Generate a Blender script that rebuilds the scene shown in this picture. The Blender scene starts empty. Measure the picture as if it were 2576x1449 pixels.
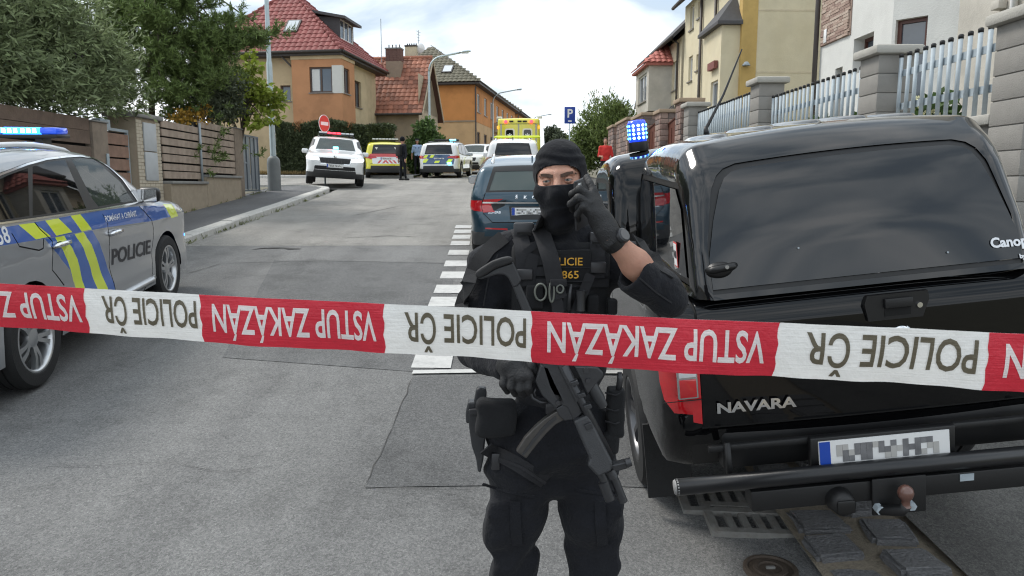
import bpy, bmesh, math, random
import numpy as np
from mathutils import Vector, Matrix, Euler, noise
from mathutils.geometry import delaunay_2d_cdt, tessellate_polygon
random.seed(7); RNG = np.random.default_rng(11)
SC = bpy.context.scene
COL = SC.collection
R = math.radians
# ------------------------------------------------------------------ camera, sky, sun, exposure
CAM_Z, PITCH, YAW, FPX = 1.85, 7.8, -1.0, 1860.0
cam_d = bpy.data.cameras.new('camera'); cam = bpy.data.objects.new('camera', cam_d); COL.objects.link(cam)
cam.location = (0, 0, CAM_Z); cam.rotation_euler = (R(90 - PITCH), 0, R(YAW))
cam_d.sensor_width = 36; cam_d.lens = 36 * FPX / 2576; cam_d.clip_start = .05; cam_d.clip_end = 3000
cam_d.dof.use_dof = True; cam_d.dof.focus_distance = 2.0; cam_d.dof.aperture_fstop = 18.0
SC.camera = cam
SUN_EL, SUN_AZ = 52, -62          # degrees; azimuth from +Y towards +X
w = bpy.data.worlds.new('World'); SC.world = w; w.use_nodes = True
nt = w.node_tree; nt.nodes.clear()
def N(t, **k):
    n = nt.nodes.new(t)
    for a, b in k.items(): setattr(n, a, b)
    return n
sky = N('ShaderNodeTexSky', sky_type='NISHITA', sun_disc=False, sun_elevation=R(SUN_EL), sun_rotation=R(SUN_AZ))
b1 = N('ShaderNodeBackground'); b1.inputs[1].default_value = .12
nt.links.new(sky.outputs[0], b1.inputs[0])
tc = N('ShaderNodeTexCoord'); mp = N('ShaderNodeMapping'); mp.inputs['Scale'].default_value = (1, 1, 2.6); mp.inputs['Location'].default_value = (.38, .12, .22)
nz = N('ShaderNodeTexNoise'); nz.inputs['Scale'].default_value = 3.1; nz.inputs['Detail'].default_value = 7; nz.inputs['Roughness'].default_value = .52
nz.inputs['Distortion'].default_value = .35
cr = N('ShaderNodeValToRGB'); e = cr.color_ramp.elements
e[0].position = .40; e[0].color = (.40, .475, .55, 1); e[1].position = .655; e[1].color = (1.0, 1.02, 1.04, 1)
m_ = e.new(.50); m_.color = (.63, .695, .755, 1)
b2 = N('ShaderNodeBackground'); b2.inputs[1].default_value = .98
mask = N('ShaderNodeMapRange'); mask.inputs[1].default_value = .30; mask.inputs[2].default_value = .44; mask.inputs[3].default_value = .72; mask.inputs[4].default_value = 1
mx = N('ShaderNodeMixShader'); wo = N('ShaderNodeOutputWorld')
for a, b in ((tc.outputs['Generated'], mp.inputs[0]), (mp.outputs[0], nz.inputs['Vector']), (nz.outputs[0], cr.inputs[0]), (cr.outputs[0], b2.inputs[0]),
             (nz.outputs[0], mask.inputs[0]), (mask.outputs[0], mx.inputs[0]), (b1.outputs[0], mx.inputs[1]), (b2.outputs[0], mx.inputs[2]), (mx.outputs[0], wo.inputs[0])):
    nt.links.new(a, b)
sl = bpy.data.lights.new('sun', 'SUN'); so = bpy.data.objects.new('sun', sl); COL.objects.link(so)
sl.energy = 1.5; sl.angle = R(18); sl.color = (1, .95, .88)
so.rotation_euler = (R(90 - SUN_EL), 0, R(-SUN_AZ) + math.pi)
sd = Vector((math.sin(R(SUN_AZ)) * math.cos(R(SUN_EL)), math.cos(R(SUN_AZ)) * math.cos(R(SUN_EL)), math.sin(R(SUN_EL))))
so.rotation_euler = (-sd).to_track_quat('-Z', 'Y').to_euler()
so.location = (0, 0, 60)
vs = SC.view_settings; vs.view_transform = 'Standard'; vs.look = 'None'; vs.exposure = .80; vs.gamma = 1; vs.use_curve_mapping = False
SC.cycles.use_denoising = True; SC.cycles.pixel_filter_type = 'BLACKMAN_HARRIS'; SC.cycles.filter_width = 1.1
SC.cycles.max_bounces = 6; SC.cycles.transparent_max_bounces = 12
CR = cam.rotation_euler.to_matrix()
def F(px, py, Y):
    """the point at distance Y down the street that the pixel (2576 wide) looks at"""
    d = CR @ Vector(((px - 1288) / FPX, -(py - 724.5) / FPX, -1))
    return Vector((0, 0, CAM_Z)) + d * (Y / d.y)
# ------------------------------------------------------------------ helpers
def lerp(a, b, t): return a + (b - a) * t
def sstep(a, b, x):
    t = min(1, max(0, (x - a) / (b - a))); return t * t * (3 - 2 * t)
def g(x, y):
    """height of the street surface"""
    if y < 24.4: z = .074 * y - .03
    elif y < 90: z = 1.776 + .045 * (y - 24.4)
    else: z = 4.728 + .012 * (y - 90)
    if y < -3: z = .074 * -3 - .03
    z -= .05 * max(0, min(x, 1.3) + .6) * max(0, 1 - max(y, 0) / 12)
    z -= .045 * math.exp(-((x - 1.1) / .45) ** 2) * max(0, 1 - max(y, 0) / 20)
    return z
def G(px, py):
    """where the pixel's ray meets the street surface"""
    d = CR @ Vector(((px - 1288) / FPX, -(py - 724.5) / FPX, -1)); o = Vector((0, 0, CAM_Z))
    lo, hi = .5, 90
    for k in range(50):
        t = (lo + hi) / 2; p = o + d * (t / d.y)
        if p.z > g(p.x, p.y): lo = t
        else: hi = t
    return p
def tag(o, label=None, cat=None, group=None, kind=None):
    for k, v in (('label', label), ('category', cat), ('group', group), ('kind', kind)):
        if v: o[k] = v
    return o
def empty(name, loc=(0, 0, 0), rot=(0, 0, 0), label=None, cat=None, group=None, parent=None):
    o = bpy.data.objects.new(name, None); COL.objects.link(o); o.empty_display_size = .2
    o.location = loc; o.rotation_euler = rot
    if parent: o.parent = parent
    return tag(o, label, cat, group)
def link(name, me, parent=None, loc=None, rot=None, scale=None):
    o = bpy.data.objects.new(name, me); COL.objects.link(o)
    if parent: o.parent = parent
    if loc is not None: o.location = loc
    if rot is not None: o.rotation_euler = rot
    if scale is not None: o.scale = scale
    return o
def mk(name, v, f, mat, parent=None, smooth=False, loc=None, rot=None):
    me = bpy.data.meshes.new(name); me.from_pydata([tuple(p) for p in v], [], [tuple(q) for q in f]); me.materials.append(mat)
    if smooth: me.polygons.foreach_set('use_smooth', [True] * len(me.polygons))
    me.update()
    return link(name, me, parent, loc, rot)
def copy_tree(o, parent=None):
    c = o.copy(); COL.objects.link(c)
    if parent: c.parent = parent
    for ch in o.children: copy_tree(ch, c)
    return c
class MB:
    def __init__(s): s.v = []; s.f = []
    def add(s, v, f):
        n = len(s.v); s.v += [Vector(p) for p in v]; s.f += [tuple(i + n for i in q) for q in f]; return s
    def box(s, x0, x1, y0, y1, z0, z1, M=None, b=0):
        if b:
            bm = bmesh.new(); bmesh.ops.create_cube(bm, size=1)
            for q in bm.verts: q.co = Vector((lerp(x0, x1, q.co.x + .5), lerp(y0, y1, q.co.y + .5), lerp(z0, z1, q.co.z + .5)))
            bmesh.ops.bevel(bm, geom=bm.edges[:], offset=b, segments=2, affect='EDGES', profile=.5)
            bm.verts.index_update()
            v = [q.co.copy() for q in bm.verts]; f = [[q.index for q in p.verts] for p in bm.faces]; bm.free()
        else:
            v = [Vector((x, y, z)) for x in (x0, x1) for y in (y0, y1) for z in (z0, z1)]
            f = [(0, 1, 3, 2), (4, 6, 7, 5), (0, 4, 5, 1), (2, 3, 7, 6), (0, 2, 6, 4), (1, 5, 7, 3)]
        if M is not None: v = [M @ p for p in v]
        return s.add(v, f)
    def tube(s, pts, r, n=8, cap=True):
        pts = [Vector(p) for p in pts]; k = len(pts); rr = r if hasattr(r, '__len__') else [r] * k
        v = []; up = None
        for i, p in enumerate(pts):
            t = (pts[min(i + 1, k - 1)] - pts[max(i - 1, 0)]).normalized()
            if up is None: up = t.orthogonal().normalized()
            a = (up - t * up.dot(t)).normalized(); up = a; b = t.cross(a)
            v += [p + (a * math.cos(2 * math.pi * j / n) + b * math.sin(2 * math.pi * j / n)) * rr[i] for j in range(n)]
        f = [(i * n + j, i * n + (j + 1) % n, (i + 1) * n + (j + 1) % n, (i + 1) * n + j) for i in range(k - 1) for j in range(n)]
        if cap: f += [tuple(range(n - 1, -1, -1)), tuple(range((k - 1) * n, k * n))]
        return s.add(v, f)
    def lathe(s, prof, n=24, axis='z', M=None, a0=0, a1=2 * math.pi):
        """prof: (radius, height) pairs, turned about the axis"""
        full = abs(a1 - a0 - 2 * math.pi) < 1e-6; m = n if full else n + 1; v = []
        for rr, h in prof:
            for j in range(m):
                t = a0 + (a1 - a0) * j / n; c, d = rr * math.cos(t), rr * math.sin(t)
                v.append({'z': Vector((c, d, h)), 'x': Vector((h, c, d)), 'y': Vector((c, h, d))}[axis])
        f = [(i * m + j, i * m + (j + 1) % m, (i + 1) * m + (j + 1) % m, (i + 1) * m + j) for i in range(len(prof) - 1) for j in range(n)]
        if M is not None: v = [M @ p for p in v]
        return s.add(v, f)
    def prism(s, poly, fn0, fn1):
        """two images of a 2-D outline, joined: a plate of real thickness"""
        n = len(poly); v = [fn0(*p) for p in poly] + [fn1(*p) for p in poly]
        tris = tessellate_polygon([[Vector((p[0], p[1], 0)) for p in poly]])
        f = [tuple(t) for t in tris] + [tuple(i + n for i in reversed(t)) for t in tris]
        f += [(i, (i + 1) % n, (i + 1) % n + n, i + n) for i in range(n)]
        return s.add(v, f)
    def strap(s, pts, w, t, nrm):
        """a flat band along pts, w wide and t thick; nrm is the way its face looks"""
        pts = [Vector(p) for p in pts]; k = len(pts); v = []
        for i, p in enumerate(pts):
            d = (pts[min(i + 1, k - 1)] - pts[max(i - 1, 0)]).normalized(); nn = nrm[i] if isinstance(nrm, list) else Vector(nrm)
            a = d.cross(nn).normalized(); b = a.cross(d).normalized(); ww = w[i] if hasattr(w, '__len__') else w
            v += [p + a * ww / 2 + b * t / 2, p - a * ww / 2 + b * t / 2, p - a * ww / 2 - b * t / 2, p + a * ww / 2 - b * t / 2]
        f = [(i * 4 + j, i * 4 + (j + 1) % 4, i * 4 + 4 + (j + 1) % 4, i * 4 + 4 + j) for i in range(k - 1) for j in range(4)]
        f += [(3, 2, 1, 0), tuple(range(4 * k - 4, 4 * k))]
        return s.add(v, f)
    def build(s, name, mat, parent=None, smooth=False, loc=None, rot=None, auto=None):
        o = mk(name, s.v, s.f, mat, parent, smooth or auto is not None, loc, rot)
        bm = bmesh.new(); bm.from_mesh(o.data); bmesh.ops.recalc_face_normals(bm, faces=bm.faces[:])
        if auto is not None:
            for e_ in bm.edges:
                if len(e_.link_faces) == 2 and e_.calc_face_angle(0) > R(auto): e_.smooth = False
        bm.to_mesh(o.data); bm.free()
        return o
def bx(name, mat, parent, x0, x1, y0, y1, z0, z1, b=0, M=None): return MB().box(x0, x1, y0, y1, z0, z1, M, b).build(name, mat, parent, auto=40 if b else None)
# ------------------------------------------------------------------ materials
def mat(name, c, rough=.6, metal=0, var=.12, vs_=6, bump=0, bs=60, coat=0, spec=.5, dirt=0, dc=None, emit=0, island=0, back=None, sheen=0, det=5):
    m = bpy.data.materials.new(name); m.use_nodes = True; t = m.node_tree; P = t.nodes['Principled BSDF']
    L = t.links.new; nn = t.nodes.new
    P.inputs['Roughness'].default_value = rough; P.inputs['Metallic'].default_value = metal
    P.inputs['Specular IOR Level'].default_value = spec; P.inputs['Coat Weight'].default_value = coat; P.inputs['Coat Roughness'].default_value = .03
    if sheen: P.inputs['Sheen Weight'].default_value = sheen; P.inputs['Sheen Roughness'].default_value = .6
    tcn = nn('ShaderNodeTexCoord'); out = None
    def rgb(a, b, fac):
        q = nn('ShaderNodeMix'); q.data_type = 'RGBA'; L(fac, q.inputs[0]) if not isinstance(fac, float) else setattr(q.inputs[0], 'default_value', fac)
        for i, k in ((6, a), (7, b)):
            if hasattr(k, 'is_linked'): L(k, q.inputs[i])
            else: q.inputs[i].default_value = (*k[:3], 1)
        return q.outputs[2]
    def noi(sc, d=5, ro=.6):
        q = nn('ShaderNodeTexNoise'); q.inputs['Scale'].default_value = sc; q.inputs['Detail'].default_value = d; q.inputs['Roughness'].default_value = ro; L(tcn.outputs['Object'], q.inputs['Vector']); return q.outputs[0]
    lo = [x * (1 - var) for x in c]; hi = [min(1, x * (1 + var)) for x in c]
    col = rgb(lo, hi, noi(vs_, det)) if var else None
    if island:
        gi = nn('ShaderNodeNewGeometry'); q = nn('ShaderNodeMapRange'); q.inputs[3].default_value = 1 - island; q.inputs[4].default_value = 1 + island
        L(gi.outputs['Random Per Island'], q.inputs[0]); h = nn('ShaderNodeHueSaturation'); L(q.outputs[0], h.inputs['Value'])
        if col is not None: L(col, h.inputs['Color'])
        else: h.inputs['Color'].default_value = (*c, 1)
        col = h.outputs[0]
    if dirt:
        q = nn('ShaderNodeMapRange'); q.inputs[1].default_value = .48; q.inputs[2].default_value = .75; L(noi(vs_ * .35, 8, .7), q.inputs[0])
        k = nn('ShaderNodeMath'); k.operation = 'MULTIPLY'; k.inputs[1].default_value = dirt; L(q.outputs[0], k.inputs[0])
        col = rgb(col if col is not None else c, dc or [x * .4 for x in c], k.outputs[0])
    if back is not None:
        gi = nn('ShaderNodeNewGeometry'); col = rgb(col if col is not None else c, back, gi.outputs['Backfacing'])
    if col is None: P.inputs['Base Color'].default_value = (*c, 1)
    else: L(col, P.inputs['Base Color'])
    if bump:
        q = nn('ShaderNodeBump'); q.inputs['Strength'].default_value = bump; q.inputs['Distance'].default_value = .02; L(noi(bs, 4), q.inputs['Height']); L(q.outputs[0], P.inputs['Normal'])
    if emit: P.inputs['Emission Color'].default_value = (*c, 1); P.inputs['Emission Strength'].default_value = emit
    m.diffuse_color = (*c, 1)
    return m
def glass_mat(name, tint, trans, rough=.015):
    """car glass over a given base colour: clear by the share trans, reflecting like glass"""
    m = bpy.data.materials.new(name); m.use_nodes = True; t = m.node_tree; L = t.links.new; nn = t.nodes.new
    P = t.nodes['Principled BSDF']; P.inputs['Base Color'].default_value = (*tint, 1); P.inputs['Roughness'].default_value = rough; P.inputs['IOR'].default_value = 1.52
    tr = nn('ShaderNodeBsdfTransparent'); tr.inputs[0].default_value = (.62, .68, .66, 1)
    fr = nn('ShaderNodeFresnel'); fr.inputs[0].default_value = 1.5
    k = nn('ShaderNodeMath'); k.operation = 'SUBTRACT'; k.inputs[0].default_value = 1; L(fr.outputs[0], k.inputs[1])
    k2 = nn('ShaderNodeMath'); k2.operation = 'MULTIPLY'; k2.inputs[1].default_value = trans; L(k.outputs[0], k2.inputs[0])
    mxs = nn('ShaderNodeMixShader'); L(k2.outputs[0], mxs.inputs[0]); L(P.outputs[0], mxs.inputs[1]); L(tr.outputs[0], mxs.inputs[2])
    L(mxs.outputs[0], t.nodes['Material Output'].inputs[0]); return m
def asphalt(name, c, sp=.5, scale=1.0, stain=.3):
    m = bpy.data.materials.new(name); m.use_nodes = True; t = m.node_tree; P = t.nodes['Principled BSDF']; L = t.links.new; nn = t.nodes.new
    tcn = nn('ShaderNodeTexCoord')
    def noi(sc, d=6, ro=.6, ty='FBM'):
        q = nn('ShaderNodeTexNoise'); q.inputs['Scale'].default_value = sc; q.inputs['Detail'].default_value = d; q.inputs['Roughness'].default_value = ro; L(tcn.outputs['Object'], q.inputs['Vector']); return q.outputs[0]
    def ramp(src, a, b, ca, cb):
        q = nn('ShaderNodeValToRGB'); q.color_ramp.elements[0].position = a; q.color_ramp.elements[1].position = b
        q.color_ramp.elements[0].color = (*ca, 1); q.color_ramp.elements[1].color = (*cb, 1); L(src, q.inputs[0]); return q.outputs[0]
    def mul(a, b, fac=1.0):
        q = nn('ShaderNodeMix'); q.data_type = 'RGBA'; q.blend_type = 'MULTIPLY'; q.inputs[0].default_value = fac; L(a, q.inputs[6]); L(b, q.inputs[7]); return q.outputs[2]
    big = ramp(noi(.55 * scale, 8, .65), .3, .7, [x * .86 for x in c], [x * 1.12 for x in c])
    v = nn('ShaderNodeTexVoronoi'); v.inputs['Scale'].default_value = 95 * scale; L(tcn.outputs['Object'], v.inputs['Vector'])
    spk = ramp(v.outputs['Color'], .1, .95, (.42, .42, .43), (1.7, 1.7, 1.67))
    col = mul(big, spk, sp)
    fine = ramp(noi(190 * scale, 3, .7), .3, .72, (.42, .42, .42), (1.62, 1.62, 1.6)); col = mul(col, fine, .7)
    mpn = nn('ShaderNodeMapping'); mpn.inputs['Scale'].default_value = (1.15, .06, 1); L(tcn.outputs['Object'], mpn.inputs[0]); tq = nn('ShaderNodeTexNoise'); tq.inputs['Scale'].default_value = 1.6; tq.inputs['Detail'].default_value = 5; L(mpn.outputs[0], tq.inputs['Vector'])
    col = mul(col, ramp(tq.outputs[0], .36, .64, (.86, .86, .86), (1.09, 1.09, 1.08)), .9)
    v2 = nn('ShaderNodeTexVoronoi'); v2.inputs['Scale'].default_value = 38 * scale; L(tcn.outputs['Object'], v2.inputs['Vector'])
    wh = ramp(v2.outputs['Distance'], .05, .16, (1.75, 1.75, 1.7), (1, 1, 1)); col = mul(col, wh, .85)
    st = ramp(noi(1.7 * scale, 9, .75), .5, .66, (1, 1, 1), (1 - stain, 1 - stain, 1 - stain)); col = mul(col, st, .8)
    L(col, P.inputs['Base Color']); P.inputs['Roughness'].default_value = .88; P.inputs['Specular IOR Level'].default_value = .3
    bp = nn('ShaderNodeBump'); bp.inputs['Strength'].default_value = .5; bp.inputs['Distance'].default_value = .012
    L(noi(120 * scale, 3, .8), bp.inputs['Height']); L(bp.outputs[0], P.inputs['Normal'])
    return m
M = {}
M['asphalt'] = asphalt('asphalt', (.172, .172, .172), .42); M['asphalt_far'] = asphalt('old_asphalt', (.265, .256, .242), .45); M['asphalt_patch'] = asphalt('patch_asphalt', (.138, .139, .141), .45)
M['asphalt_walk'] = asphalt('pavement_asphalt', (.148, .149, .154), .35, 1.0, .15); M['asphalt_dark'] = asphalt('gutter_asphalt', (.125, .122, .117), .45)
M['crack'] = mat('crack', (.06, .058, .056), .95, var=.5, vs_=9); M['paint'] = mat('road_paint', (.53, .53, .515), .75, var=.15, vs_=18, dirt=.75, dc=(.3, .3, .3))
M['kerb'] = mat('kerb_granite', (.52, .51, .48), .8, var=.2, vs_=25, bump=.3, bs=90, dirt=.5, dc=(.24, .23, .21))
M['sett'] = mat('granite_sett', (.20, .20, .205), .7, var=.6, vs_=16, bump=1.0, bs=14, island=.25, dirt=.5)
M['joint'] = mat('joint_sand', (.24, .205, .155), .95, var=.4, vs_=40, bump=.6, bs=100)
M['iron'] = mat('cast_iron', (.23, .225, .21), .6, metal=.1, var=.3, vs_=25, bump=.3, bs=60, dirt=.5, dc=(.12, .07, .04))
M['earth'] = mat('earth', (.16, .15, .11), .95, var=.4, vs_=3); M['black'] = mat('black_plastic', (.008, .008, .0085), .5, var=.2, bump=.1, bs=200)
M['rubber'] = mat('rubber', (.013, .013, .0135), .75, var=.25, vs_=12, bump=.2, bs=80); M['void'] = mat('dark_void', (.006, .006, .006), .9)
M['chrome'] = mat('chrome', (.78, .79, .8), .12, metal=1, var=.05); M['alu'] = mat('alloy', (.55, .56, .57), .28, metal=.9, var=.1)
M['galv'] = mat('galvanised_steel', (.38, .435, .47), .6, metal=.1, var=.2, vs_=9, bump=.1); M['white'] = mat('white_plastic', (.78, .78, .77), .4, var=.05)
M['concrete'] = mat('concrete', (.26, .255, .24), .9, var=.2, vs_=7, bump=.3, bs=45, dirt=.4, dc=(.12, .115, .1))
# ------------------------------------------------------------------ the ground, roads and pavements
def sheet(name, xs, ys, mt, lift=0, fx=None, parent=None):
    """a sheet that follows the street's surface; fx(u, y) gives the x at fraction u"""
    v = []; nx, ny = len(xs), len(ys)
    for y in ys:
        for x in xs:
            X = fx(x, y) if fx else x
            v.append((X, y, g(X, y) + lift))
    f = [(j * nx + i, j * nx + i + 1, (j + 1) * nx + i + 1, (j + 1) * nx + i) for j in range(ny - 1) for i in range(nx - 1)]
    return mk(name, v, f, mt, parent, True)
fr = lambda a, b, n: [a + (b - a) * i / n for i in range(n + 1)]
tag(sheet('ground', fr(-260, 260, 52), fr(-60, -2, 6) + fr(0, 24.4, 12) + fr(27, 90, 14) + fr(100, 900, 10), M['earth'], -.32), kind='structure')
KX = -5.22                                     # face of the left kerb
bend = lambda y: max(0, y - 36) * .155         # the street turns right behind the junction
tag(sheet('road', fr(KX, 1.48, 40), fr(-40, -4, 6)[:-1] + fr(-4, 12.3, 60), M['asphalt']), kind='structure')
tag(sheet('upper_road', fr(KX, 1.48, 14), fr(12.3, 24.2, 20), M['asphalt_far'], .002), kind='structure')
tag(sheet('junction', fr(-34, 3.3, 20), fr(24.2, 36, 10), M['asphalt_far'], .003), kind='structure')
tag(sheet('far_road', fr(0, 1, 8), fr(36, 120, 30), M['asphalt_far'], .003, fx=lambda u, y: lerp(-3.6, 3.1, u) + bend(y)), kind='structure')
tag(sheet('parking_strip', fr(1.48, 2.6, 4), fr(11.5, 36, 24), M['asphalt_walk'], .003), kind='structure')
LP = lambda X: g(X, 0) * 0
tag(sheet('left_pavement', fr(-7.1, KX - .24, 8), fr(-40, -4, 6)[:-1] + fr(-4, 24.0, 36), M['asphalt_walk'], .115), kind='structure')
tag(sheet('cross_pavement', fr(-34, -3.9, 24), fr(35.2, 37.2, 3), M['asphalt_walk'], .115), kind='structure')
tag(sheet('right_pavement', fr(2.04, 4.35, 8), fr(-40, -4, 6)[:-1] + fr(-4, 60, 60), M['asphalt_dark'], .05), kind='structure')
# left kerb, stone by stone, with its rounded corner
kerb = tag(empty('left_kerb'), kind='structure')
def kerb_stone(p0, p1, nrm, w=.24, h=.135):
    p0, p1, nrm = Vector(p0), Vector(p1), Vector(nrm)
    d = (p1 - p0); L = d.length; d = d / L; a = p0 + d * .006; b = p1 - d * .006; t = random.uniform(-.006, .006)
    pr = [(0, -.1), (0, h - .025), (.025, h), (w, h + .002), (w, -.1)]
    v = []
    for q in (a, b):
        for o_, z in pr: v.append(q + nrm * (o_ + t) + Vector((0, 0, z + t)))
    n = len(pr); f = [(i, (i + 1) % n, (i + 1) % n + n, i + n) for i in range(n)] + [tuple(range(n)), tuple(range(2 * n - 1, n - 1, -1))]
    MB().add(v, f).build('kerb_stone', M['kerb'], kerb)
y = 2.0
while y < 22.9:
    y2 = y + random.uniform(.92, 1.05); y2 = min(y2, 23.0)
    kerb_stone((KX, y, g(KX, y)), (KX, y2, g(KX, y2)), (-1, 0, 0)); y = y2
cx, cy = KX - 1.3, y
arc = [(cx + 1.3 * math.cos(a), cy + 1.3 * math.sin(a)) for a in [i * math.pi / 2 / 4 for i in range(5)]]
for (xa, ya), (xb, yb) in zip(arc, arc[1:]):
    m_x, m_y = (xa + xb) / 2 - cx, (ya + yb) / 2 - cy; l = math.hypot(m_x, m_y)
    kerb_stone((xa, ya, g(xa, ya)), (xb, yb, g(xb, yb)), (-m_x / l, -m_y / l, 0))
xx = cx
while xx > -13:
    kerb_stone((xx, 24.3, g(xx, 24.3)), (xx - 1, 24.3, g(xx, 24.3)), (0, -1, 0)); xx -= 1
kerb2 = tag(empty('far_kerb'), kind='structure'); kerb_keep, kerb = kerb, kerb2
xx = -30.0
while xx < -4.5:
    kerb_stone((xx, 35.0, g(xx, 35)), (xx + 1, 35.0, g(xx, 35)), (0, 1, 0), .2, .13); xx += 1
kerb = kerb_keep
# patches, seams and cracks in the asphalt
def flat(name, px, mt, lift, sub=5):
    c = [G(*p) for p in px]; v = []
    for i in range(sub + 1):
        for j in range(sub + 1):
            a = c[0].lerp(c[1], i / sub); b = c[3].lerp(c[2], i / sub); p = a.lerp(b, j / sub); v.append((p.x, p.y, g(p.x, p.y) + lift))
    f = [(i * (sub + 1) + j, i * (sub + 1) + j + 1, (i + 1) * (sub + 1) + j + 1, (i + 1) * (sub + 1) + j) for i in range(sub) for j in range(sub)]
    return MB().add(v, f).build(name, mt)
tag(flat('asphalt_patch', [(1040, 950), (1560, 950), (1640, 1229), (918, 1229)], M['asphalt_patch'], .005), kind='structure')
tag(flat('asphalt_patch', [(690, 655), (1150, 662), (1090, 940), (560, 900)], M['asphalt_patch'], .004), kind='structure')
def crack(pts, w, name='crack', lift=.008):
    P_ = [G(*p) for p in pts]; Q = []
    for a, b in zip(P_, P_[1:]):
        n = max(2, int((b - a).length / .12))
        for i in range(n): Q.append(a.lerp(b, i / n))
    Q.append(P_[-1]); v = []; n = len(Q)
    for i, p in enumerate(Q):
        d = (Q[min(i + 1, n - 1)] - Q[max(i - 1, 0)]); d.z = 0; d.normalize(); s_ = Vector((-d.y, d.x, 0)); p = p + s_ * random.uniform(-1, 1) * max(w * .8, .010)
        ww = w * random.uniform(.35, 1.3) * (.3 if i in (0, n - 1) else 1)
        for k in (-1, 1):
            q = p + s_ * ww * k; v.append((q.x, q.y, g(q.x, q.y) + lift))
    tag(mk(name, v, [(2 * i, 2 * i + 1, 2 * i + 3, 2 * i + 2) for i in range(n - 1)], M['crack']), kind='structure')
crack([(632, 628), (690, 624), (752, 628)], .075); crack([(918, 1229), (985, 1080), (1040, 948)], .003); crack([(918, 1229), (1215, 1229)], .003)
crack([(560, 663), (800, 657), (1150, 664)], .009); crack([(470, 690), (560, 663)], .006); crack([(860, 600), (980, 594), (1050, 597)], .012); crack([(100, 1180), (420, 1165), (560, 1192), (700, 1175)], .0022)
crack([(880, 545), (1000, 520), (1100, 515)], .012); crack([(640, 530), (760, 512), (900, 520)], .008)
# parking bay dashes and the cross line
park = [(905, 1090, 74), (760, 1117, 52), (728, 1128, 46), (693, 1140, 44), (664, 1147, 40), (636, 1154, 34), (613, 1158, 30), (597, 1161, 26), (583, 1164, 22), (571, 1166, 20)]
for k, (py, px, wpx) in enumerate(park):
    p = G(px, py); hw = .16; hl = .235
    v = [(p.x + a * hw, p.y + b * hl, g(p.x + a * hw, p.y + b * hl) + .009) for a, b in ((-1, -1), (1, -1), (1, 1), (-1, 1))]
    tag(mk('parking_dash', v, [(0, 1, 2, 3)], M['paint']), kind='structure')
a, b = G(1038, 938), G(1640, 938)
v = [(p.x, p.y + k * .055, g(p.x, p.y) + .009) for p in (a, a.lerp(b, .25), a.lerp(b, .5), a.lerp(b, .75), b) for k in (-1, 1)]
tag(mk('parking_end_line', v, [(2 * i, 2 * i + 1, 2 * i + 3, 2 * i + 2) for i in range(4)], M['paint']), kind='structure')
# granite setts beside the gutter, stone by stone, on a bed of sand
edge = tag(empty('sett_row'), kind='structure')
sheet('sett_bed', fr(1.44, 2.08, 6), fr(-40, -2, 6)[:-1] + fr(-2, 12, 60), M['joint'], .024, parent=edge)
def sett_mesh():
    bm = bmesh.new(); bmesh.ops.create_cube(bm, size=1)
    bmesh.ops.bevel(bm, geom=bm.edges[:], offset=.09, segments=2, affect='EDGES')
    bmesh.ops.subdivide_edges(bm, edges=bm.edges[:], cuts=1); sd_ = Vector((random.uniform(0, 50), 3, 7))
    for q in bm.verts: q.co += Vector(noise.noise_vector(q.co * 2.6 + sd_)) * .075
    me = bpy.data.meshes.new('sett'); bm.to_mesh(me); bm.free(); me.materials.append(M['sett']); return me
sm = [sett_mesh() for _ in range(3)]
for yk in range(34):
    for r_ in range(2):
        y = .9 + yk * .262 + r_ * .12; X = 1.59 + r_ * .285
        link('sett', random.choice(sm), edge, (X + random.uniform(-.02, .02), y + random.uniform(-.02, .02), g(X, y) - .012 + random.uniform(-.01, .01) + .012 * r_),
             (random.uniform(-.06, .06), random.uniform(-.06, .06), random.uniform(-.14, .14) + random.choice((0, math.pi))), (.25 + random.uniform(-.03, .015), .228 + random.uniform(-.02, .015), .11))
# drain grates in the gutter
def grate(px, py, n, label):
    p = G(px, py); e_ = empty('drain_grate', (p.x, p.y, g(p.x, p.y) + .012), (R(3), R(1), R(-4)), label, 'drain grate', 'drain grates in the gutter')
    hx, hy = .265, .16; m_ = MB()
    for x0, x1, y0, y1 in ((-hx, hx, -hy, -hy + .045), (-hx, hx, hy - .045, hy), (-hx, -hx + .045, -hy + .045, hy - .045), (hx - .045, hx, -hy + .045, hy - .045)): m_.box(x0, x1, y0, y1, -.03, .012)
    m_.build('frame', M['iron'], e_)
    for k in range(n): 
        x = -hx + .045 + (2 * hx - .09) * (k + 1) / (n + 1) ; bx('bar', M['iron'], e_, x - .018, x + .018, -hy + .046, hy - .046, -.03, .008)
    bx('pit', M['void'], e_, -hx + .002, hx - .002, -hy + .002, hy - .002, -.04, -.031)
grate(1905, 1312, 5, 'cast iron drain grate in the gutter, nearest one, clear of the tow bar'); grate(1830, 1262, 5, 'cast iron drain grate half hidden behind the bumper bar')
p = G(1938, 1436); wc = empty('water_cap', (p.x, p.y, g(p.x, p.y) + .01), (0, 0, 0), 'small round rusty iron valve cover in the asphalt', 'valve cover')
MB().lathe([(0, 0), (.05, 0), (.055, .008), (.075, .008), (.078, 0), (.1, 0), (.105, .01), (.12, .008), (.125, -.02)], 28).build('cover', mat('rust_iron', (.09, .07, .055), .7, metal=.5, var=.4, vs_=30, bump=.4), wc, auto=30)
bx('lug', M['iron'], wc, -.02, .02, -.006, .006, .001, .012)
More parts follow.
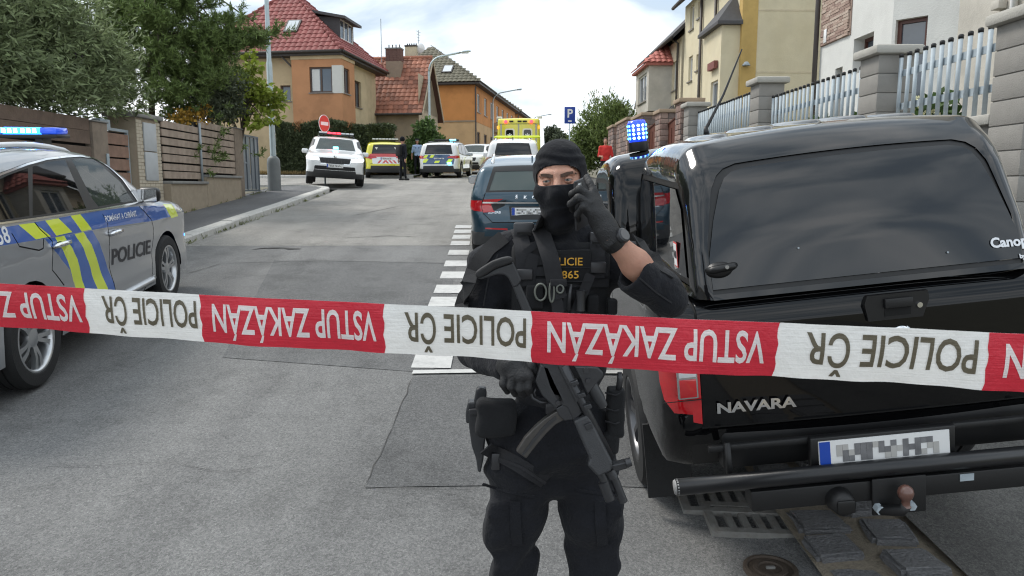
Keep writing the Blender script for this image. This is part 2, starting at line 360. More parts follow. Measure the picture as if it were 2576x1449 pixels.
# ------------------------------------------------------------------ left fence, gates and pillars
M['wood_dark'] = mat('dark_boards', (.15, .105, .078), .85, var=.45, vs_=5, bump=.4, bs=35, dirt=.4, dc=(.05, .036, .028))
M['wood_grey'] = mat('weathered_boards', (.36, .285, .225), .85, var=.4, vs_=6, bump=.4, bs=35, dirt=.65, dc=(.12, .09, .07))
M['wood_gate'] = mat('gate_boards', (.29, .18, .13), .8, var=.4, vs_=6, bump=.3, bs=35, dirt=.5, dc=(.09, .055, .04))
M['render_brown'] = mat('brown_render', (.25, .20, .155), .95, var=.25, vs_=10, bump=.6, bs=60, dirt=.4)
M['render_tan'] = mat('tan_render', (.37, .305, .225), .95, var=.22, vs_=8, bump=.6, bs=60, dirt=.4, dc=(.2, .17, .13))
M['brick_pale'] = mat('pale_brick', (.52, .46, .36), .85, var=.2, vs_=20, island=.15)
M['grey_steel'] = mat('grey_painted_steel', (.12, .14, .16), .5, var=.15, vs_=8)
FX = -6.95
def board_mesh(name, L, h, t, mt):
    return MB().box(-t / 2, t / 2, 0, L, 0, h, None, .006).build(name, mt).data
def boards(root, y0, y1, z0, z1, n, mt, x=0, gap=.03):
    ph = (z1 - z0) / n
    tmp = MB().box(-.018, .018, 0, y1 - y0, 0, ph - gap, None, .005).build('board', mt); me = tmp.data; bpy.data.objects.remove(tmp)
    for k in range(n):
        link('board', me, root, (x + random.uniform(-.006, .006), y0, z0 + k * ph), (random.uniform(-.0025, .0025), random.uniform(-.02, .02), 0), (1, 1, random.uniform(.95, 1.06)))
def fence(y0, y1, ztop, zbase, n, mt, label, x=FX, wall_mt=None, posts=()):
    gr = g(x, (y0 + y1) / 2) + .1; e_ = empty('board_fence', (x, y0, gr), (0, 0, 0), label, 'fence', 'board fences beside the left pavement')
    z0 = zbase - gr; z1 = ztop - gr; L = y1 - y0
    boards(e_, .01, L - .01, z0 + .05, z1, n, mt)
    MB().box(-.14, .14, 0, L, -.6, z0 - .06).build('base_wall', wall_mt or M['render_tan'], e_)
    bx('coping', M['concrete'], e_, -.19, .19, .002, L - .002, z0 - .06, z0, .012)
    bx('backing', M['void'], e_, -.09, -.06, .02, L - .02, z0, z1 - .05)
    for py in posts: MB().tube([(.05, py, z0), (.05, py, z1 + .06)], .028, 8).build('post', M['galv'], e_, True)
    return e_
fence(6.0, 12.9, 3.03, 1.55, 6, M['wood_dark'], 'long dark brown board fence behind the silver police car', wall_mt=M['render_brown'])
fence(15.62, 17.55, 3.24, 1.97, 7, M['wood_grey'], 'weathered grey board fence panel beside the brick faced pillar', posts=(1.9,))
fence(17.56, 19.85, 3.38, 2.13, 7, M['wood_grey'], 'weathered grey board fence panel between steel post and grey gate')
def pillar(name, y0, y1, x0, x1, ztop, mt, label, cap=.07):
    gr = g(FX, y0) + .1; e_ = empty(name, ((x0 + x1) / 2, (y0 + y1) / 2, gr), (0, 0, 0), label, 'pillar')
    hx, hy = (x1 - x0) / 2, (y1 - y0) / 2
    MB().box(-hx, hx, -hy, hy, -.4, ztop - gr - cap, None, .012).build('shaft', mt, e_, auto=40)
    bx('cap', M['concrete'], e_, -hx - cap * .8, hx + cap * .8, -hy - cap * .8, hy + cap * .8, ztop - gr - cap, ztop - gr, .02)
    return e_
p1 = pillar('gate_pillar', 12.93, 13.42, -7.35, -6.9, 2.98, M['render_brown'], 'brown rendered pillar left of the wooden gate', .03)
bx('entry_phone', M['galv'], p1, .23, .25, .12, .2, 1.15, 1.4, .005)
p2 = pillar('gate_pillar', 14.6, 15.6, -7.5, -6.97, 3.27, M['render_tan'], 'big capped pillar with meter boxes and pale brick face', .09)
bm_b = MB().box(0, .012, 0, .21, 0, .058).build('brick', M['brick_pale']); brick_me = bm_b.data; bpy.data.objects.remove(bm_b)
gr2 = p2.location.z; zt = 3.18 - gr2
nrow = int(zt / .068)
for r_ in range(nrow):
    z = r_ * .068 + .02
    for k in range(-1, 5):
        ya = -.5 + k * .222 + (r_ % 2) * .111; yb = min(ya + .212, .5); ya = max(ya, -.5)
        zc = z + gr2
        if yb - ya < .05: continue
        if 1.95 < zc < 3.12 and ya < .28 and yb > -.24: 
            if ya < -.26: yb = min(yb, -.25)
            elif yb > .3: ya = max(ya, .29)
            else: continue
            if yb - ya < .04: continue
        link('brick', brick_me, p2, (.266, ya, z), None, (1, (yb - ya) / .21, 1))
bx('meter_box', mat('grey_meter_box', (.47, .49, .5), .5, var=.1), p2, .268, .30, -.24, .28, 2.55 - gr2, 3.1 - gr2, .006)
bx('meter_box', bpy.data.materials['grey_meter_box'], p2, .268, .30, -.24, .28, 1.97 - gr2, 2.53 - gr2, .006)
p3 = pillar('gate_pillar', 19.88, 20.5, -7.2, -6.93, 3.40, M['render_brown'], 'narrow brown pillar left of the grey steel gate', .03)
def gate(y0, y1, x, z0, z1, label, wooden=True):
    gr = g(x, y0) + .11; e_ = empty('wooden_gate' if wooden else 'steel_gate', (x, y0, gr), (0, 0, 0), label, 'gate')
    L = y1 - y0; a, b = z0 - gr, z1 - gr; m_ = MB()
    fm = M['galv'] if wooden else M['grey_steel']
    for q in ((0, .05, a, b), (L - .05, L, a, b)): m_.box(-.025, .025, q[0], q[1], q[2], q[3])
    for q in ((a, a + .05), (b - .05, b)): m_.box(-.025, .025, .05, L - .05, q[0], q[1])
    m_.build('frame', fm, e_)
    if wooden: boards(e_, .06, L - .06, a + .06, b - .06, 7, M['wood_gate'], .02, .035); bx('backing', M['void'], e_, -.05, -.03, .06, L - .06, a + .06, b - .06)
    else:
        for k in range(2): bx('panel', mat('gate_sheet', (.23, .25, .27), .45, var=.15), e_, -.012, .004, .06 + k * (L - .06) / 2, k * (L - .06) / 2 + (L - .06) / 2 - .01, a + .06, b - .06)
        for k in range(1, 4): bx('bar', fm, e_, .006, .03, k * L / 4 - .02, k * L / 4 + .02, a + .051, b - .051)
        MB().tube([(.05, .1, (a + b) / 2), (.05, .25, (a + b) / 2)], .012).build('handle', M['galv'], e_)
    return e_
wg = gate(13.43, 14.56, -7.12, 1.15, 2.92, 'narrow wooden board gate in a galvanised frame')
bx('letter_box', M['galv'], wg, -.1, .06, .08, .42, 1.79, 1.98, .01)
gate(20.6, 22.0, -7.02, 1.72, 3.28, 'grey steel panelled gate beside the tall lamp post', False)
# ------------------------------------------------------------------ lamp posts and signs
M['post'] = mat('galvanised_post', (.45, .52, .54), .5, metal=.5, var=.15, vs_=4)
def lamp_post(name, loc, h, arm, label, r=.075, sleeve=None, rot=0, bow=1.2):
    e_ = empty(name, loc, (0, 0, rot), label, 'street lamp', 'street lamps along the left side')
    MB().tube([(0, 0, -.3), (0, 0, h * .45), (0, 0, h * .46), (0, 0, h)], [r * 1.15, r * 1.1, r * .85, r * .75], 12).build('pole', M['post'], e_, auto=50)
    if arm:
        pts = [(0, 0, h)] + [(bow * (1 - math.cos(t)), 0, h + bow * math.sin(t) * 1.0) for t in [i * math.pi / 2 * .86 / 6 for i in range(1, 7)]]
        q = pts[-1]; pts.append((q[0] + arm, 0, q[2] + arm * .17))
        MB().tube(pts, r * .62, 8).build('arm', M['post'], e_, True); q = pts[-1]
        hd = MB(); hd.lathe([(0, -.32), (.09, -.3), (.14, -.1), (.13, .15), (.06, .3), (0, .31)], 12, 'x', Matrix.Translation((q[0] + .2, 0, q[2] + .03)) @ Matrix.Rotation(R(-6), 4, 'Y') @ Matrix.Diagonal((1, 1, .5, 1)))
        l_ = hd.build('lamp_head', M['post'], e_, True); bx('lens', M['white'], l_, q[0] + .0, q[0] + .38, -.09, .09, q[2] - .05, q[2] - .02, .01)
    if sleeve:
        MB().lathe([(.19, -.2), (.19, sleeve * .8), (.17, sleeve * .93), (.1, sleeve), (0, sleeve)], 20).build('base_sleeve', mat('grey_sleeve', (.17, .18, .18), .6, var=.2), e_, True)
    return e_
p = F(690, 455, 22.4); lamp_post('lamp_post', (p.x, p.y, g(p.x, p.y) + .1), 8.2, 1.2, 'tall galvanised lamp post with a thick grey base by the gate', sleeve=1.02)
p = F(1081, 330, 41); lamp_post('lamp_post', (p.x, p.y, g(p.x, p.y)), 5.45, 1.15, 'curved lamp post rising out of the leafy bush', .08, rot=-.1, bow=.8)
p = F(1240, 340, 62); lamp_post('lamp_post', (p.x, p.y, g(p.x, p.y)), 5.2, 1.3, 'thin lamp post before the long orange block', .085, rot=-.1, bow=.8)
p = F(1338, 330, 95); lamp_post('lamp_post', (p.x, p.y, g(p.x, p.y)), 5.0, 1.4, 'far faint lamp post behind the ambulance', .09, rot=-.1, bow=.8)
SIGN_RED = mat('sign_red', (.62, .06, .05), .45, var=.05); SIGN_BLUE = mat('sign_blue', (.012, .05, .33), .45, var=.05); SIGN_WHITE = mat('sign_white', (.8, .8, .8), .45, var=.03)
def text_mesh(s, size, bold=0, sx=1.0, align='CENTER', shear=0):
    c = bpy.data.curves.new('t', 'FONT'); c.body = s; c.size = size; c.align_x = align; c.align_y = 'BOTTOM_BASELINE' if False else 'CENTER'; c.offset = bold; c.shear = shear; c.resolution_u = 3
    o = bpy.data.objects.new('t', c); COL.objects.link(o); dg = bpy.context.evaluated_depsgraph_get(); me = bpy.data.meshes.new_from_object(o.evaluated_get(dg))
    v = [Vector((q.co.x * sx, q.co.y, 0)) for q in me.vertices]; f = [list(q.vertices) for q in me.polygons]
    bpy.data.objects.remove(o); bpy.data.curves.remove(c); bpy.data.meshes.remove(me)
    return v, f
p = F(815, 330, 27); ns = empty('no_entry_sign', (p.x, p.y, g(p.x, p.y)), (0, 0, R(66)), 'round red and white no entry sign seen askew behind the white police car', 'road sign')
hz = F(815, 311, 27).z - ns.location.z
MB().tube([(0, .02, -.2), (0, .02, hz + .3)], .03, 8).build('pole', M['post'], ns, True)
MB().lathe([(0, 0), (.31, 0), (.31, -.012), (0, -.012)], 28, 'y', Matrix.Translation((0, -.015, hz))).build('disc', SIGN_WHITE, ns)
MB().lathe([(0, 0), (.288, 0), (.288, -.004), (0, -.004)], 28, 'y', Matrix.Translation((0, -.028, hz))).build('red_face', SIGN_RED, ns)
bx('white_bar', SIGN_WHITE, ns, -.21, .21, -.038, -.033, hz - .06, hz + .06)
p = F(1433, 330, 33); ps = empty('parking_sign', (p.x, p.y, g(p.x, p.y) + .1), (0, 0, R(3)), 'blue parking sign with a white letter P before the green bush', 'road sign')
hz = F(1433, 290, 33).z - ps.location.z
MB().tube([(0, .02, -.2), (0, .02, hz + .36)], .03, 8).build('pole', M['post'], ps, True)
bx('board', SIGN_BLUE, ps, -.24, .24, -.02, -.008, hz - .36, hz + .36, .004); 
tv, tf = text_mesh('P', .5, .012); mk('letter', [(q.x, -.026, q.z + hz + .06 + q.y) for q in tv], tf, SIGN_WHITE, ps)
bx('small_panel', SIGN_WHITE, ps, -.08, .08, -.026, -.0225, hz - .28, hz - .22)
# ------------------------------------------------------------------ houses
def tile_material(name, c, c2, var):
    m = mat(name, c, .75, var=.18, vs_=9, dirt=.45, dc=c2); t = m.node_tree; P = t.nodes['Principled BSDF']; src = P.inputs['Base Color'].links[0].from_socket
    oi = t.nodes.new('ShaderNodeObjectInfo'); mr = t.nodes.new('ShaderNodeMapRange'); mr.inputs[3].default_value = 1 - var; mr.inputs[4].default_value = 1 + var
    h = t.nodes.new('ShaderNodeHueSaturation'); t.links.new(oi.outputs['Random'], mr.inputs[0]); t.links.new(mr.outputs[0], h.inputs['Value']); t.links.new(src, h.inputs['Color']); t.links.new(h.outputs[0], P.inputs['Base Color'])
    return m
def tile_mesh(w_, h_, mt):
    pr = [(0, 0), (.12, .012), (.3, .034), (.5, .042), (.7, .034), (.88, .012), (1, .004)]
    v = []
    for y, dz in ((-.03, .035), (h_ * 1.06, .004)):
        for x, z in pr: v.append((x * w_ * 1.03, y, z + dz))
    n = len(pr)
    for x, z in pr: v.append((x * w_ * 1.03, -.03, z + .012))
    f = [(i, i + 1, i + 1 + n, i + n) for i in range(n - 1)] + [(i + 1, i, i + 2 * n, i + 1 + 2 * n) for i in range(n - 1)]
    o = mk('roof_tile', v, f, mt); me = o.data; bpy.data.objects.remove(o); return me
def inside(p, poly):
    x, y = p; c = False; n = len(poly)
    for i in range(n):
        (x1, y1), (x2, y2) = poly[i], poly[(i + 1) % n]
        if (y1 > y) != (y2 > y) and x < (x2 - x1) * (y - y1) / (y2 - y1) + x1: c = not c
    return c
def tile_roof(parent, A, u, v, poly, w_, h_, mt, budget):
    """tiles on the plane A + u*a + v*b inside poly (a, b)"""
    A, u, v = Vector(A), Vector(u).normalized(), Vector(v).normalized(); n = u.cross(v)
    if n.z < 0: n = -n
    me = tile_mesh(w_, h_, mt); a0 = min(p[0] for p in poly); a1 = max(p[0] for p in poly); b1 = max(p[1] for p in poly); b0 = min(p[1] for p in poly)
    rest = MB(); b = b0; r_ = 0
    while b < b1:
        a = a0 - w_ + (r_ % 2) * 0
        while a < a1:
            if inside((a + w_ / 2, b + h_ * .4), poly):
                X = Matrix((u, v, n)).transposed().to_4x4(); X.translation = A + u * (a + random.uniform(-.006, .006)) + v * b + n * (.012 + random.uniform(0, .008))
                X = X @ Matrix.Rotation(random.uniform(-.012, .012), 4, 'Z')
                if budget[0] > 0:
                    o = link('roof_tile', me, parent); o.matrix_local = X; budget[0] -= 1
                else: rest.add([X @ q.co for q in me.vertices], [tuple(p.vertices) for p in me.polygons])
            a += w_
        b += h_; r_ += 1
    if rest.v:
        o = rest.build('roof_tiles', mt, parent); o['kind'] = 'stuff'
def basis(O, u, n): 
    X = Matrix((Vector(u), Vector(n), Vector((0, 0, 1)))).transposed().to_4x4(); X.translation = Vector(O); return X
GLASS_H = mat('house_glass', (.085, .105, .13), .04, var=.4, vs_=1.2, spec=1.0)  # bluish base colour stands in for sky reflected in the panes
CURT = mat('curtain', (.6, .6, .58), .8, var=.1, vs_=12)
FR_BROWN = mat('brown_frame', (.085, .05, .035), .5, var=.2); FR_WHITE = mat('white_frame', (.72, .71, .68), .5, var=.06); SILL = mat('metal_sill', (.22, .2, .18), .5, var=.15)
def window(parent, X, x0, x1, z0, z1, depth, fm, cols=2, rows=1, sill=True, curtain=False, door=False):
    """window part at depth behind the wall face: pane with frame and sill sub-parts"""
    y0 = -depth
    o = MB().box(x0 + .05, x1 - .05, y0 - .02, y0 - .012, z0 + .05, z1 - .05, X).build('door' if door else 'window', GLASS_H, parent)
    m_ = MB(); t = .07
    for a, b, c, d in ((x0, x1, z0, z0 + t), (x0, x1, z1 - t, z1), (x0, x0 + t, z0 + t, z1 - t), (x1 - t, x1, z0 + t, z1 - t)): m_.box(a, b, y0 - .03, y0 + .03, c, d, X)
    for k in range(1, cols): q = lerp(x0, x1, k / cols); m_.box(q - .04, q + .04, y0 - .03, y0 + .025, z0 + t, z1 - t, X)
    for k in range(1, rows): q = lerp(z0, z1, k / rows); m_.box(x0 + t, x1 - t, y0 - .028, y0 + .022, q - .03, q + .03, X)
    m_.build('frame', fm, o)
    if curtain: MB().box(x0 + .1, lerp(x0, x1, .42), y0 - .011, y0 - .007, z0 + .1, z1 - .1, X).build('curtain', CURT, o)
    if sill: MB().box(x0 - .05, x1 + .05, y0, .06, z0 - .05, z0 - .002, X).build('sill', SILL, o)
    return o
def wall(parent, name, O, u, n, L, H, mt, ops=(), depth=.16, fm=None, top=None, cols=2, rows=1, sill=True, z0=-1.0, curtain=False):
    """a wall face L long with real openings; each opening gets its window"""
    X = basis(O, u, n); xs = sorted({0, L, *[q for o in ops for q in o[:2]]}); zs = sorted({z0, H, *[q for o in ops for q in o[2:4]]})
    m_ = MB()
    for xa, xb in zip(xs, xs[1:]):
        for za, zb in zip(zs, zs[1:]):
            c = ((xa + xb) / 2, (za + zb) / 2)
            if any(o[0] < c[0] < o[1] and o[2] < c[1] < o[3] for o in ops): continue
            m_.add([X @ Vector(p) for p in ((xa, 0, za), (xb, 0, za), (xb, 0, zb), (xa, 0, zb))], [(0, 1, 2, 3)])
    if top: m_.add([X @ Vector((0, 0, H)), X @ Vector((L, 0, H))] + [X @ Vector((p[0], 0, p[1])) for p in top], [tuple(range(2 + len(top)))])
    d = depth
    for o in ops:
        a, b, c, e_ = o[:4]
        for q in (((a, 0, c), (a, -d - .05, c), (a, -d - .05, e_), (a, 0, e_)), ((b, 0, c), (b, 0, e_), (b, -d - .05, e_), (b, -d - .05, c)), ((a, 0, e_), (a, -d - .05, e_), (b, -d - .05, e_), (b, 0, e_)), ((a, 0, c), (b, 0, c), (b, -d - .05, c), (a, -d - .05, c))):
            m_.add([X @ Vector(p) for p in q], [(0, 1, 2, 3)])
    w_ = m_.build(name, mt, parent)
    for o in ops: window(parent, X, o[0], o[1], o[2], o[3], d, fm or FR_BROWN, o[4] if len(o) > 4 else cols, rows, sill, curtain)
    return w_
def slab(parent, name, pts, t, mt):
    """a flat roof plane with real thickness t (downwards)"""
    n = len(pts); v = [Vector(p) for p in pts] + [Vector(p) - Vector((0, 0, t)) for p in pts]
    f = [tuple(range(n)), tuple(range(2 * n - 1, n - 1, -1))] + [(i, (i + 1) % n, (i + 1) % n + n, i + n) for i in range(n)]
    return MB().add(v, f).build(name, mt, parent)
H_ = lambda n, c, **k: mat(n, c, .92, var=.16, vs_=1.6, bump=.35, bs=35, dirt=.5, **k)
M['y_tan'] = H_('sand_render', (.50, .385, .235)); M['y_orange'] = H_('terracotta_render', (.48, .235, .115)); M['y_yellow'] = H_('pale_yellow_render', (.55, .45, .29))
M['o_orange'] = H_('orange_render', (.58, .25, .08)); M['o_tan'] = H_('apricot_render', (.58, .38, .20)); M['h_grey'] = H_('grey_brown_render', (.33, .265, .19)); M['h_beige'] = H_('beige_render', (.46, .38, .28))
M['r_cream'] = H_('cream_render', (.66, .59, .42), dc=(.5, .42, .25)); M['r_ochre'] = H_('ochre_render', (.54, .37, .13)); M['r_white'] = H_('white_render', (.66, .66, .63), dc=(.5, .5, .47)); M['r_grey'] = H_('warm_grey_render', (.53, .5, .44)); M['r_pale'] = H_('pale_cream_render', (.64, .56, .40))
M['r_olive'] = H_('olive_render', (.30, .28, .15))
M['fascia'] = mat('dark_fascia', (.045, .038, .034), .6, var=.2); M['slate'] = mat('dark_slate', (.07, .068, .07), .7, var=.25, vs_=8, bump=.3, bs=20)
M['pipe'] = mat('brown_pipe', (.06, .05, .045), .5); M['under'] = mat('roof_deck', (.10, .05, .04), .9)
T_RED = tile_material('red_roof_tile', (.235, .062, .055), (.12, .035, .03), .16); T_ORA = tile_material('orange_roof_tile', (.29, .115, .07), (.13, .065, .05), .4)
T_OLI = tile_material('olive_roof_tile', (.115, .105, .07), (.07, .065, .045), .15); T_PINK = tile_material('pink_roof_tile', (.45, .15, .12), (.3, .1, .08), .12)
A9 = R(-9)
# --- corner house with the pyramid roof
P = F(860, 126, 38); base = 2.3; h1 = empty('corner_house', (P.x, P.y, base), (0, 0, A9), 'two storey house with red pyramid roof, terracotta corner bay and dark dormer', 'house')
hE = P.z - base; AP = Vector((-4.1, 4.0, hE + 3.85)); D1 = 7.4
rf = empty('roof', parent=h1)
c00, c10, c01, c11 = Vector((-8.2, 0, hE)), Vector((0, 0, hE)), Vector((-8.2, D1, hE)), Vector((0, D1, hE))
AP = Vector((-4.1, D1 / 2, hE + 3.85))
MB().add([c00, c10, c11, c01, AP], [(0, 1, 4), (1, 2, 4), (2, 3, 4), (3, 0, 4), (0, 3, 2, 1)]).build('roof_deck', M['under'], rf)
bud = [300]
def pyr(A, B, budget, mt, w_=.3, h_=.345):
    u = (B - A); L = u.length; u = u / L; mid = (A + B) / 2; v = AP - mid; S = v.length; a_ap = (AP - A).dot(u)
    v = AP - (A + u * a_ap); S = v.length
    tile_roof(rf, A, u, v, [(0, 0), (L, 0), (a_ap, S)], w_, h_, mt, budget)
pyr(c00, c10, bud, T_RED); pyr(c10, c11, bud, T_RED)
for a in (c00, c10, c11):
    n = 18; 
    for k in range(n):
        p, q = a.lerp(AP, k / n), a.lerp(AP, (k + 1.15) / n)
        MB().tube([p + Vector((0, 0, .05)), q + Vector((0, 0, .03))], [.12, .09], 7).build('ridge_tile', T_RED, rf, True)
for nm, a, b in (('gutter', c00, c10), ('gutter', c10, c11)):
    MB().tube([a + Vector((0, -.06, -.03)) if a.y == b.y else a + Vector((.06, 0, -.03)), b + Vector((0, -.06, -.03)) if a.y == b.y else b + Vector((.06, 0, -.03))], .075, 8).build(nm, M['fascia'], rf, True)
bx('eave_board', M['fascia'], h1, -8.15, -.02, .02, D1 - .02, hE - .2, hE - .02)
def sky_window(parent, A, u, v, a, b, w_, h_):
    u, v = Vector(u).normalized(), Vector(v).normalized(); n = u.cross(v).normalized(); n = n if n.z > 0 else -n
    X = Matrix((u, v, n)).transposed().to_4x4(); X.translation = Vector(A)
    o = MB().box(a, a + w_, b, b + h_, .02, .13, X).build('skylight', M['fascia'], parent)
    MB().box(a + .09, a + w_ - .09, b + .09, b + h_ - .09, .131, .14, X).build('pane', mat('sky_pane', (.55, .58, .6), .05, var=.05, spec=1.0), o)
u1, v1 = c10 - c00, AP - Vector((-4.1, 0, hE))
sky_window(rf, c00, u1, v1, 4.72, 1.5, .75, 1.0)
W0 = hE - .19
wall(h1, 'wall', (-7.65, .65, 0), (1, 0, 0), (0, -1, 0), 4.95, W0, M['y_tan'], [(1.1, 1.85, 4.75, 5.15, 1), (4.05, 4.6, 3.9, 4.7, 1)])
wall(h1, 'wall', (-.5, 2.05, 0), (0, 1, 0), (1, 0, 0), 4.6, W0, M['y_yellow'], [(1.05, 2.05, 3.85, 5.25, 2)])
wall(h1, 'bay_wall', (-2.75, .2, 0), (1, 0, 0), (0, -1, 0), 2.63, W0 - .18, M['y_orange'], [(.93, 2.12, 4.25, 5.5, 2)], .1, curtain=True)
wall(h1, 'bay_wall', (-.12, .2, 0), (0, 1, 0), (1, 0, 0), 1.85, W0 - .18, M['y_orange'], [(.22, 1.1, 4.25, 5.5, 2)], .1)
bx('frieze', M['y_tan'], h1, -2.78, -.09, .17, 2.06, W0 - .18, W0)
MB().box(-.62, -.09, .17, .199, 4.2, 5.56).box(-.119, -.09, .2, .42, 4.2, 5.56).build('white_panel', mat('white_plaster', (.6, .59, .55), .9, var=.08), h1)
bx('bay_side', M['y_orange'], h1, -2.75, -2.72, .21, .66, -1, W0 - .19); MB().box(-.5, -.13, 2.0, 2.04, -1, W0 - .19).build('bay_side', M['y_orange'], h1)
MB().tube([(-2.85, .55, -1), (-2.85, .55, hE - .7), (-3.3, .1, hE - .12)], .055, 8).build('downpipe', M['pipe'], h1, True)
bx('core', M['void'], h1, -7.6, -.75, .9, D1 - .6, -1, hE - .25)
dm = empty('dormer', parent=rf)
sl = 3.85 / 4.1; zz = lambda x: hE - x * sl
xa, xb, ya, yb = -1.1, -3.0, 2.75, 4.75; zt_ = zz(xa) + 1.15
for yy, nm in ((ya, 'cheek'), (yb, 'cheek')):
    MB().prism([(xa, zz(xa)), (xa, zt_), (-2.45, zz(-2.45)), ], lambda a, b: Vector((a, yy, b)), lambda a, b: Vector((a, yy + .05, b))).build(nm, M['slate'], dm)
window(dm, basis((xa, ya + .05, 0), (0, 1, 0), (1, 0, 0)), 0, yb - ya - .05, zz(xa) + .08, zt_ - .02, .05, FR_WHITE, 3, 1, False)
slab(dm, 'dormer_roof', [(xa + .4, ya - .3, zt_ + .02), (xa + .4, yb + .3, zt_ + .02), (-2.75, yb + .3, zt_ + .42), (-2.75, ya - .3, zt_ + .42)], .14, M['slate'])
# --- small house with the weathered orange tiles
P = F(1061, 285, 44); base = 2.5; h2 = empty('gabled_house', (P.x, P.y, base), (0, 0, A9), 'narrow gabled house with steep weathered orange tiles and two chimneys', 'house')
hE = P.z - base; RZ = hE + 3.55; DY = 2.7
rf = empty('roof', parent=h2)
slab(rf, 'roof_deck', [(-6, 0, hE), (0, 0, hE), (0, DY, RZ), (-6, DY, RZ)], .1, M['under']); slab(rf, 'roof_deck', [(0, 2 * DY, hE), (-6, 2 * DY, hE), (-6, DY, RZ), (0, DY, RZ)], .1, M['under'])
SL = math.hypot(DY, RZ - hE); tile_roof(rf, (-6, 0, hE), (1, 0, 0), (0, DY, RZ - hE), [(1.2, 0), (6, 0), (6, SL), (1.2, SL)], .3, .33, T_ORA, [290])
MB().tube([(-6, DY, RZ + .04), (0, DY, RZ + .04)], .12, 8).build('ridge', T_ORA, rf, True)
MB().tube([(-6, -.05, hE - .03), (0, -.05, hE - .03)], .07, 8).build('gutter', M['fascia'], rf, True)
for s_ in (0, 1): slab(rf, 'verge_board', [(.02, 0 if not s_ else 2 * DY, hE + .02), (.07, 0 if not s_ else 2 * DY, hE + .02), (.07, DY, RZ + .02), (.02, DY, RZ + .02)], .22, M['h_beige'])
wall(h2, 'wall', (-6, .35, 0), (1, 0, 0), (0, -1, 0), 5.72, hE - .02, M['h_grey'])  # darker than the gable: shade below the eave put into the wall colour
wall(h2, 'gable_wall', (-.28, .35, 0), (0, 1, 0), (1, 0, 0), 4.7, hE + .2, M['h_beige'], [(2.2, 3.2, 2.1, 3.5, 2), (2.3, 2.8, 5.2, 5.9, 1)], top=[(4.7 - .12, hE + .3), (2.35, RZ - .35), (.12, hE + .3)], fm=FR_WHITE)
ch = empty('chimney', parent=rf); P2 = F(992, 145, 46.5)
lp = lambda px, py, Y, h: h.matrix_basis.inverted() @ F(px, py, Y)
q = lp(992, 122, 46.3, h2)
BR = mat('chimney_brick', (.15, .085, .07), .9, var=.3, vs_=12)
bx('shaft', mat('chimney_render', (.3, .23, .17), .9, var=.2), ch, q.x - .46, q.x + .46, q.y - .3, q.y + .3, RZ - 1.6, q.z - .78)
for k in range(7):
    for j in range(4): bx('brick', BR, ch, q.x - .47 + j * .236 + .005, q.x - .47 + (j + 1) * .236 - .005, q.y - .31, q.y + .31, q.z - .77 + k * .1, q.z - .675 + k * .1)
bx('cap', M['concrete'], ch, q.x - .5, q.x + .5, q.y - .34, q.y + .34, q.z - .068, q.z + .0)
for j in range(4): MB().tube([(q.x - .33 + j * .22, q.y, q.z), (q.x - .33 + j * .22, q.y, q.z + .22)], .035, 6).build('flue', M['fascia'], ch)
q = lp(1036, 118, 47.5, h2); ch = empty('chimney', parent=rf)
bx('shaft', M['r_pale'], ch, q.x - .36, q.x + .36, q.y - .3, q.y + .3, RZ - 1.4, q.z - .03); bx('cap', M['fascia'], ch, q.x - .38, q.x + .38, q.y - .33, q.y + .33, q.z - .028, q.z + .06)
for j in range(5): MB().tube([(q.x - .28 + j * .14, q.y, q.z + .06), (q.x - .28 + j * .14, q.y, q.z + .2)], .04, 6).build('flue', M['fascia'], ch)
q = lp(1053, 118, 47.5, h2); an = empty('aerial', parent=rf)
MB().tube([(q.x, q.y, RZ - .3), (q.x, q.y, q.z + 1.0)], .022, 6).build('mast', M['galv'], an)
for k in range(4): MB().tube([(q.x - .05, q.y - .3 + .05 * k, q.z + .9 - k * .17), (q.x + .05, q.y + .3 - .05 * k, q.z + .9 - k * .17)], .012, 5).build('rod', M['galv'], an)
MB().lathe([(0, 0), (.2, .03), (.3, .1)], 14, 'y', Matrix.Translation((q.x + .12, q.y - .2, q.z - .1))).build('dish', M['white'], an, True)
q = lp(960, 144, 46.7, h2); MB().tube([(q.x, q.y, q.z - .3), (q.x, q.y, q.z + 2.25)], .025, 6).build('lightning_rod', M['galv'], rf)
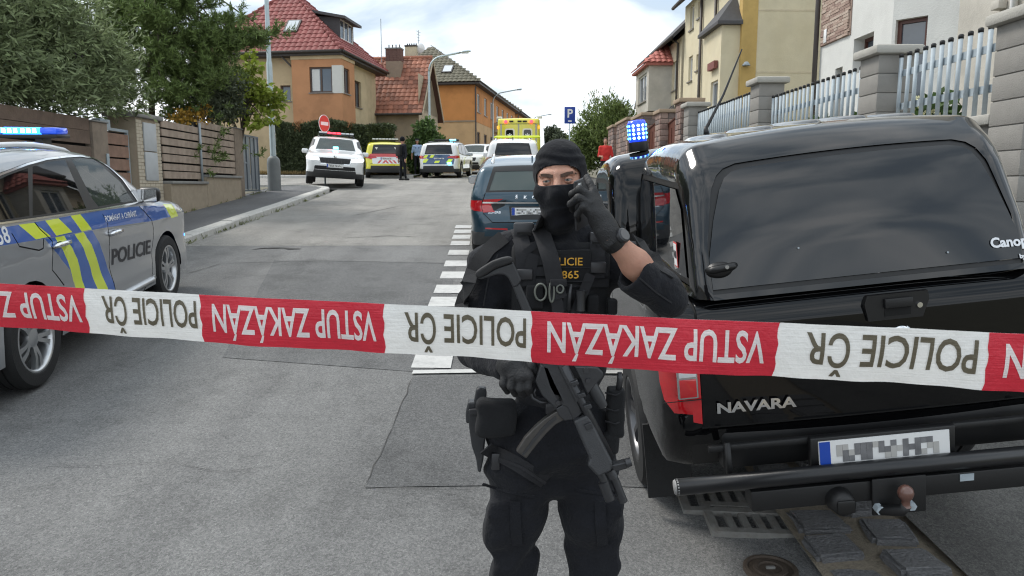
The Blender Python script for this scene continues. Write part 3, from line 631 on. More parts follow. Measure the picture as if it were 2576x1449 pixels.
# --- long orange blocks with olive hipped roofs
def block(px, py, Y, depth, label, front=9.0, base=2.8):
    P = F(px, py, Y); e_ = empty('apartment_block', (P.x, P.y, base), (0, 0, A9 * 1.05), label, 'apartment block'); hE = P.z - base
    rf = empty('roof', parent=e_); a, b, c, d = Vector((-front, 0, hE)), Vector((.5, 0, hE)), Vector((.5, depth, hE)), Vector((-front, depth, hE)); hx = (front) / 2 - .25
    r0, r1 = Vector((-hx, hx + .5, hE + 3.4)), Vector((-hx, depth - hx - .5, hE + 3.4))
    MB().add([a, b, c, d, r0, r1], [(0, 1, 4), (1, 2, 5, 4), (2, 3, 5), (3, 0, 4, 5), (3, 2, 1, 0)]).build('roof_deck', M['under'], rf)
    S = math.hypot(hx + .5, 3.4)
    tile_roof(rf, a, (1, 0, 0), r0 - Vector((-hx, 0, hE)), [(0, 0), (front + .5, 0), (front - hx, S)], .34, .4, T_OLI, [250 if Y < 60 else 60])
    tile_roof(rf, b, (0, 1, 0), r0 - Vector((.5, hx + .5, hE)), [(0, 0), (depth, 0), (depth - hx - .5, S), (hx + .5, S)], .34, .4, T_OLI, [40])
    bx('eave_board', M['fascia'], e_, -front, .48, .02, depth, hE - .16, hE - .02)
    zb = hE - 2.75
    wall(e_, 'wall', (-front + .4, .5, 0), (1, 0, 0), (0, -1, 0), front - .4, zb, M['o_tan'], z0=-1.5); wall(e_, 'upper_wall', (-front + .4, .47, 0), (1, 0, 0), (0, -1, 0), front - .38, hE - .17, M['o_orange'], z0=zb)
    n = int(depth / 2.9); ops = [(k * 2.85 + .9, k * 2.85 + 2.1, zb + .75, zb + 2.1, 2) for k in range(n)]; ops2 = [(k * 2.85 + .9, k * 2.85 + 2.1, zb - 2.2, zb - .7, 2) for k in range(n)]
    wall(e_, 'upper_wall', (.02, .48, 0), (0, 1, 0), (1, 0, 0), depth - .5, hE - .17, M['o_orange'], ops, .1, FR_WHITE, z0=zb); wall(e_, 'wall', (0, .5, 0), (0, 1, 0), (1, 0, 0), depth - .5, zb, M['o_tan'], ops2, .1, z0=-1.5)
    MB().tube([(.1, .42, -1), (.1, .42, hE - .3)], .06, 6).build('downpipe', M['pipe'], e_); bx('string_course', M['h_grey'], e_, -front + .4, .05, .44, .47, zb - .05, zb + .05)
    bx('balcony', M['h_beige'], e_, .03, .9, depth * .42, depth * .42 + 2.2, zb - .2, zb + .55)
    sky_window(rf, a, (1, 0, 0), r0 - Vector((-hx, 0, hE)), front - 2.6, 1.3, .8, 1.1)
    return e_
block(1190, 205, 55, 21, 'long orange block with olive hipped roof and skylight beside the gabled house')
block(1300, 281, 80, 22, 'orange block with olive roof farthest down the street', base=3.6)
# ------------------------------------------------------------------ right-hand houses
def row_roof(parent, L, eave, ridge_x, ridge_z, mt, over=.45, first=.0):
    slab(parent, 'roof', [(-over, -first, eave), (-over, L, eave), (ridge_x, L, ridge_z), (ridge_x, -first, ridge_z)], .16, mt); slab(parent, 'roof', [(2 * ridge_x, -first, eave), (2 * ridge_x, L, eave), (ridge_x + .01, L, ridge_z), (ridge_x + .01, -first, ridge_z)], .16, mt)
    MB().tube([(-over - .03, -first, eave - .1), (-over - .03, L, eave - .1)], .07, 8).build('gutter', M['fascia'], parent, True)
def oriel(parent, y0, y1, pr, z0, z1, mt, rmt, top=.9, win=None, tiles=False):
    o = empty('oriel', parent=parent)
    wall(o, 'oriel_wall', (-pr, y0, 0), (0, 1, 0), (-1, 0, 0), y1 - y0, z1, mt, win or [], .1, FR_WHITE, z0=z0)
    wall(o, 'oriel_wall', (0, y0, 0), (-1, 0, 0), (0, -1, 0), pr, z1, mt, z0=z0); wall(o, 'oriel_wall', (-pr, y1, 0), (1, 0, 0), (0, 1, 0), pr, z1, mt, z0=z0)
    ov = .18; a, b, c, d = Vector((-pr - ov, y0 - ov, z1)), Vector((-pr - ov, y1 + ov, z1)), Vector((0, y1 + ov, z1)), Vector((0, y0 - ov, z1)); ym = (y0 + y1) / 2; t0, t1 = Vector((-.01, y0 + (pr if y1 - y0 > 2 * pr else (y1 - y0) / 2), z1 + top)), Vector((-.01, y1 - (pr if y1 - y0 > 2 * pr else (y1 - y0) / 2.01), z1 + top))
    dn = Vector((0, 0, -.1))
    MB().add([a, b, c, d, t0, t1, a + dn, b + dn, c + dn, d + dn], [(0, 1, 5, 4), (1, 2, 5), (3, 0, 4), (6, 9, 8, 7), (0, 6, 7, 1), (3, 9, 6, 0), (1, 7, 8, 2)]).build('oriel_roof', rmt, o)
    if tiles: 
        tile_roof(o, d, (-1, 0, 0), t0 - Vector((0, y0 - ov, z1)), [(0, 0), (pr + ov, 0), (0, (t0 - d).length)], .24, .26, rmt, [80]); tile_roof(o, a, (0, 1, 0), Vector((pr + ov, 0, top)), [(0, 0), (y1 - y0 + 2 * ov, 0), ((y1 - y0) / 2 + ov, math.hypot(pr + ov, top))], .24, .26, rmt, [80])
    return o
# pale yellow house, gable end towards us
b0 = 1.9; hA = empty('yellow_house', (7.5, 23.5, b0), (0, 0, 0), 'tall pale yellow house with ochre corner stripe and slate roofed oriel', 'house')
Z = lambda z: z - b0
wall(hA, 'facade', (0, 0, 0), (0, 1, 0), (-1, 0, 0), 7.3, Z(9.0), M['r_cream'], [(5.9, 6.5, Z(7.9), Z(8.8), 1), (5.9, 6.5, Z(5.95), Z(6.9), 1), (5.0, 5.35, Z(6.2), Z(6.8), 1), (5.0, 5.35, Z(8.1), Z(8.7), 1), (3.0, 3.35, Z(6.4), Z(7.0), 1), (1.2, 2.2, Z(8.2), Z(9.0) - .1, 2), (3.9, 4.4, Z(3.6), Z(4.8), 1)], .12, FR_WHITE, z0=-1)
wall(hA, 'gable_wall', (0, 0, 0), (1, 0, 0), (0, -1, 0), 9.6, Z(9.0), M['r_cream'], top=[(4.8, Z(13.3))], z0=-1)
bx('corner_stripe', M['r_ochre'], hA, -.02, .46, -.025, .3, -1, Z(9.0)); bx('wall_core', M['r_cream'], hA, .3, 9.5, .3, 7.2, -1, Z(8.9))
for k, zk in enumerate((5.35, 7.2)): bx('render_joint', M['r_pale'], hA, .47, 9.6, -.012, .01, Z(zk), Z(zk) + .05)
row_roof(hA, 7.4, Z(9.05), 4.8, Z(13.5), M['slate'], first=.3)
o_ = oriel(hA, .12, 2.1, .6, Z(3.2), Z(6.9), M['r_cream'], M['slate'], .95, [(.2, 1.0, 2.35, 3.3, 1)])
o_.children[0]; bx('window_box', mat('geranium_box', (.2, .07, .06), .8, var=.8, vs_=30), o_, -.74, -.62, .35, 1.1, Z(5.6) - .05, Z(5.6) + .18)
for yy in (2.7, 4.55): MB().tube([(-.08, yy, -1), (-.08, yy, Z(8.8))], .055, 8).build('downpipe', M['pipe'], hA, True)
MB().lathe([(0, .12), (.05, .11), (.13, 0), (.12, -.01), (0, .02)], 12, 'z', Matrix.Translation((.12, -.14, Z(5.55)))).build('wall_lamp', M['galv'], hA, True)
# attached houses farther up the row
def row_house(name, x, y, L, b0, eave, mt, rmt, label, rot=0, orl=None, pink=False):
    e_ = empty(name, (x, y, b0), (0, 0, rot), label, 'house'); ze = eave - b0
    ops = [(.8, 1.5, ze - 2.0, ze - .8, 1), (4.4, 5.2, ze - 2.0, ze - .8, 1), (4.4, 5.2, ze - 4.4, ze - 3.2, 1)]
    wall(e_, 'facade', (0, 0, 0), (0, 1, 0), (-1, 0, 0), L, ze, mt, [o for o in ops if o[1] < L], .12, FR_WHITE, z0=-1)
    wall(e_, 'gable_wall', (0, 0, 0), (1, 0, 0), (0, -1, 0), 8, ze, mt, top=[(4, ze + 4.2)], z0=-1); bx('wall_core', mt, e_, .2, 7.9, .2, L - .05, -1, ze - .1)
    row_roof(e_, L, ze + .02, 4, ze + 4.3, rmt, first=.25)
    MB().tube([(-.08, .35, -1), (-.08, .35, ze - .2), (-.45, .35, ze - .02)], .05, 8).build('downpipe', M['pipe'], e_, True)
    if orl: oriel(e_, *orl)
    return e_
hB = row_house('cream_house', 7.45, 31.0, 7.0, 2.2, 7.9, M['r_pale'], M['slate'], 'cream house with pink tiled oriel roof next to the tall yellow house')
oriel(hB, 1.6, 4.6, 1.0, 2.9, 4.9, M['r_grey'], T_PINK, 1.0, [(.5, 2.4, 3.4, 4.6, 2)], True); oriel(hB, .5, 2.2, .55, -1, 2.3, M['r_cream'], M['slate'], .8, [(.4, 1.2, .6, 1.7, 1)])
row_house('grey_house', 7.85, 38.3, 6.5, 2.5, 8.1, M['h_beige'], M['slate'], 'narrow brown eaved house behind the cream house', A9, (1.5, 3.5, .6, 0, 3.5, M['r_grey'], M['slate'], .8))
row_house('white_house', 8.85, 44.9, 6.5, 2.8, 8.0, M['r_white'], M['slate'], 'white house far up the right row', A9)
row_house('olive_house', 9.95, 51.6, 7.5, 3.1, 8.0, M['r_olive'], M['slate'], 'dull olive house at the far end of the right row', A9)
# white house with stone veneer, angled corner and wooden windows
b0 = 1.4; hW = empty('white_rendered_house', (7.5, 17.7, b0), (0, 0, 0), 'white rendered house with stone veneer strip and brown windows behind the railings', 'house')
Z = lambda z: z - b0; HT = Z(12)
FR_RED = mat('red_brown_frame', (.10, .035, .025), .4, var=.2)
wall(hW, 'facade', (0, 0, 0), (0, -1, 0), (-1, 0, 0), 3.2, HT, M['r_white'], [(1.66, 2.5, Z(4.2), Z(4.93), 1), (.85, 1.2, Z(2.6), Z(4.45), 1)], .26, FR_RED, z0=-1, sill=False)
dgn = Vector((.75, -.85, 0)).normalized(); ln = math.hypot(.75, .85)
wall(hW, 'angled_facade', (0, -3.2, 0), dgn, (dgn.y, -dgn.x, 0), ln, HT, M['r_white'], [(.06, .62, Z(2.95), Z(4.98), 1)], .14, FR_RED, z0=-1)
wall(hW, 'facade', (.75, -4.05, 0), (0, -1, 0), (-1, 0, 0), 6.5, HT, M['r_grey'], z0=-1)
bx('wall_core', M['r_white'], hW, 1.4, 8, -11, .02, -1, HT)
MB().box(.02, 1.4, -.3, .02, -1, HT).build('end_wall', M['r_white'], hW)
VEN = mat('veneer_stone', (.42, .31, .25), .9, var=.3, vs_=12, bump=.5, bs=40); t_ = VEN.node_tree; 
bx('veneer_bed', mat('veneer_mortar', (.3, .22, .18), .95), hW, -.022, -.001, -1.5, -.05, Z(5.06), Z(8.5))
sme = [MB().box(-.02, .02, 0, 1, 0, 1, None, .004).build('s', mat('veneer_stone_%d' % k, c, .9, var=.3, vs_=12, bump=.5, bs=40)) for k, c in enumerate([(.43, .32, .26), (.33, .23, .19), (.5, .4, .33)])]
meshes = [s_.data for s_ in sme]
for s_ in sme: bpy.data.objects.remove(s_)
zz_ = Z(5.07); r_ = 0
while zz_ < Z(6.25):
    yy = -1.5 + random.uniform(0, .08)
    while yy < -.1:
        l_ = random.uniform(.14, .34); l_ = min(l_, -.06 - yy)
        link('stone', random.choice(meshes), hW, (-.03 + random.uniform(-.012, .008), yy, zz_), None, (1, max(l_ - .008, .02), .058)); yy += l_
    zz_ += .065; r_ += 1
bx('vent', M['white'], hW, -.07, -.05, -.42, -.28, Z(5.1), Z(5.4), .01)
MB().tube([(-.1, .03, -1), (-.1, .03, HT)], .06, 8).build('downpipe', M['pipe'], hW, True)
MB().tube([(.68, -5.6, -1), (.68, -5.6, Z(5.0)), (.5, -5.85, Z(5.15)), (.5, -6.3, Z(5.2))], .055, 8).build('downpipe', M['white'], hW, True); bx('alarm_box', M['r_grey'], hW, .6, .74, -5.35, -5.15, Z(4.72), Z(4.86), .01)
bx('pilaster', M['r_pale'], hW, .55, .74, -6.5, -6.2, -1, HT)
# ------------------------------------------------------------------ right fence: block pillars, railings, stone pillars, brown gates
M['block'] = mat('grey_block', (.285, .272, .25), .95, var=.12, vs_=8, bump=.35, bs=90, dirt=.25, dc=(.2, .19, .17)); M['capstone'] = mat('capstone', (.42, .405, .365), .9, var=.15, vs_=9, bump=.3, bs=60, dirt=.4, dc=(.26, .25, .22))
RX = 4.12
def block_pillar(y0, ztop, label, w_=.4, d=.42, n=10):
    gr = g(RX, y0) + .1; e_ = empty('block_pillar', (RX + w_ / 2, y0 + d / 2, gr), (0, 0, 0), label, 'pillar', 'grey block pillars of the right railing')
    H = ztop - gr - .1; ph = .205; z = H
    while z > -.2:
        bx('block', M['block'], e_, -w_ / 2, w_ / 2, -d / 2, d / 2, z - ph + .009, z, .006); bx('mortar', M['concrete'], e_, -w_ / 2 + .012, w_ / 2 - .012, -d / 2 + .012, d / 2 - .012, z - ph, z - ph + .009); z -= ph
    bx('cap', M['capstone'], e_, -w_ / 2 - .07, w_ / 2 + .07, -d / 2 - .07, d / 2 + .07, H, H + .1, .03)
    return e_
block_pillar(5.86, 3.26, 'grey block pillar with thick capstone at the right edge, biggest one')
block_pillar(8.2, 3.37, 'grey block pillar between the two nearest railing sections'); block_pillar(11.94, 3.57, 'grey block pillar behind the pickup roof beside the whip aerial'); block_pillar(16.35, 3.67, 'grey block pillar next to the brown stone pillar and gate')
tmp = MB().tube([(0, 0, 0), (0, 0, 1)], .021, 8).build('p', M['galv'], None, True); pk = tmp.data; bpy.data.objects.remove(tmp)
tmp = MB().lathe([(0, -.02), (.024, -.02), (.025, .012), (.017, .022), (0, .025)], 8).build('p', M['black'], None, True); pc = tmp.data; bpy.data.objects.remove(tmp)
def railing(y0, y1, ztop, zbot, n, rails, label):
    gr = g(RX, (y0 + y1) / 2) + .1; x = RX + .2; e_ = empty('railing', (x, y0, gr), (0, 0, 0), label, 'railing', 'steel railings along the right wall')
    L = y1 - y0; a, b = zbot - gr, ztop - gr
    for k in range(n):
        yy = L * (k + .5) / n; o = link('picket', pk, e_, (random.uniform(-.003, .003), yy, a), (random.uniform(-.006, .006), random.uniform(-.006, .006), 0), (1, 1, b - a)); link('cap', pc, o, (0, 0, 1), None, (1, 1, 1 / (b - a)))
    for z in rails: bx('rail', M['galv'], e_, .022, .034, .01, L - .01, z - gr - .035, z - gr + .035)
    MB().box(-.13, .13, .0, L, -.6, a - .1).build('base_wall', M['block'], e_); bx('coping', M['capstone'], e_, -.2, .2, .0, L, a - .1, a - .01, .02)
    return e_
railing(6.29, 8.19, 3.24, 2.47, 13, (3.06, 2.71), 'short steel railing section with tall pickets at the right, nearest one')
railing(8.63, 10.28, 3.25, 2.47, 11, (3.0, 2.6), 'steel railing section just beyond the second block pillar'); railing(10.3, 11.93, 3.25, 2.47, 11, (3.0, 2.6), 'steel railing section with hydrangeas behind, ending at the third pillar')
railing(12.37, 16.34, 3.44, 2.6, 28, (3.2, 2.75), 'farthest steel railing section behind the whip aerial')
STONE = [mat('field_stone_%d' % k, c, .9, var=.3, vs_=14, bump=.6, bs=40) for k, c in enumerate([(.28, .19, .16), (.21, .165, .15), (.36, .26, .22)])]
stm = []
for s_ in STONE: 
    t_ = MB().box(-.5, .5, -.5, .5, -.5, .5, None, .08).build('s', s_, None, auto=50); stm.append(t_.data); bpy.data.objects.remove(t_)
def stone_pillar(y0, y1, ztop, label, name='stone_pillar', x1=.45, cat='pillar'):
    gr = g(RX, y0) + .1; e_ = empty(name, (RX, y0, gr), (0, 0, 0), label, cat); H = ztop - gr - .09; L = y1 - y0
    bx('core', mat('stone_mortar', (.25, .22, .19), .95), e_, .015, x1, .015, L, -.3, H)
    z = .9
    while z < H - .02:
        h_ = min(random.uniform(.1, .17), H - z)
        if H - z - h_ < .05: h_ = H - z
        for along, face in ((L, 0), (x1, 1)):
            p = 0
            while p < along - .01:
                l_ = min(random.uniform(.14, .28), along - p)
                if along - p - l_ < .08: l_ = along - p
                c = (0.01, p + l_ / 2, z + h_ / 2) if face == 0 else (p + l_ / 2, .01, z + h_ / 2)
                link('stone', random.choice(stm), e_, c, None, (.05 + random.uniform(0, .02), l_ - .012, h_ - .012) if face == 0 else (l_ - .012, .05 + random.uniform(0, .02), h_ - .012)); p += l_
        z += h_
    bx('cap', mat('sandstone_cap', (.36, .27, .19), .9, var=.15), e_, -.07, x1 + .07, -.07, L + .07, H, H + .09, .015)
    return e_
stone_pillar(17.0, 17.5, 3.83, 'brown stone pillar touching the last grey block pillar'); stone_pillar(19.1, 19.75, 3.80, 'wide brown stone pillar between the two rust brown gates')
stone_pillar(21.5, 23.1, 3.95, 'low stone wall with a coping beside the rust brown gate', 'stone_wall', cat='wall'); stone_pillar(24.0, 26.2, 4.05, 'stone wall block near the blue beacon', 'stone_wall', cat='wall'); stone_pillar(27.0, 28.2, 4.06, 'stone pillar at the far end beside the bush')
RUST = mat('rust_brown_gate', (.115, .035, .02), .5, var=.15, vs_=4)
def sheet_gate(y0, y1, za, zb, label):
    gr = g(RX, y0) + .1; e_ = empty('sheet_gate', (RX + .2, y0, gr), (0, 0, 0), label, 'gate', 'rust brown gates on the right'); L = y1 - y0
    MB().prism([(0.01, .1), (L - .01, .1), (L - .01, zb - gr), (0.01, za - gr)], lambda a, b: Vector((-.015, a, b)), lambda a, b: Vector((.015, a, b))).build('sheet', RUST, e_)
    MB().tube([(-.02, .01, za - gr), (-.02, L - .01, zb - gr)], .025, 6).build('top_rail', RUST, e_)
    for k in range(1, 4): bx('rib', RUST, e_, -.03, -.016, k * L / 4 - .015, k * L / 4 + .015, .1, zb - gr - .12)
sheet_gate(17.51, 19.09, 3.62, 3.42, 'rust brown sheet metal gate, nearer one'); sheet_gate(19.76, 21.49, 3.66, 3.5, 'rust brown sheet metal gate behind the blue beacon')
MB().box(RX + .5, 7.4, -4, 33, -1, 0).v
# ------------------------------------------------------------------ vegetation
def leaf_mat(name, c, var=.35, trans=.25):
    m = mat(name, c, .6, var=.25, vs_=1.2, island=var, spec=.3); t = m.node_tree; P = t.nodes['Principled BSDF']; o = t.nodes['Material Output']
    tr = t.nodes.new('ShaderNodeBsdfTranslucent'); ms = t.nodes.new('ShaderNodeMixShader'); ms.inputs[0].default_value = trans
    src = P.inputs['Base Color'].links[0].from_socket; t.links.new(src, tr.inputs[0]); t.links.new(P.outputs[0], ms.inputs[1]); t.links.new(tr.outputs[0], ms.inputs[2]); t.links.new(ms.outputs[0], o.inputs[0]); return m
def leaves(name, C, D, ln, wd, mt, parent=None, jit=.5):
    """C leaf roots, D leaf directions (arrays): four-sided bent leaves"""
    n = len(C); D = D / np.linalg.norm(D, axis=1)[:, None]; r = RNG.normal(size=(n, 3)); S = np.cross(D, r); S /= np.linalg.norm(S, axis=1)[:, None]; U = np.cross(S, D)
    l = ln * (1 + jit * RNG.uniform(-1, 1, n))[:, None]; w_ = wd * (1 + jit * RNG.uniform(-1, 1, n))[:, None]
    V = np.empty((n, 4, 3)); V[:, 0] = C; V[:, 1] = C + D * l * .5 + S * w_ * .5 + U * l * .06; V[:, 2] = C + D * l - U * l * .12; V[:, 3] = C + D * l * .5 - S * w_ * .5 + U * l * .06
    me = bpy.data.meshes.new(name); me.vertices.add(4 * n); me.vertices.foreach_set('co', V.reshape(-1)); me.loops.add(4 * n); me.loops.foreach_set('vertex_index', np.arange(4 * n, dtype=np.int32))
    me.polygons.add(n); me.polygons.foreach_set('loop_start', np.arange(0, 4 * n, 4, dtype=np.int32)); me.polygons.foreach_set('loop_total', np.full(n, 4, dtype=np.int32)); me.materials.append(mt); me.update(calc_edges=True); me.validate()
    return link(name, me, parent)
def crown_pts(nclump, per, fn, spread, droop=0.0, out=.6):
    """clumps picked by fn() inside a crown; leaves gathered round each, pointing outwards from it"""
    CC = np.array([fn() for _ in range(nclump)]); C = np.repeat(CC, per, axis=0); d = RNG.normal(size=C.shape); d /= np.linalg.norm(d, axis=1)[:, None]
    rr = RNG.uniform(.1, 1, len(C))[:, None] ** .6 * spread; P_ = C + d * rr * np.array([1, 1, .8]); D = d * out + RNG.normal(size=C.shape) * .5; D[:, 2] -= droop
    return P_, D
def in_ell(c, r, pw=.45):
    d = RNG.normal(size=3); d /= np.linalg.norm(d); return np.array(c) + d * np.array(r) * RNG.uniform() ** pw
BARK = mat('bark', (.10, .08, .06), .9, var=.35, vs_=12, bump=.6, bs=25)
def limbs(parent, base, tips, r, mt=None, name='trunk', top=None):
    m_ = MB(); base = Vector(base); top = Vector(top) if top else base.lerp(sum((Vector(t) for t in tips), Vector()) / len(tips), .45)
    m_.tube([base, base.lerp(top, .5) + Vector((.05, .03, 0)), top], [r, r * .8, r * .6], 8)
    for t in tips:
        t = Vector(t); s_ = base.lerp(top, random.uniform(.55, 1)); mid = s_.lerp(t, .5) + Vector((random.uniform(-.2, .2), random.uniform(-.2, .2), random.uniform(0, .25)))
        m_.tube([s_, mid, t], [r * .45, r * .28, r * .08], 6)
    return m_.build(name, mt or BARK, parent, True)
L_BUD = leaf_mat('butterfly_bush_leaf', (.22, .27, .135), .6); L_PINE = leaf_mat('pine_needle', (.15, .21, .065), .55, .15); L_LIME = leaf_mat('lime_leaf', (.25, .31, .045), .4); L_DARK = leaf_mat('dark_leaf', (.095, .115, .07), .45)
L_HEDGE = leaf_mat('hedge_leaf', (.07, .09, .043), .5, .1); L_RUSTY = leaf_mat('browned_hedge_leaf', (.30, .155, .07), .4, .1); L_BUSH = leaf_mat('bush_leaf', (.17, .225, .075), .45); L_CLIMB = leaf_mat('climber_leaf', (.09, .15, .045), .45); L_YEL = leaf_mat('autumn_leaf', (.32, .19, .03), .4)
# the huge butterfly bush over the dark fence: long branches with narrow leaves
gx, gy = -8.8, 10.0; gz = g(-7, gy)
bb = empty('butterfly_bush', (gx, gy, gz), (0, 0, 0), 'huge grey green bush with narrow leaves spilling over the dark fence', 'bush')
def shoots(tips, dirs, ln, per, spread, drop=.18):
    n = len(tips); q = RNG.uniform(0, 1, (n, per)); P_ = tips[:, None] + dirs[:, None] * (ln[:, None] * (q - .6))[..., None] + RNG.normal(size=(n, per, 3)) * spread; P_[..., 2] -= drop * q * q
    D = np.repeat(dirs[:, None], per, 1) * .7 + RNG.normal(size=(n, per, 3)) * .55; D[..., 2] -= .15; return P_.reshape(-1, 3), D.reshape(-1, 3)
n_ = 3200; y_ = RNG.uniform(-4.4, 4.5, n_); x_ = 1.95 - np.abs(RNG.normal(size=n_)) * 1.1; hi_ = 4.6 - np.clip(y_ - 3.0, 0, 9) ** 2 * .45; hi_ = np.maximum(hi_, 3.2); lw_ = 2.42 + np.clip(y_ - 1.5, 0, 5) * .14; z_ = lw_ + (hi_ - lw_) * RNG.uniform(size=n_) ** .8
x_ -= .16 * np.abs(z_ - 2.9) ** 1.5; tips = np.stack([x_, y_, z_], 1) + RNG.normal(size=(n_, 3)) * .12; d_ = tips - np.array((-1.2, 0, .8)) * np.array((1, 0, 1)) - tips * np.array((0, .75, 0)); d_ /= np.linalg.norm(d_, axis=1)[:, None]; d_ = d_ * .8 + np.array((.25, -.05, -.3)) * RNG.uniform(0, 1, (n_, 1)) + RNG.normal(size=(n_, 3)) * .25
C, D = shoots(tips, d_, RNG.uniform(.45, 1.0, n_), 38, .05); leaves('foliage', C, D, .135, .032, L_BUD, bb)
limbs(bb, (-.6, 0, 0), [tuple(t - d_[i] * .3) for i, t in enumerate(tips[:60])], .08)
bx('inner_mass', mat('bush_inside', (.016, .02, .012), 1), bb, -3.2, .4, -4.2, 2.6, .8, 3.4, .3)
fl = MB()
for t in tips[::60]:
    d = Vector((random.uniform(-.3, .6), random.uniform(-.6, .2), .5)).normalized(); a = Vector(t); fl.tube([a, a + d * .08, a + d * .2, a + d * .28], [.012, .03, .024, .004], 6)
o = fl.build('flower_spikes', mat('dead_flower', (.055, .035, .07), .9, var=.4), bb, True); o['kind'] = 'stuff'
# dark pine behind, its branch reaching to the right
pn = empty('pine_tree', (-8.4, 18.4, 1.35), (0, 0, 0), 'dark green pine with a branch reaching out over the fence', 'tree')
C, D, brs = [], [], []
def pine_br(s_, t, n, sp, ln=46):
    s_, t = np.array(s_, float), np.array(t, float); ax_ = (t - s_) / np.linalg.norm(t - s_); q = RNG.uniform(.3, 1.02, n); p = s_ + (t - s_) * q[:, None] + RNG.normal(size=(n, 3)) * sp * np.array((1, 1, .42)); p[:, 2] += .12 * np.sin(q * 3)
    sd_ = RNG.normal(size=(n, 3)) * .6 + ax_ + np.array((0, 0, .35)); sd_ /= np.linalg.norm(sd_, axis=1)[:, None]; k = RNG.uniform(0, .2, (n, ln)); C.append((p[:, None] + sd_[:, None] * k[..., None]).reshape(-1, 3)); D.append((sd_[:, None] * .75 + RNG.normal(size=(n, ln, 3)) * .55).reshape(-1, 3))
for k in range(64):
    z = RNG.uniform(.8, 7.5); a = RNG.uniform(0, 6.28); l_ = (1 - z / 12) * RNG.uniform(1.2, 2.5); t = (math.cos(a) * l_, math.sin(a) * l_ * .8 - .2, z + RNG.uniform(-.2, .7)); brs.append(t); pine_br((0, 0, z), t, 16, .24)
for (px, py, Y, n) in ((694, 94, 18.4, 46), (660, 104, 18.3, 60), (620, 108, 18.2, 70), (585, 118, 18, 60), (540, 105, 18, 50), (510, 60, 17.8, 20), (560, 12, 18, 14), (500, 20, 17.8, 26), (470, -20, 17.6, 30), (545, 165, 18.6, 34), (480, 180, 17.8, 40), (470, 240, 17.6, 40), (400, 60, 17.0, 40), (400, 120, 17, 36), (430, 150, 17.2, 40), (360, 30, 16.6, 40), (420, 230, 17.0, 36), (520, 225, 18.2, 30)):
    t = F(px, py, Y) - pn.location; brs.append(t); pine_br((t.x * .35, t.y * .35, t.z - .25), t, n, .20)
for k in range(330):
    px, py = RNG.uniform(215, 575), RNG.uniform(-30, 285)
    if px > 470 and py < 60: continue
    if px > 430 and py > 235: continue
    t = np.array(F(px, py, RNG.uniform(17.6, 19.6)) - pn.location); pine_br(t - np.array((-.3, 0, .1)), t + np.array((.25, -.1, .1)), 4, .16)
leaves('foliage', np.vstack(C), np.vstack(D), .12, .02, L_PINE, pn); limbs(pn, (0, 0, -.3), brs[64:], .08, top=(0, 0, 7.6))
def tree(name, loc, crowns, nclump, per, ln, wd, mt, label, cat, spread=.35, r=.05, droop=.1, tips=None, pw=.45, name2='foliage', group=None):
    e_ = empty(name, loc, (0, 0, 0), label, cat, group); cs = [c for c in crowns for _ in range(max(1, int(c[2] * 10)))]
    def fn(): c = cs[RNG.integers(len(cs))]; return in_ell(c[0], c[1], pw)
    P_, D = crown_pts(nclump, per, fn, spread, droop); leaves(name2, P_, D, ln, wd, mt, e_)
    limbs(e_, (0, 0, -.2), [in_ell(c[0], np.array(c[1]) * .7) for c in crowns for _ in range(5)], r, top=tips)
    return e_
def rel(px, py, Y, o): return tuple(F(px, py, Y) - Vector(o))
o = (-7.5, 20.6, 1.5)
tree('young_tree', o, [(rel(628, 165, 20.8, o), (.3, .3, .42), 1), (rel(640, 235, 20.8, o), (.55, .5, .42), 2), (rel(580, 268, 20.6, o), (.6, .5, .3), 1.5), (rel(690, 250, 21, o), (.4, .3, .35), 1.0), (rel(600, 200, 20.8, o), (.3, .3, .3), .8), (rel(655, 300, 20.6, o), (.5, .3, .2), .8)], 120, 15, .15, .11, L_LIME, 'young tree with sparse lime green leaves before the tall lamp post', 'tree', .17, .05, tips=rel(628, 230, 20.7, o))
o = (-7.9, 19.8, 1.45)
tree('dark_shrub', o, [(rel(545, 235, 19.9, o), (.75, .5, .8), 2), (rel(490, 275, 19, o), (.8, .6, .4), 1)], 170, 40, .10, .05, L_DARK, 'dull dark shrub between the pine and the young tree', 'bush', .3)
o = (-7.7, 17.6, 1.3)
tree('autumn_shrub', o, [(rel(500, 288, 17.9, o), (.35, .3, .2), 1), (rel(460, 300, 17.3, o), (.4, .3, .12), 1)], 26, 16, .085, .06, L_YEL, 'small shrub with yellow orange leaves peeping over the board fence', 'bush', .16)
# hedge across the side street
he = tag(empty('hedge', (0, 36.9, g(-8, 36.9) + .1)), 'long dark clipped hedge in front of the corner house', 'hedge'); hz_ = he.location.z
HX0, HX1 = F(700, 400, 37).x, F(995, 400, 37).x; HH = 2.45
C = np.stack([RNG.uniform(HX0, HX1, 34000), RNG.uniform(-.5, .6, 34000), RNG.uniform(0, 1, 34000)], 1); topz = HH + .12 * np.sin(C[:, 0] * 2.1) - .25 * np.clip((C[:, 0] - HX1 + 2.5) / 2.5, 0, 1) ** 2
f_ = RNG.uniform(size=len(C)); C[:, 2] = np.where(f_ < .3, topz - np.abs(RNG.normal(size=len(C))) * .07, C[:, 2] * topz); C[:, 1] = np.where(f_ > .45, -.5 - np.abs(RNG.normal(size=len(C))) * .06, C[:, 1])
leaves('foliage', C, RNG.normal(size=C.shape) + np.array((0, -.5, .6)), .13, .055, L_HEDGE, he); bx('inner_mass', mat('hedge_inside', (.012, .016, .008), 1), he, HX0 + .1, HX1 - .1, -.38, .5, 0, HH - .25)
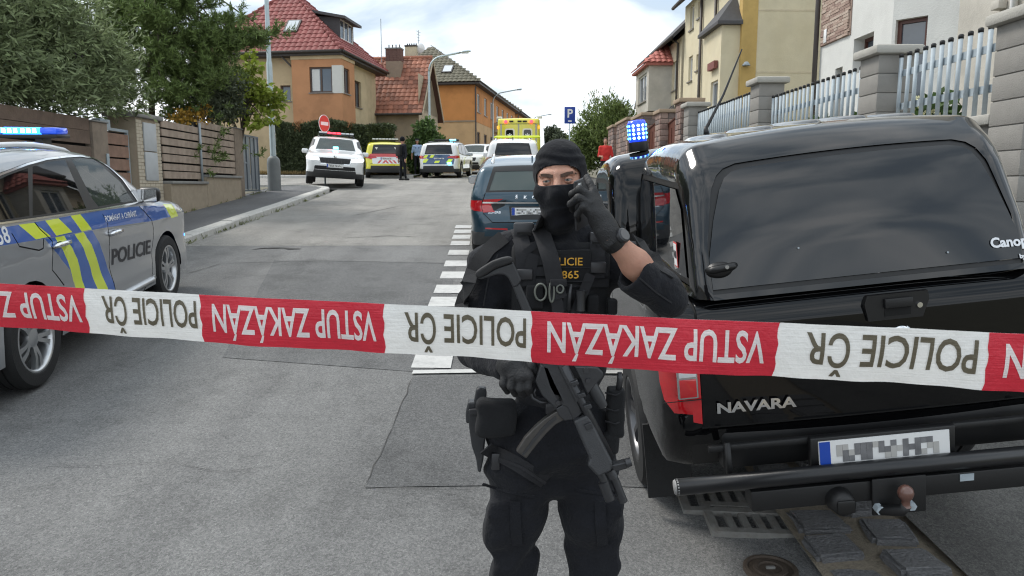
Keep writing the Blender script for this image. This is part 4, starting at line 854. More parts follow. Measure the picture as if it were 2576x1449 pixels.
C = np.stack([RNG.uniform(HX0 + 1, HX1 - 2, 1500), RNG.uniform(-.62, .3, 1500), HH - np.abs(RNG.normal(size=1500)) * .22], 1); C = np.vstack([C] * 3) + RNG.normal(size=(4500, 3)) * .06; keep = np.sin(C[:, 0] * 1.7) > .3; leaves('browned_tips', C[keep], RNG.normal(size=C[keep].shape), .13, .05, L_RUSTY, he)
o = tuple(F(1072, 435, 39.5)); tree('climber_bush', o, [((0, 0, 1.2), (.95, .8, 1.0), 2), ((0, 0, 2.2), (.45, .45, .45), .8), ((-.4, 0, .6), (.7, .6, .6), 1), ((.55, 0, 1.0), (.5, .5, .9), .8)], 230, 40, .2, .12, L_CLIMB, 'rounded green climber bush round the curved lamp post', 'bush', .3, .06, .5)
o = (F(1525, 380, 34).x, 34, g(4, 34))
bu = tree('tall_bush', o, [((-.1, 0, 1.9), (1.2, 1.0, 1.5), 3), ((-1.0, 0, 1.3), (.7, .6, 1.0), 1.3), ((.6, 0, 2.2), (.7, .7, 1.1), 1.5)], 300, 50, .2, .06, L_BUSH, 'tall feathery green bush behind the parking sign', 'bush', .4, .07, -.5)
C = []; 
for k in range(60): b_ = in_ell((0, 0, 2.6), (1.2, .9, .9)); C += [b_ + np.array((0, 0, j * .03)) + RNG.normal(size=3) * .05 for j in range(18)]
leaves('shoot', np.array(C), RNG.normal(size=(len(C), 3)) * .4 + np.array((0, 0, 1)), .2, .04, L_BUSH, bu)
for k, (px, py, Y, s_) in enumerate(((1382, 338, 120, 1.5), (1366, 344, 125, 1.1), (1406, 346, 118, 1.2))):
    p = F(px, py, Y); tree('far_tree', (p.x, p.y, g(0, Y)), [((0, 0, 2.2 * s_), (s_, s_, 1.6 * s_), 2), ((.3 * s_, 0, 3.4 * s_), (.6 * s_, .6 * s_, s_), 1)], 60, 40, .5, .3, L_DARK, ('distant dark tree right of the ambulance roof', 'distant low tree just beside the ambulance', 'distant tree near the parking sign pole')[k], 'tree', .8, .15)
# hydrangeas behind the railing
BLOOM = leaf_mat('hydrangea_bloom', (.72, .70, .46), .15, .2); L_HYD = leaf_mat('hydrangea_leaf', (.07, .12, .035), .4)
for k, (y, h) in enumerate(((8.9, 1.75), (9.7, 1.7), (10.6, 1.65), (11.5, 1.7), (13.6, 1.75), (15.2, 1.7))):
    o = (RX + .95, y, 1.15); e_ = tree('hydrangea', o, [((0, 0, h - .45), (.4, .5, .4), 1)], 45, 22, .14, .09, L_HYD, ['hydrangea with pale blooms behind the second block pillar', 'hydrangea with cream blooms behind the middle railing', 'hydrangea with many cream blooms beside the third block pillar', 'low hydrangea close to the third block pillar', 'hydrangea behind the farthest railing, nearer one', 'hydrangea behind the farthest railing, farther one'][k], 'flowering bush', .2, .02, 0, group='hydrangeas behind the railing')
    for j in range(11):
        c = in_ell((-.15, 0, h - .3), (.35, .5, .35)); c[0] = -abs(c[0]) if j % 2 else c[0]; d = RNG.normal(size=(90, 3)); d /= np.linalg.norm(d, axis=1)[:, None]; leaves('bloom', c + d * .085 * np.array([1, 1, .75]), d + RNG.normal(size=d.shape) * .6, .035, .035, BLOOM, e_)
tag(sheet('right_gardens', fr(4.5, 7.45, 4), fr(4, 34, 30), M['earth'], .9), kind='structure')
tag(sheet('left_gardens', fr(-16, -7.2, 4), fr(4, 24, 20), M['earth'], .1), kind='structure')
g0 = np.stack([RNG.uniform(-12, -4.8, 6000), RNG.uniform(36.1, 36.5, 6000), np.zeros(6000)], 1); g0[:, 2] = [g(a, b) + .12 for a, b in g0[:, :2]]
tag(leaves('dry_grass', g0, RNG.normal(size=g0.shape) * .4 + np.array((0, 0, 1)), .16, .025, leaf_mat('dry_grass_blade', (.30, .22, .10), .4)), kind='stuff')

wd_ = []
for k in range(150):
    y = RNG.uniform(5, 23); x = random.choice((KX - .02, KX + .02, -6.82, -6.85)); n_ = RNG.integers(4, 14); wd_.append(np.stack([x + RNG.normal(size=n_) * .025, y + RNG.normal(size=n_) * .06, np.full(n_, g(x, y) + (.0 if x > -6 else .11))], 1))
wd_ = np.vstack(wd_); tag(leaves('weeds', wd_, RNG.normal(size=wd_.shape) * .5 + np.array((0, 0, 1)), .07, .014, leaf_mat('weed_leaf', (.16, .18, .06), .4)), kind='stuff')
# ------------------------------------------------------------------ vehicle shells
def chaikin(p, n=2):
    p = np.array(p, float)
    for _ in range(n):
        q = [p[0]]
        for a, b in zip(p, p[1:]): q += [a * .75 + b * .25, a * .25 + b * .75]
        q.append(p[-1]); q = np.array(q); q = np.delete(q, [1, len(q) - 2], 0) if n and len(q) > 6 else q; p = q
    return p
def resample(p, ds, closed=False):
    p = [np.array(q, float) for q in p]; 
    if closed: p = p + [p[0]]
    out = []
    for a, b in zip(p, p[1:]):
        n = max(1, int(np.linalg.norm(b - a) / ds + .5)); out += [a + (b - a) * i / n for i in range(n)]
    if not closed: out.append(p[-1])
    return np.array(out)
def pip(P_, poly):
    x, y = P_[:, 0], P_[:, 1]; c = np.zeros(len(P_), bool); n = len(poly)
    for i in range(n):
        (x1, y1), (x2, y2) = poly[i], poly[(i + 1) % n]
        if y1 == y2: continue
        c ^= ((y1 > y) != (y2 > y)) & (x < (x2 - x1) * (y - y1) / (y2 - y1) + x1)
    return c
def seg_dist(P_, L):
    d = np.full(len(P_), 9.)
    for a, b in zip(L, L[1:]):
        ab = b - a; t = np.clip(((P_ - a) @ ab) / max(ab @ ab, 1e-12), 0, 1); d = np.minimum(d, np.linalg.norm(P_ - a - t[:, None] * ab, axis=1))
    return d
def seam(pts, w_=.012):
    """thin outline along a line of points"""
    p = [np.array(q, float) for q in pts]; l, r_ = [], []
    for i, q in enumerate(p):
        d = p[min(i + 1, len(p) - 1)] - p[max(i - 1, 0)]; d /= np.linalg.norm(d); n = np.array((-d[1], d[0])) * w_ / 2; l.append(q + n); r_.append(q - n)
    return l + r_[::-1]
def circle(c, r, n=28): return [(c[0] + r * math.cos(2 * math.pi * i / n), c[1] + r * math.sin(2 * math.pi * i / n)) for i in range(n)]
def rrect(x0, x1, y0, y1, r, n=4):
    o = []
    for cx, cy, a in ((x1 - r, y1 - r, 0), (x0 + r, y1 - r, 90), (x0 + r, y0 + r, 180), (x1 - r, y0 + r, 270)): o += [(cx + r * math.cos(R(a + 90 * i / n)), cy + r * math.sin(R(a + 90 * i / n))) for i in range(n + 1)]
    return o
def patch(boundary, regions, grid, extra=()):
    """triangles of the outline, split exactly along every region's outline: {name: faces}, with the plane points"""
    B = resample(boundary, grid, True); pts = list(B); edges = [(i, (i + 1) % len(B)) for i in range(len(B))]; lines = [np.vstack([B, B[:1]])]
    for nm, poly in regions:
        q = resample(poly, grid, True); n0 = len(pts); pts += list(q); edges += [(n0 + i, n0 + (i + 1) % len(q)) for i in range(len(q))]; lines.append(np.vstack([q, q[:1]]))
    lo, hi = B.min(0), B.max(0); gx, gy = np.meshgrid(np.arange(lo[0], hi[0], grid), np.arange(lo[1], hi[1], grid)); gp = np.stack([gx.ravel() , gy.ravel()], 1) + grid * .37
    if len(extra): gp = np.vstack([np.array(extra), gp])
    gp = gp[pip(gp, B)]; keep = np.ones(len(gp), bool)
    for l in lines: keep &= seg_dist(gp, l) > (grid * .3)
    if len(extra):
        ex = np.array(extra); ex = ex[pip(ex, B)]; k2 = np.ones(len(ex), bool)
        for l in lines[1:]: k2 &= seg_dist(ex, l) > .006
        gp = np.vstack([gp[keep], ex[k2]])
    else: gp = gp[keep]
    pts += list(gp)
    v, _, f, *_ = delaunay_2d_cdt([Vector((float(a), float(b))) for a, b in pts], edges, [], 0, 1e-5)
    V = np.array([tuple(q) for q in v]); T = np.array(f); C = V[T].mean(1); ok = pip(C, B); cls = np.full(len(T), -1)
    for i, (nm, poly) in enumerate(regions): cls[pip(C, [tuple(q) for q in poly])] = i
    out = {}
    for i in range(-1, len(regions)):
        k = T[ok & (cls == i)]
        if len(k): out.setdefault('body' if i < 0 else 'HOLE' if regions[i][0] == 'HOLE' else '%s|%d' % (regions[i][0], i), []).extend(k.tolist())
    return V, out
class Shell:
    """a body: side outline (y, z) from front bottom over the roof to rear bottom, half width, edge radius, plan taper, belt and tumblehome"""
    def __init__(s, sil, W, r=.12, belt=1.0, tumble=.22, ft=(.5, .14), rt=(.4, .08), grid=.1, crown=.03, tuck=.05, tuckz=.45, smooth=2, roofr=None):
        s.sil = resample(chaikin(sil, smooth), grid * .6); s.W, s.r, s.belt, s.tumble, s.ft, s.rt, s.grid, s.crown, s.tuck, s.tuckz = W, r, belt, tumble, ft, rt, grid, crown, tuck, tuckz
        d = np.linalg.norm(np.diff(s.sil, axis=0), axis=1); s.S = np.concatenate([[0], np.cumsum(d)]); s.y1, s.y0 = s.sil[:, 0].max(), s.sil[:, 0].min(); s.itop = int(np.argmax(s.sil[:, 1]))
    def width(s, y, z):
        w_ = np.full(len(y), s.W)
        t = np.clip((y - (s.y1 - s.ft[0])) / s.ft[0], 0, 1); w_ -= s.ft[1] * t ** 2.2; t = np.clip(((s.y0 + s.rt[0]) - y) / s.rt[0], 0, 1); w_ -= s.rt[1] * t ** 2.4
        b = s.belt(y) if callable(s.belt) else s.belt; u = np.maximum(z - b + .04, 0); w_ -= np.where(u < .08, u * u / .16, u - .04) * s.tumble
        w_ -= s.tuck * np.clip((s.tuckz - z) / .3, 0, 1) ** 2
        if s.tuck: w_ += .010 * np.exp(-((z - b + .13) / .035) ** 2) - .016 * np.exp(-((z - b + .43) / .11) ** 2)
        return w_
    def side(s, P_):
        y, z = P_[:, 0], P_[:, 1]; d = seg_dist(P_, s.sil); r = s.r(y, z) if callable(s.r) else np.full(len(y), s.r); t = np.clip(1 - d / r, 0, 1)
        return s.width(y, z) - r * (1 - np.sqrt(np.maximum(0, 1 - t * t)))
    def edge(s): return s.side(s.sil)
    def s_at(s, y=None, z=None, where='rear'):
        if where == 'top': k = np.argsort(-s.sil[:, 0]); i = np.arange(len(s.sil)); a = s.sil[:, 0]; m = s.sil[:, 1] > s.sil[:, 1].max() * .45; yy = a[m]; ss = s.S[m]; o = np.argsort(yy); return float(np.interp(y, yy[o], ss[o]))
        i = s.itop
        if where == 'rear': zz, ss = s.sil[i:, 1], s.S[i:]
        else: zz, ss = s.sil[:i + 1, 1], s.S[:i + 1]
        o = np.argsort(zz); return float(np.interp(z, zz[o], ss[o]))
    def band(s, Q):
        x, t = Q[:, 0], Q[:, 1]; y, z = np.interp(t, s.S, s.sil[:, 0]), np.interp(t, s.S, s.sil[:, 1]); ty, tz = np.gradient(s.sil[:, 0], s.S), np.gradient(s.sil[:, 1], s.S)
        ty, tz = np.interp(t, s.S, ty), np.interp(t, s.S, tz); l = np.hypot(ty, tz); ny, nz_ = tz / l, -ty / l; hw = np.interp(t, s.S, s.edge()); c = s.crown * np.clip(1 - (x / hw) ** 2, 0, 1)
        fade = np.clip(np.minimum(t - s.S[0], s.S[-1] - t) / .25, 0, 1); c = c * fade
        return np.stack([x, y + ny * c, z + nz_ * c], 1), np.stack([0 * x, ny, nz_], 1)
    def build(s, root, paint, side_regions=(), band_regions=(), mats=None, holes=(), name='body', sides=(1, -1), offs=None, bottom=None):
        """regions: (part name, outline); same names share one mesh per side; mats: {part name: material}"""
        offs = offs or {}; mats = mats or {}; bot = bottom or []
        bound = [tuple(q) for q in s.sil] + list(bot); ex = []
        r0 = s.r(np.array([0.]), np.array([1.]))[0] if callable(s.r) else s.r; dd = np.gradient(s.sil, axis=0); dd /= np.linalg.norm(dd, axis=1)[:, None]; nn = np.stack([dd[:, 1], -dd[:, 0]], 1)
        for k in (.04, .14, .32, .6, 1.0): ex += list(s.sil - nn * r0 * k * -1 if False else s.sil + nn * -r0 * k)
        V, out = patch(bound, [(n, p) for n, p in side_regions] + [('HOLE', h) for h in holes], s.grid, ex)
        X = s.side(V); acc = {}
        for nm, f in out.items():
            if nm == 'HOLE': continue
            f = np.array(f); us, inv = np.unique(f, return_inverse=True); inv = inv.reshape(f.shape)
            for sg in sides:
                v = np.stack([(X[us] + offs.get(nm.split('|')[0], 0)) * sg, V[us, 0], V[us, 1]], 1); q = inv if sg > 0 else inv[:, ::-1]
                if nm == 'body': a = acc.setdefault('body', [[], []]); n0 = len(a[0]); a[0].extend(v.tolist()); a[1].extend((q + n0).tolist())
                else: s.part(root, nm, v, q, mats.get(nm.split('|')[0], paint))
        E = s.edge(); bb = [(-e, t) for e, t in zip(E, s.S)] + [(e, t) for e, t in zip(E[::-1], s.S[::-1])]
        V, out = patch(bb, list(band_regions), s.grid); 
        for nm, f in out.items():
            if nm == 'HOLE': continue
            f = np.array(f); us, inv = np.unique(f, return_inverse=True); inv = inv.reshape(f.shape); p, n = s.band(V[us]); p = p + n * offs.get(nm.split('|')[0], 0)
            if nm == 'body': a = acc.setdefault('body', [[], []]); n0 = len(a[0]); a[0].extend(p.tolist()); a[1].extend((inv[:, ::-1] + n0).tolist())
            else: s.part(root, nm, p, inv[:, ::-1], mats.get(nm.split('|')[0], paint))
        v, f = acc['body']; o = mk(name, v, f, paint, root, True); bm = bmesh.new(); bm.from_mesh(o.data); bmesh.ops.remove_doubles(bm, verts=bm.verts[:], dist=.0015); bmesh.ops.recalc_face_normals(bm, faces=bm.faces[:]); bm.to_mesh(o.data); bm.free()
        s.fix(o); return o
    def part(s, root, nm, v, f, mt):
        o = mk(nm.split('|')[0], v, f, mt, root, True); return o
    def fix(s, o):
        me = o.data; n = len(me.polygons); c = np.zeros(3 * n); me.polygons.foreach_get('normal', c); me2 = np.zeros(3 * n); me.polygons.foreach_get('center', me2)
        if (c.reshape(-1, 3) * (me2.reshape(-1, 3) - np.array((0, (s.y0 + s.y1) / 2, .8)))).sum() < 0: me.flip_normals()
    def text(s, root, name, txt, size, at, mt, where='rear', bold=0, sx=1, ang=0, shear=0, off=.004, flip=1):
        """lettering laid on the band (at = x, z) or on a side (at = y, z, side)"""
        v, f = text_mesh(txt, size, bold, sx, shear=shear); ca, sa = math.cos(ang), math.sin(ang); q = np.array([(p.x * ca - p.y * sa, p.x * sa + p.y * ca) for p in v])
        if where == 'rear': s0 = s.s_at(z=at[1]); p, n = s.band(np.stack([at[0] + q[:, 0], s0 - q[:, 1]], 1)); p = p + n * off
        elif where == 'front': s0 = s.s_at(z=at[1], where='front'); p, n = s.band(np.stack([at[0] - q[:, 0], s0 + q[:, 1]], 1)); p = p + n * off
        else:
            sg = at[2]; Q = np.stack([at[0] + q[:, 0] * sg, at[1] + q[:, 1]], 1); p = np.stack([(s.side(Q) + off) * sg, Q[:, 0], Q[:, 1]], 1)
        return mk(name, p, f, mt, root)
PAINT = lambda n, c, **k: mat(n, c, k.pop('rough', .3), var=.03, coat=1, spec=.5, back=(.03, .03, .032), **k)
M['p_silver'] = PAINT('silver_paint', (.36, .37, .385), metal=.5, rough=.3); M['p_white'] = PAINT('white_paint', (.74, .75, .75)); M['p_black'] = PAINT('black_paint', (.003, .0031, .0036), rough=.12); M['p_black'].node_tree.nodes['Principled BSDF'].inputs['Specular IOR Level'].default_value = .05; M['p_black'].node_tree.nodes['Principled BSDF'].inputs['Coat Weight'].default_value = .7; M['p_blue'] = PAINT('petrol_blue_paint', (.014, .048, .075), metal=.35)
M['p_yellow'] = PAINT('lemon_paint', (.72, .66, .04)); M['p_cream'] = PAINT('cream_white_paint', (.72, .70, .62)); M['s_blue'] = PAINT('livery_blue', (.01, .10, .42)); M['s_yellow'] = PAINT('livery_yellow', (.72, .84, .025)); M['s_red'] = PAINT('livery_red', (.55, .03, .03))
M['s_navy'] = PAINT('livery_navy', (.02, .07, .17)); M['seam'] = mat('panel_gap', (.008, .008, .008), .8, var=0); M['trim'] = mat('black_trim', (.0075, .0075, .008), .4, var=.1); M['cladding'] = mat('grey_cladding', (.045, .046, .048), .6, var=.1)
M['glass'] = glass_mat('car_glass', (.07, .085, .08), .35); M['tint'] = glass_mat('tinted_glass', (.006, .007, .008), .12); M['dark_glass'] = mat('privacy_glass', (.008, .009, .011), .02, var=0, spec=.6); M['rear_glass'] = glass_mat('rear_glass', (.10, .13, .125), .25)  # car_glass and rear_glass: sky reflection put into a pale base colour
M['red_lens'] = mat('red_lens', (.52, .008, .014), .08, var=.15, vs_=30, coat=1, spec=.6); M['clear_lens'] = mat('clear_lens', (.68, .7, .71), .1, var=.15, vs_=40, coat=1); M['seat'] = mat('dark_seat', (.03, .03, .032), .8); M['plate'] = mat('number_plate', (.74, .74, .73), .4, var=.04); M['plate_blue'] = mat('plate_blue', (.01, .06, .38), .4, var=0); M['plate_mid'] = mat('plate_mosaic_pale', (.42, .41, .39), .5, var=.1); M['plate_grey'] = mat('plate_mosaic', (.16, .16, .165), .5, var=.6, vs_=25)
M['led_blue'] = mat('blue_lamp_lit', (.02, .22, 1.0), .3, var=0, emit=4.5); M['led_white'] = mat('lamp_core_lit', (.35, .8, 1.0), .3, var=0, emit=9); M['lens_blue'] = mat('blue_lens', (.01, .06, .5), .1, var=.1, coat=1, emit=.55); M['led_red'] = mat('red_lamp_lit', (1, .03, .05), .3, var=0, emit=3); M['head_on'] = mat('headlight_lit', (1, .98, .92), .3, var=0, emit=3.5)
M['led_cyan'] = mat('cyan_lamp_lit', (.12, .75, 1.0), .3, var=0, emit=4)
M['letter_dark'] = mat('dark_lettering', (.03, .03, .035), .4, var=0); M['letter_white'] = mat('white_lettering', (.75, .77, .8), .4, var=0)
def make_wheel(r, w_, rim_r, spokes=5, rim_mt=None, double=True):
    """wheel about the x axis, its face at +x: tyre with tread, rim, spokes"""
    ty = MB().lathe([(rim_r, -w_ / 2 + .01), (rim_r + .012, -w_ / 2), (r * .93, -w_ / 2 + .005), (r * .985, -w_ / 2 + .03), (r, -w_ / 2 + .055), (r, -.035), (r - .012, -.033), (r - .012, -.022), (r, -.02), (r, .02), (r - .012, .022), (r - .012, .033), (r, .035), (r, w_ / 2 - .055), (r * .985, w_ / 2 - .03), (r * .93, w_ / 2 - .005), (rim_r + .03, w_ / 2 - .002), (rim_r + .012, w_ / 2 - .004), (rim_r, w_ / 2 - .015)], 40, 'x').build('tyre', M['rubber'], None, auto=35)
    rm = MB().lathe([(rim_r + .004, w_ / 2 - .008), (rim_r - .008, w_ / 2 - .004), (rim_r - .02, w_ / 2 - .02), (rim_r - .03, w_ / 2 - .08), (rim_r - .04, -w_ / 2 + .02)], 40, 'x')
    sp = MB(); xo = w_ / 2 - .03
    for k in range(spokes):
        a = 2 * math.pi * k / spokes
        for da in ((-.17, .17) if double else (0,)):
            p0, p1 = Vector((xo - .02, .06 * math.cos(a + da * .9), .06 * math.sin(a + da * .9))), Vector((xo - .012, (rim_r - .015) * math.cos(a + da), (rim_r - .015) * math.sin(a + da)))
            sp.strap([p0, p0.lerp(p1, .5) + Vector((.012, 0, 0)), p1], [.034, .03, .046], .03, (1, 0, 0))
    sp.lathe([(0, xo + .005), (.03, xo + .004), (.07, xo - .004), (.078, xo - .03), (.07, xo - .06)], 20, 'x')
    s_ = sp.build('spokes', rim_mt or M['alu'], None, auto=40); rm_ = rm.build('rim', rim_mt or M['alu'], None, True)
    bk = MB().lathe([(0, -.02), (rim_r - .03, -.02), (rim_r - .03, -.03), (0, -.03)], 24, 'x').build('brake_disc', mat('dark_brake', (.05, .05, .052), .5, metal=.5), None)
    return (ty, rm_, s_, bk)
def put_wheel(parts, root, x, y, z, first, turn=0):
    e_ = empty('wheel', (x, y, z), (0, 0, (math.pi if x < 0 else 0) + turn), parent=root); a = random.uniform(0, 6)
    for p in parts:
        o = p if first else p.copy()
        if not first: COL.objects.link(o)
        o.parent = e_; o.rotation_euler = (a, 0, 0)
    return e_
def wheels(root, parts, W, ys, r, turn=0):
    first = True
    for y in ys:
        for sx in (1, -1): put_wheel(parts, root, sx * W, y, r, first, turn if y == max(ys) else 0); first = False
def innards(root, W, y0, y1, zb, seats=True, floor=.32):
    bx('underbody', M['trim'], root, -W + .3, W - .3, y0 + .25, y1 - .3, floor - .08, zb - .45)
    bx('wheel_wells', M['void'], root, -W + .22, W - .22, y0 + .2, y1 - .2, floor, zb - .5)
    if seats:
        for y, xs in ((.15, (-.38, .38)), (-.75, (-.42, 0, .42))):
            for x in xs: 
                o = bx('seat', M['seat'], root, x - .24, x + .24, y - .08, y + .08, .55, 1.12, .05, Matrix.Translation((0, 0, 0)) @ Matrix.Rotation(R(0), 4, 'X')); bx('headrest', M['seat'], o, x - .13, x + .13, y - .06, y + .04, 1.15, 1.34, .04)
        bx('dashboard', M['seat'], root, -W + .22, W - .22, .75, 1.2, .75, zb + .0, .05)
def plate(root, M4, w_=.52, h_=.11):
    o = MB().box(-w_ / 2, w_ / 2, -.008, 0, -h_ / 2, h_ / 2, M4).build('number_plate', M['plate'], root); MB().box(-w_ / 2 + .002, -w_ / 2 + .045, -.010, -.0085, -h_ / 2 + .002, h_ / 2 - .002, M4).build('blue_band', M['plate_blue'], o)
    x = -w_ / 2 + .07
    while x < w_ / 2 - .06:
        for z in (-.036, -.012, .012):
            if random.random() < .55: MB().box(x, x + .023, -.0105, -.0085, z, z + .024, M4).build('print', random.choice((M['plate_grey'], M['plate_mid'])), o)  # grey mosaic cells blotting out the characters, not lettering
        x += .024
    return o
def rails(root, sh, y0, y1, x, mt, n=8):
    pts = []
    for i in range(n + 1):
        y = lerp(y0, y1, i / n); z = np.interp(sh.s_at(y=y, where='top'), sh.S, sh.sil[:, 1]); pts.append((0, y, float(z) + (.035 if 0 < i < n else .0)))
    for sg in (1, -1): MB().tube([(sg * (x - .0), p[1], p[2]) for p in pts], .022, 8).build('roof_rail', mt, root, True)
def mirror_part(root, x, y, z, paint, sg):
    m_ = MB().box(-.1, .11, -.06, .07, -.07, .08, Matrix.Translation((x + sg * .13, y, z)), .045); o = m_.build('wing_mirror', paint, root, auto=60); MB().box(-.085, .095, -.064, -.061, -.055, .065, Matrix.Translation((x + sg * .13, y, z))).build('mirror_glass', M['chrome'], o); MB().tube([(x - sg * .02, y + .02, z - .04), (x + sg * .08, y, z - .05)], .025, 6).build('stalk', M['trim'], o)
    return o
def light_bar(root, y, z, w_, lit=(), tilt=0):
    o = empty('light_bar', (0, y, z), (0, 0, 0), parent=root); MB().box(-w_ / 2, w_ / 2, -.13, .13, 0, .035, None, .01).build('base', M['trim'], o, auto=40)
    n = 8; 
    for k in range(n):
        x0, x1 = -w_ / 2 + w_ * k / n + .006, -w_ / 2 + w_ * (k + 1) / n - .006; key = lit[k] if k < len(lit) else 'clear'
        m_ = {'blue': M['led_blue'], 'cyan': M['led_cyan'], 'red': M['led_red'], 'lens': M['lens_blue'], 'clear': M['clear_lens'], 'dark': M['trim']}[key]
        q = MB().box(x0, x1, -.115, .115, .036, .095, None, .018).build('lamp', m_, o, auto=40)
        if key == 'blue': 
            for j in range(3): xx = lerp(x0, x1, (j + .5) / 3); MB().box(xx - .014, xx + .014, -.121, -.116, .048, .083).build('diode', M['led_white'], q)
    for sg in (-1, 1): bx('foot', M['trim'], o, sg * w_ * .36 - .03, sg * w_ * .36 + .03, -.08, .08, -.06, -.001)
    return o
SUV_SIL = [(2.12, .26), (2.27, .42), (2.29, .70), (2.2, .93), (1.95, 1.02), (1.25, 1.12), (1.08, 1.15), (.42, 1.53), (.15, 1.62), (-.5, 1.66), (-1.4, 1.63), (-1.9, 1.57), (-2.02, 1.52), (-2.08, 1.42), (-2.17, 1.12), (-2.2, .95), (-2.22, .82), (-2.28, .62), (-2.28, .42), (-2.18, .26)]
EST_SIL = [(2.25, .2), (2.40, .36), (2.41, .58), (2.3, .74), (1.9, .84), (1.25, .94), (1.05, .97), (.15, 1.37), (-.3, 1.455), (-1.2, 1.44), (-2.0, 1.36), (-2.1, 1.33), (-2.16, 1.25), (-2.34, .97), (-2.36, .9), (-2.34, .78), (-2.41, .62), (-2.42, .42), (-2.34, .22)]
def windows_side(k, yb, zb0, zb1, zt, front, rear_q=True):
    """side glass outlines: front door, rear door, quarter; yb scales lengths"""
    return None
def car(name, label, cat, loc, rot, sil, W, paint, belt, wins, arches, wr, rear=None, front=None, grid=.13, group=None, tumble=.24, side_extra=(), band_extra=(), mats=None, spokes=5, roof=None, seats=True, r=.13, upper=None, wturn=0, clad=True, offs=None, dlo=True):
    e_ = empty(name, loc, rot, label, cat, group); sh = Shell(sil, W, r, belt, tumble, grid=grid); A_ = dict(trim=M['trim'], window=M['tint'], windscreen=M['glass'], rear_window=M['dark_glass'], tail_light=M['red_lens'], headlight=M['clear_lens'], door_seam=M['seam'], seam=M['seam'], bumper=M['cladding'], grille=M['trim'], chrome_strip=M['chrome'], sill=M['cladding'], arch_trim=M['cladding'], reflector=M['red_lens'], reversing_light=M['clear_lens'], window_front=M['glass'])
    A_.update(mats or {}); side = []; y0, y1 = sh.y0, sh.y1
    zs = .42
    if clad: side.append(('sill', [(y0 - .1, .2), (y1 + .1, .2), (y1 + .1, zs), (y0 - .1, zs)]))
    if clad: side += [('arch_trim', circle((a, wr), wr + .1)) for a in arches]
    side += list(side_extra)
    if dlo: 
        allp = [p for w_ in wins for p in w_]; 
        side.append(('trim', dlo if isinstance(dlo, list) else wins_outline(wins)))
    for i, w_ in enumerate(wins): side.append(('window_front' if i == 0 else 'window', w_))
    holes = [circle((a, wr), wr + .045) for a in arches] + [[(a - .9 * wr, 0), (a + .9 * wr, 0), (a + .9 * wr, wr), (a - .9 * wr, wr)] for a in arches]
    band = []
    sr = lambda x, z: (x, sh.s_at(z=z)); sf = lambda x, z: (-x, sh.s_at(z=z, where='front'))
    for nm, poly, wh in list(band_extra): band.append((nm, [sr(*p) if wh == 'rear' else (p[0], sh.s_at(y=p[1], where='top')) if wh == 'top' else sf(*p) for p in poly]))
    sh.build(e_, paint, side, band, A_, holes, bottom=[], offs=offs or {'rear_window': -.004, 'windscreen': -.004, 'seam': -.006, 'door_seam': -.006, 'tail_light': .006, 'headlight': .004, 'chrome_strip': .008})
    innards(e_, W, y0, y1, belt if not callable(belt) else 1.0, seats)
    wheels(e_, make_wheel(wr, .23, wr * .68, spokes), W - .105, arches, wr, wturn)
    return e_, sh
def wins_outline(wins, m=.035):
    pts = np.array([p for w_ in wins for p in resample(w_, .08, True)]); lo_, hi_ = [], []
    ys = np.linspace(pts[:, 0].min(), pts[:, 0].max(), 15)
    up, dn = [], []
    for y in ys:
        near = pts[np.abs(pts[:, 0] - y) < .16]; up.append((y, near[:, 1].max() + m)); dn.append((y, near[:, 1].min() - m))
    up[0] = (ys[0] - m, up[0][1] - m); up[-1] = (ys[-1] + m, dn[-1][1] + 2 * m); dn[0] = (ys[0] - m, dn[0][1]); dn[-1] = (ys[-1] + m, dn[-1][1])
    return dn + up[::-1]
# ------------------------------------------------------------------ silver police car at the left
def local_ray(root, px, py):
    d = CR @ Vector(((px - 1288) / FPX, -(py - 724.5) / FPX, -1)); Mi = root.matrix_basis.inverted(); o = Mi @ Vector((0, 0, CAM_Z)); d = (Mi.to_3x3() @ d).normalized(); return o, d
def side_hit(root, sh, px, py, xs):
    """(y, z) on the car's right side that the pixel looks at"""
    o, d = local_ray(root, px, py)
    for _ in range(5):
        t = (xs - o.x) / d.x; p = o + d * t; xs = float(sh.side(np.array([[min(max(p.y, sh.y0 + .1), sh.y1 - .1), min(max(p.z, .3), 1.6)]]))[0])
    return (p.y, p.z)
PC_SIL = [(2.3, .28), (2.42, .45), (2.44, .75), (2.36, .95), (2.1, 1.06), (1.45, 1.15), (1.2, 1.19), (.55, 1.54), (.2, 1.66), (-.5, 1.73), (-1.4, 1.71), (-2.0, 1.63), (-2.12, 1.52), (-2.27, 1.17), (-2.37, .97), (-2.43, .6), (-2.41, .4), (-2.32, .28)]
PC_LOC, PC_ROT = (-4.52, 6.76, .475), (R(3.9), 0, R(5.6))
tmp = empty('tmp', PC_LOC, PC_ROT); tsh = Shell(PC_SIL, .985, .11, 1.06, .20, grid=.07, ft=(.6, .2))
c2 = lambda cx, cy: side_hit(tmp, tsh, cx * .4898, 287 + cy * .4898, .95)
px_ = lambda x, y: side_hit(tmp, tsh, x, y, .9)
wf = [px_(*p) for p in ((183, 402), (208, 399), (237, 405), (270, 429), (303, 458), (334, 505), (247, 519), (232, 500))]
wr_ = [px_(*p) for p in ((82, 419), (120, 408), (166, 402), (217, 524), (82, 543))]
wq = [px_(*p) for p in ((70, 423), (74, 543), (10, 553), (-60, 556), (-75, 530), (-30, 465), (20, 441))]
up = [px_(*p) for p in ((-90, 505), (-50, 470), (0, 441), (69, 415), (120, 402), (171, 396), (210, 394), (240, 399), (272, 421), (306, 452), (344, 506))]; dn = [px_(*p) for p in ((344, 508), (247, 525), (75, 549), (0, 559), (-70, 563), (-95, 540))]
dlo = up + dn
ex = []
def gb(*c): return [c2(*p) for p in c]
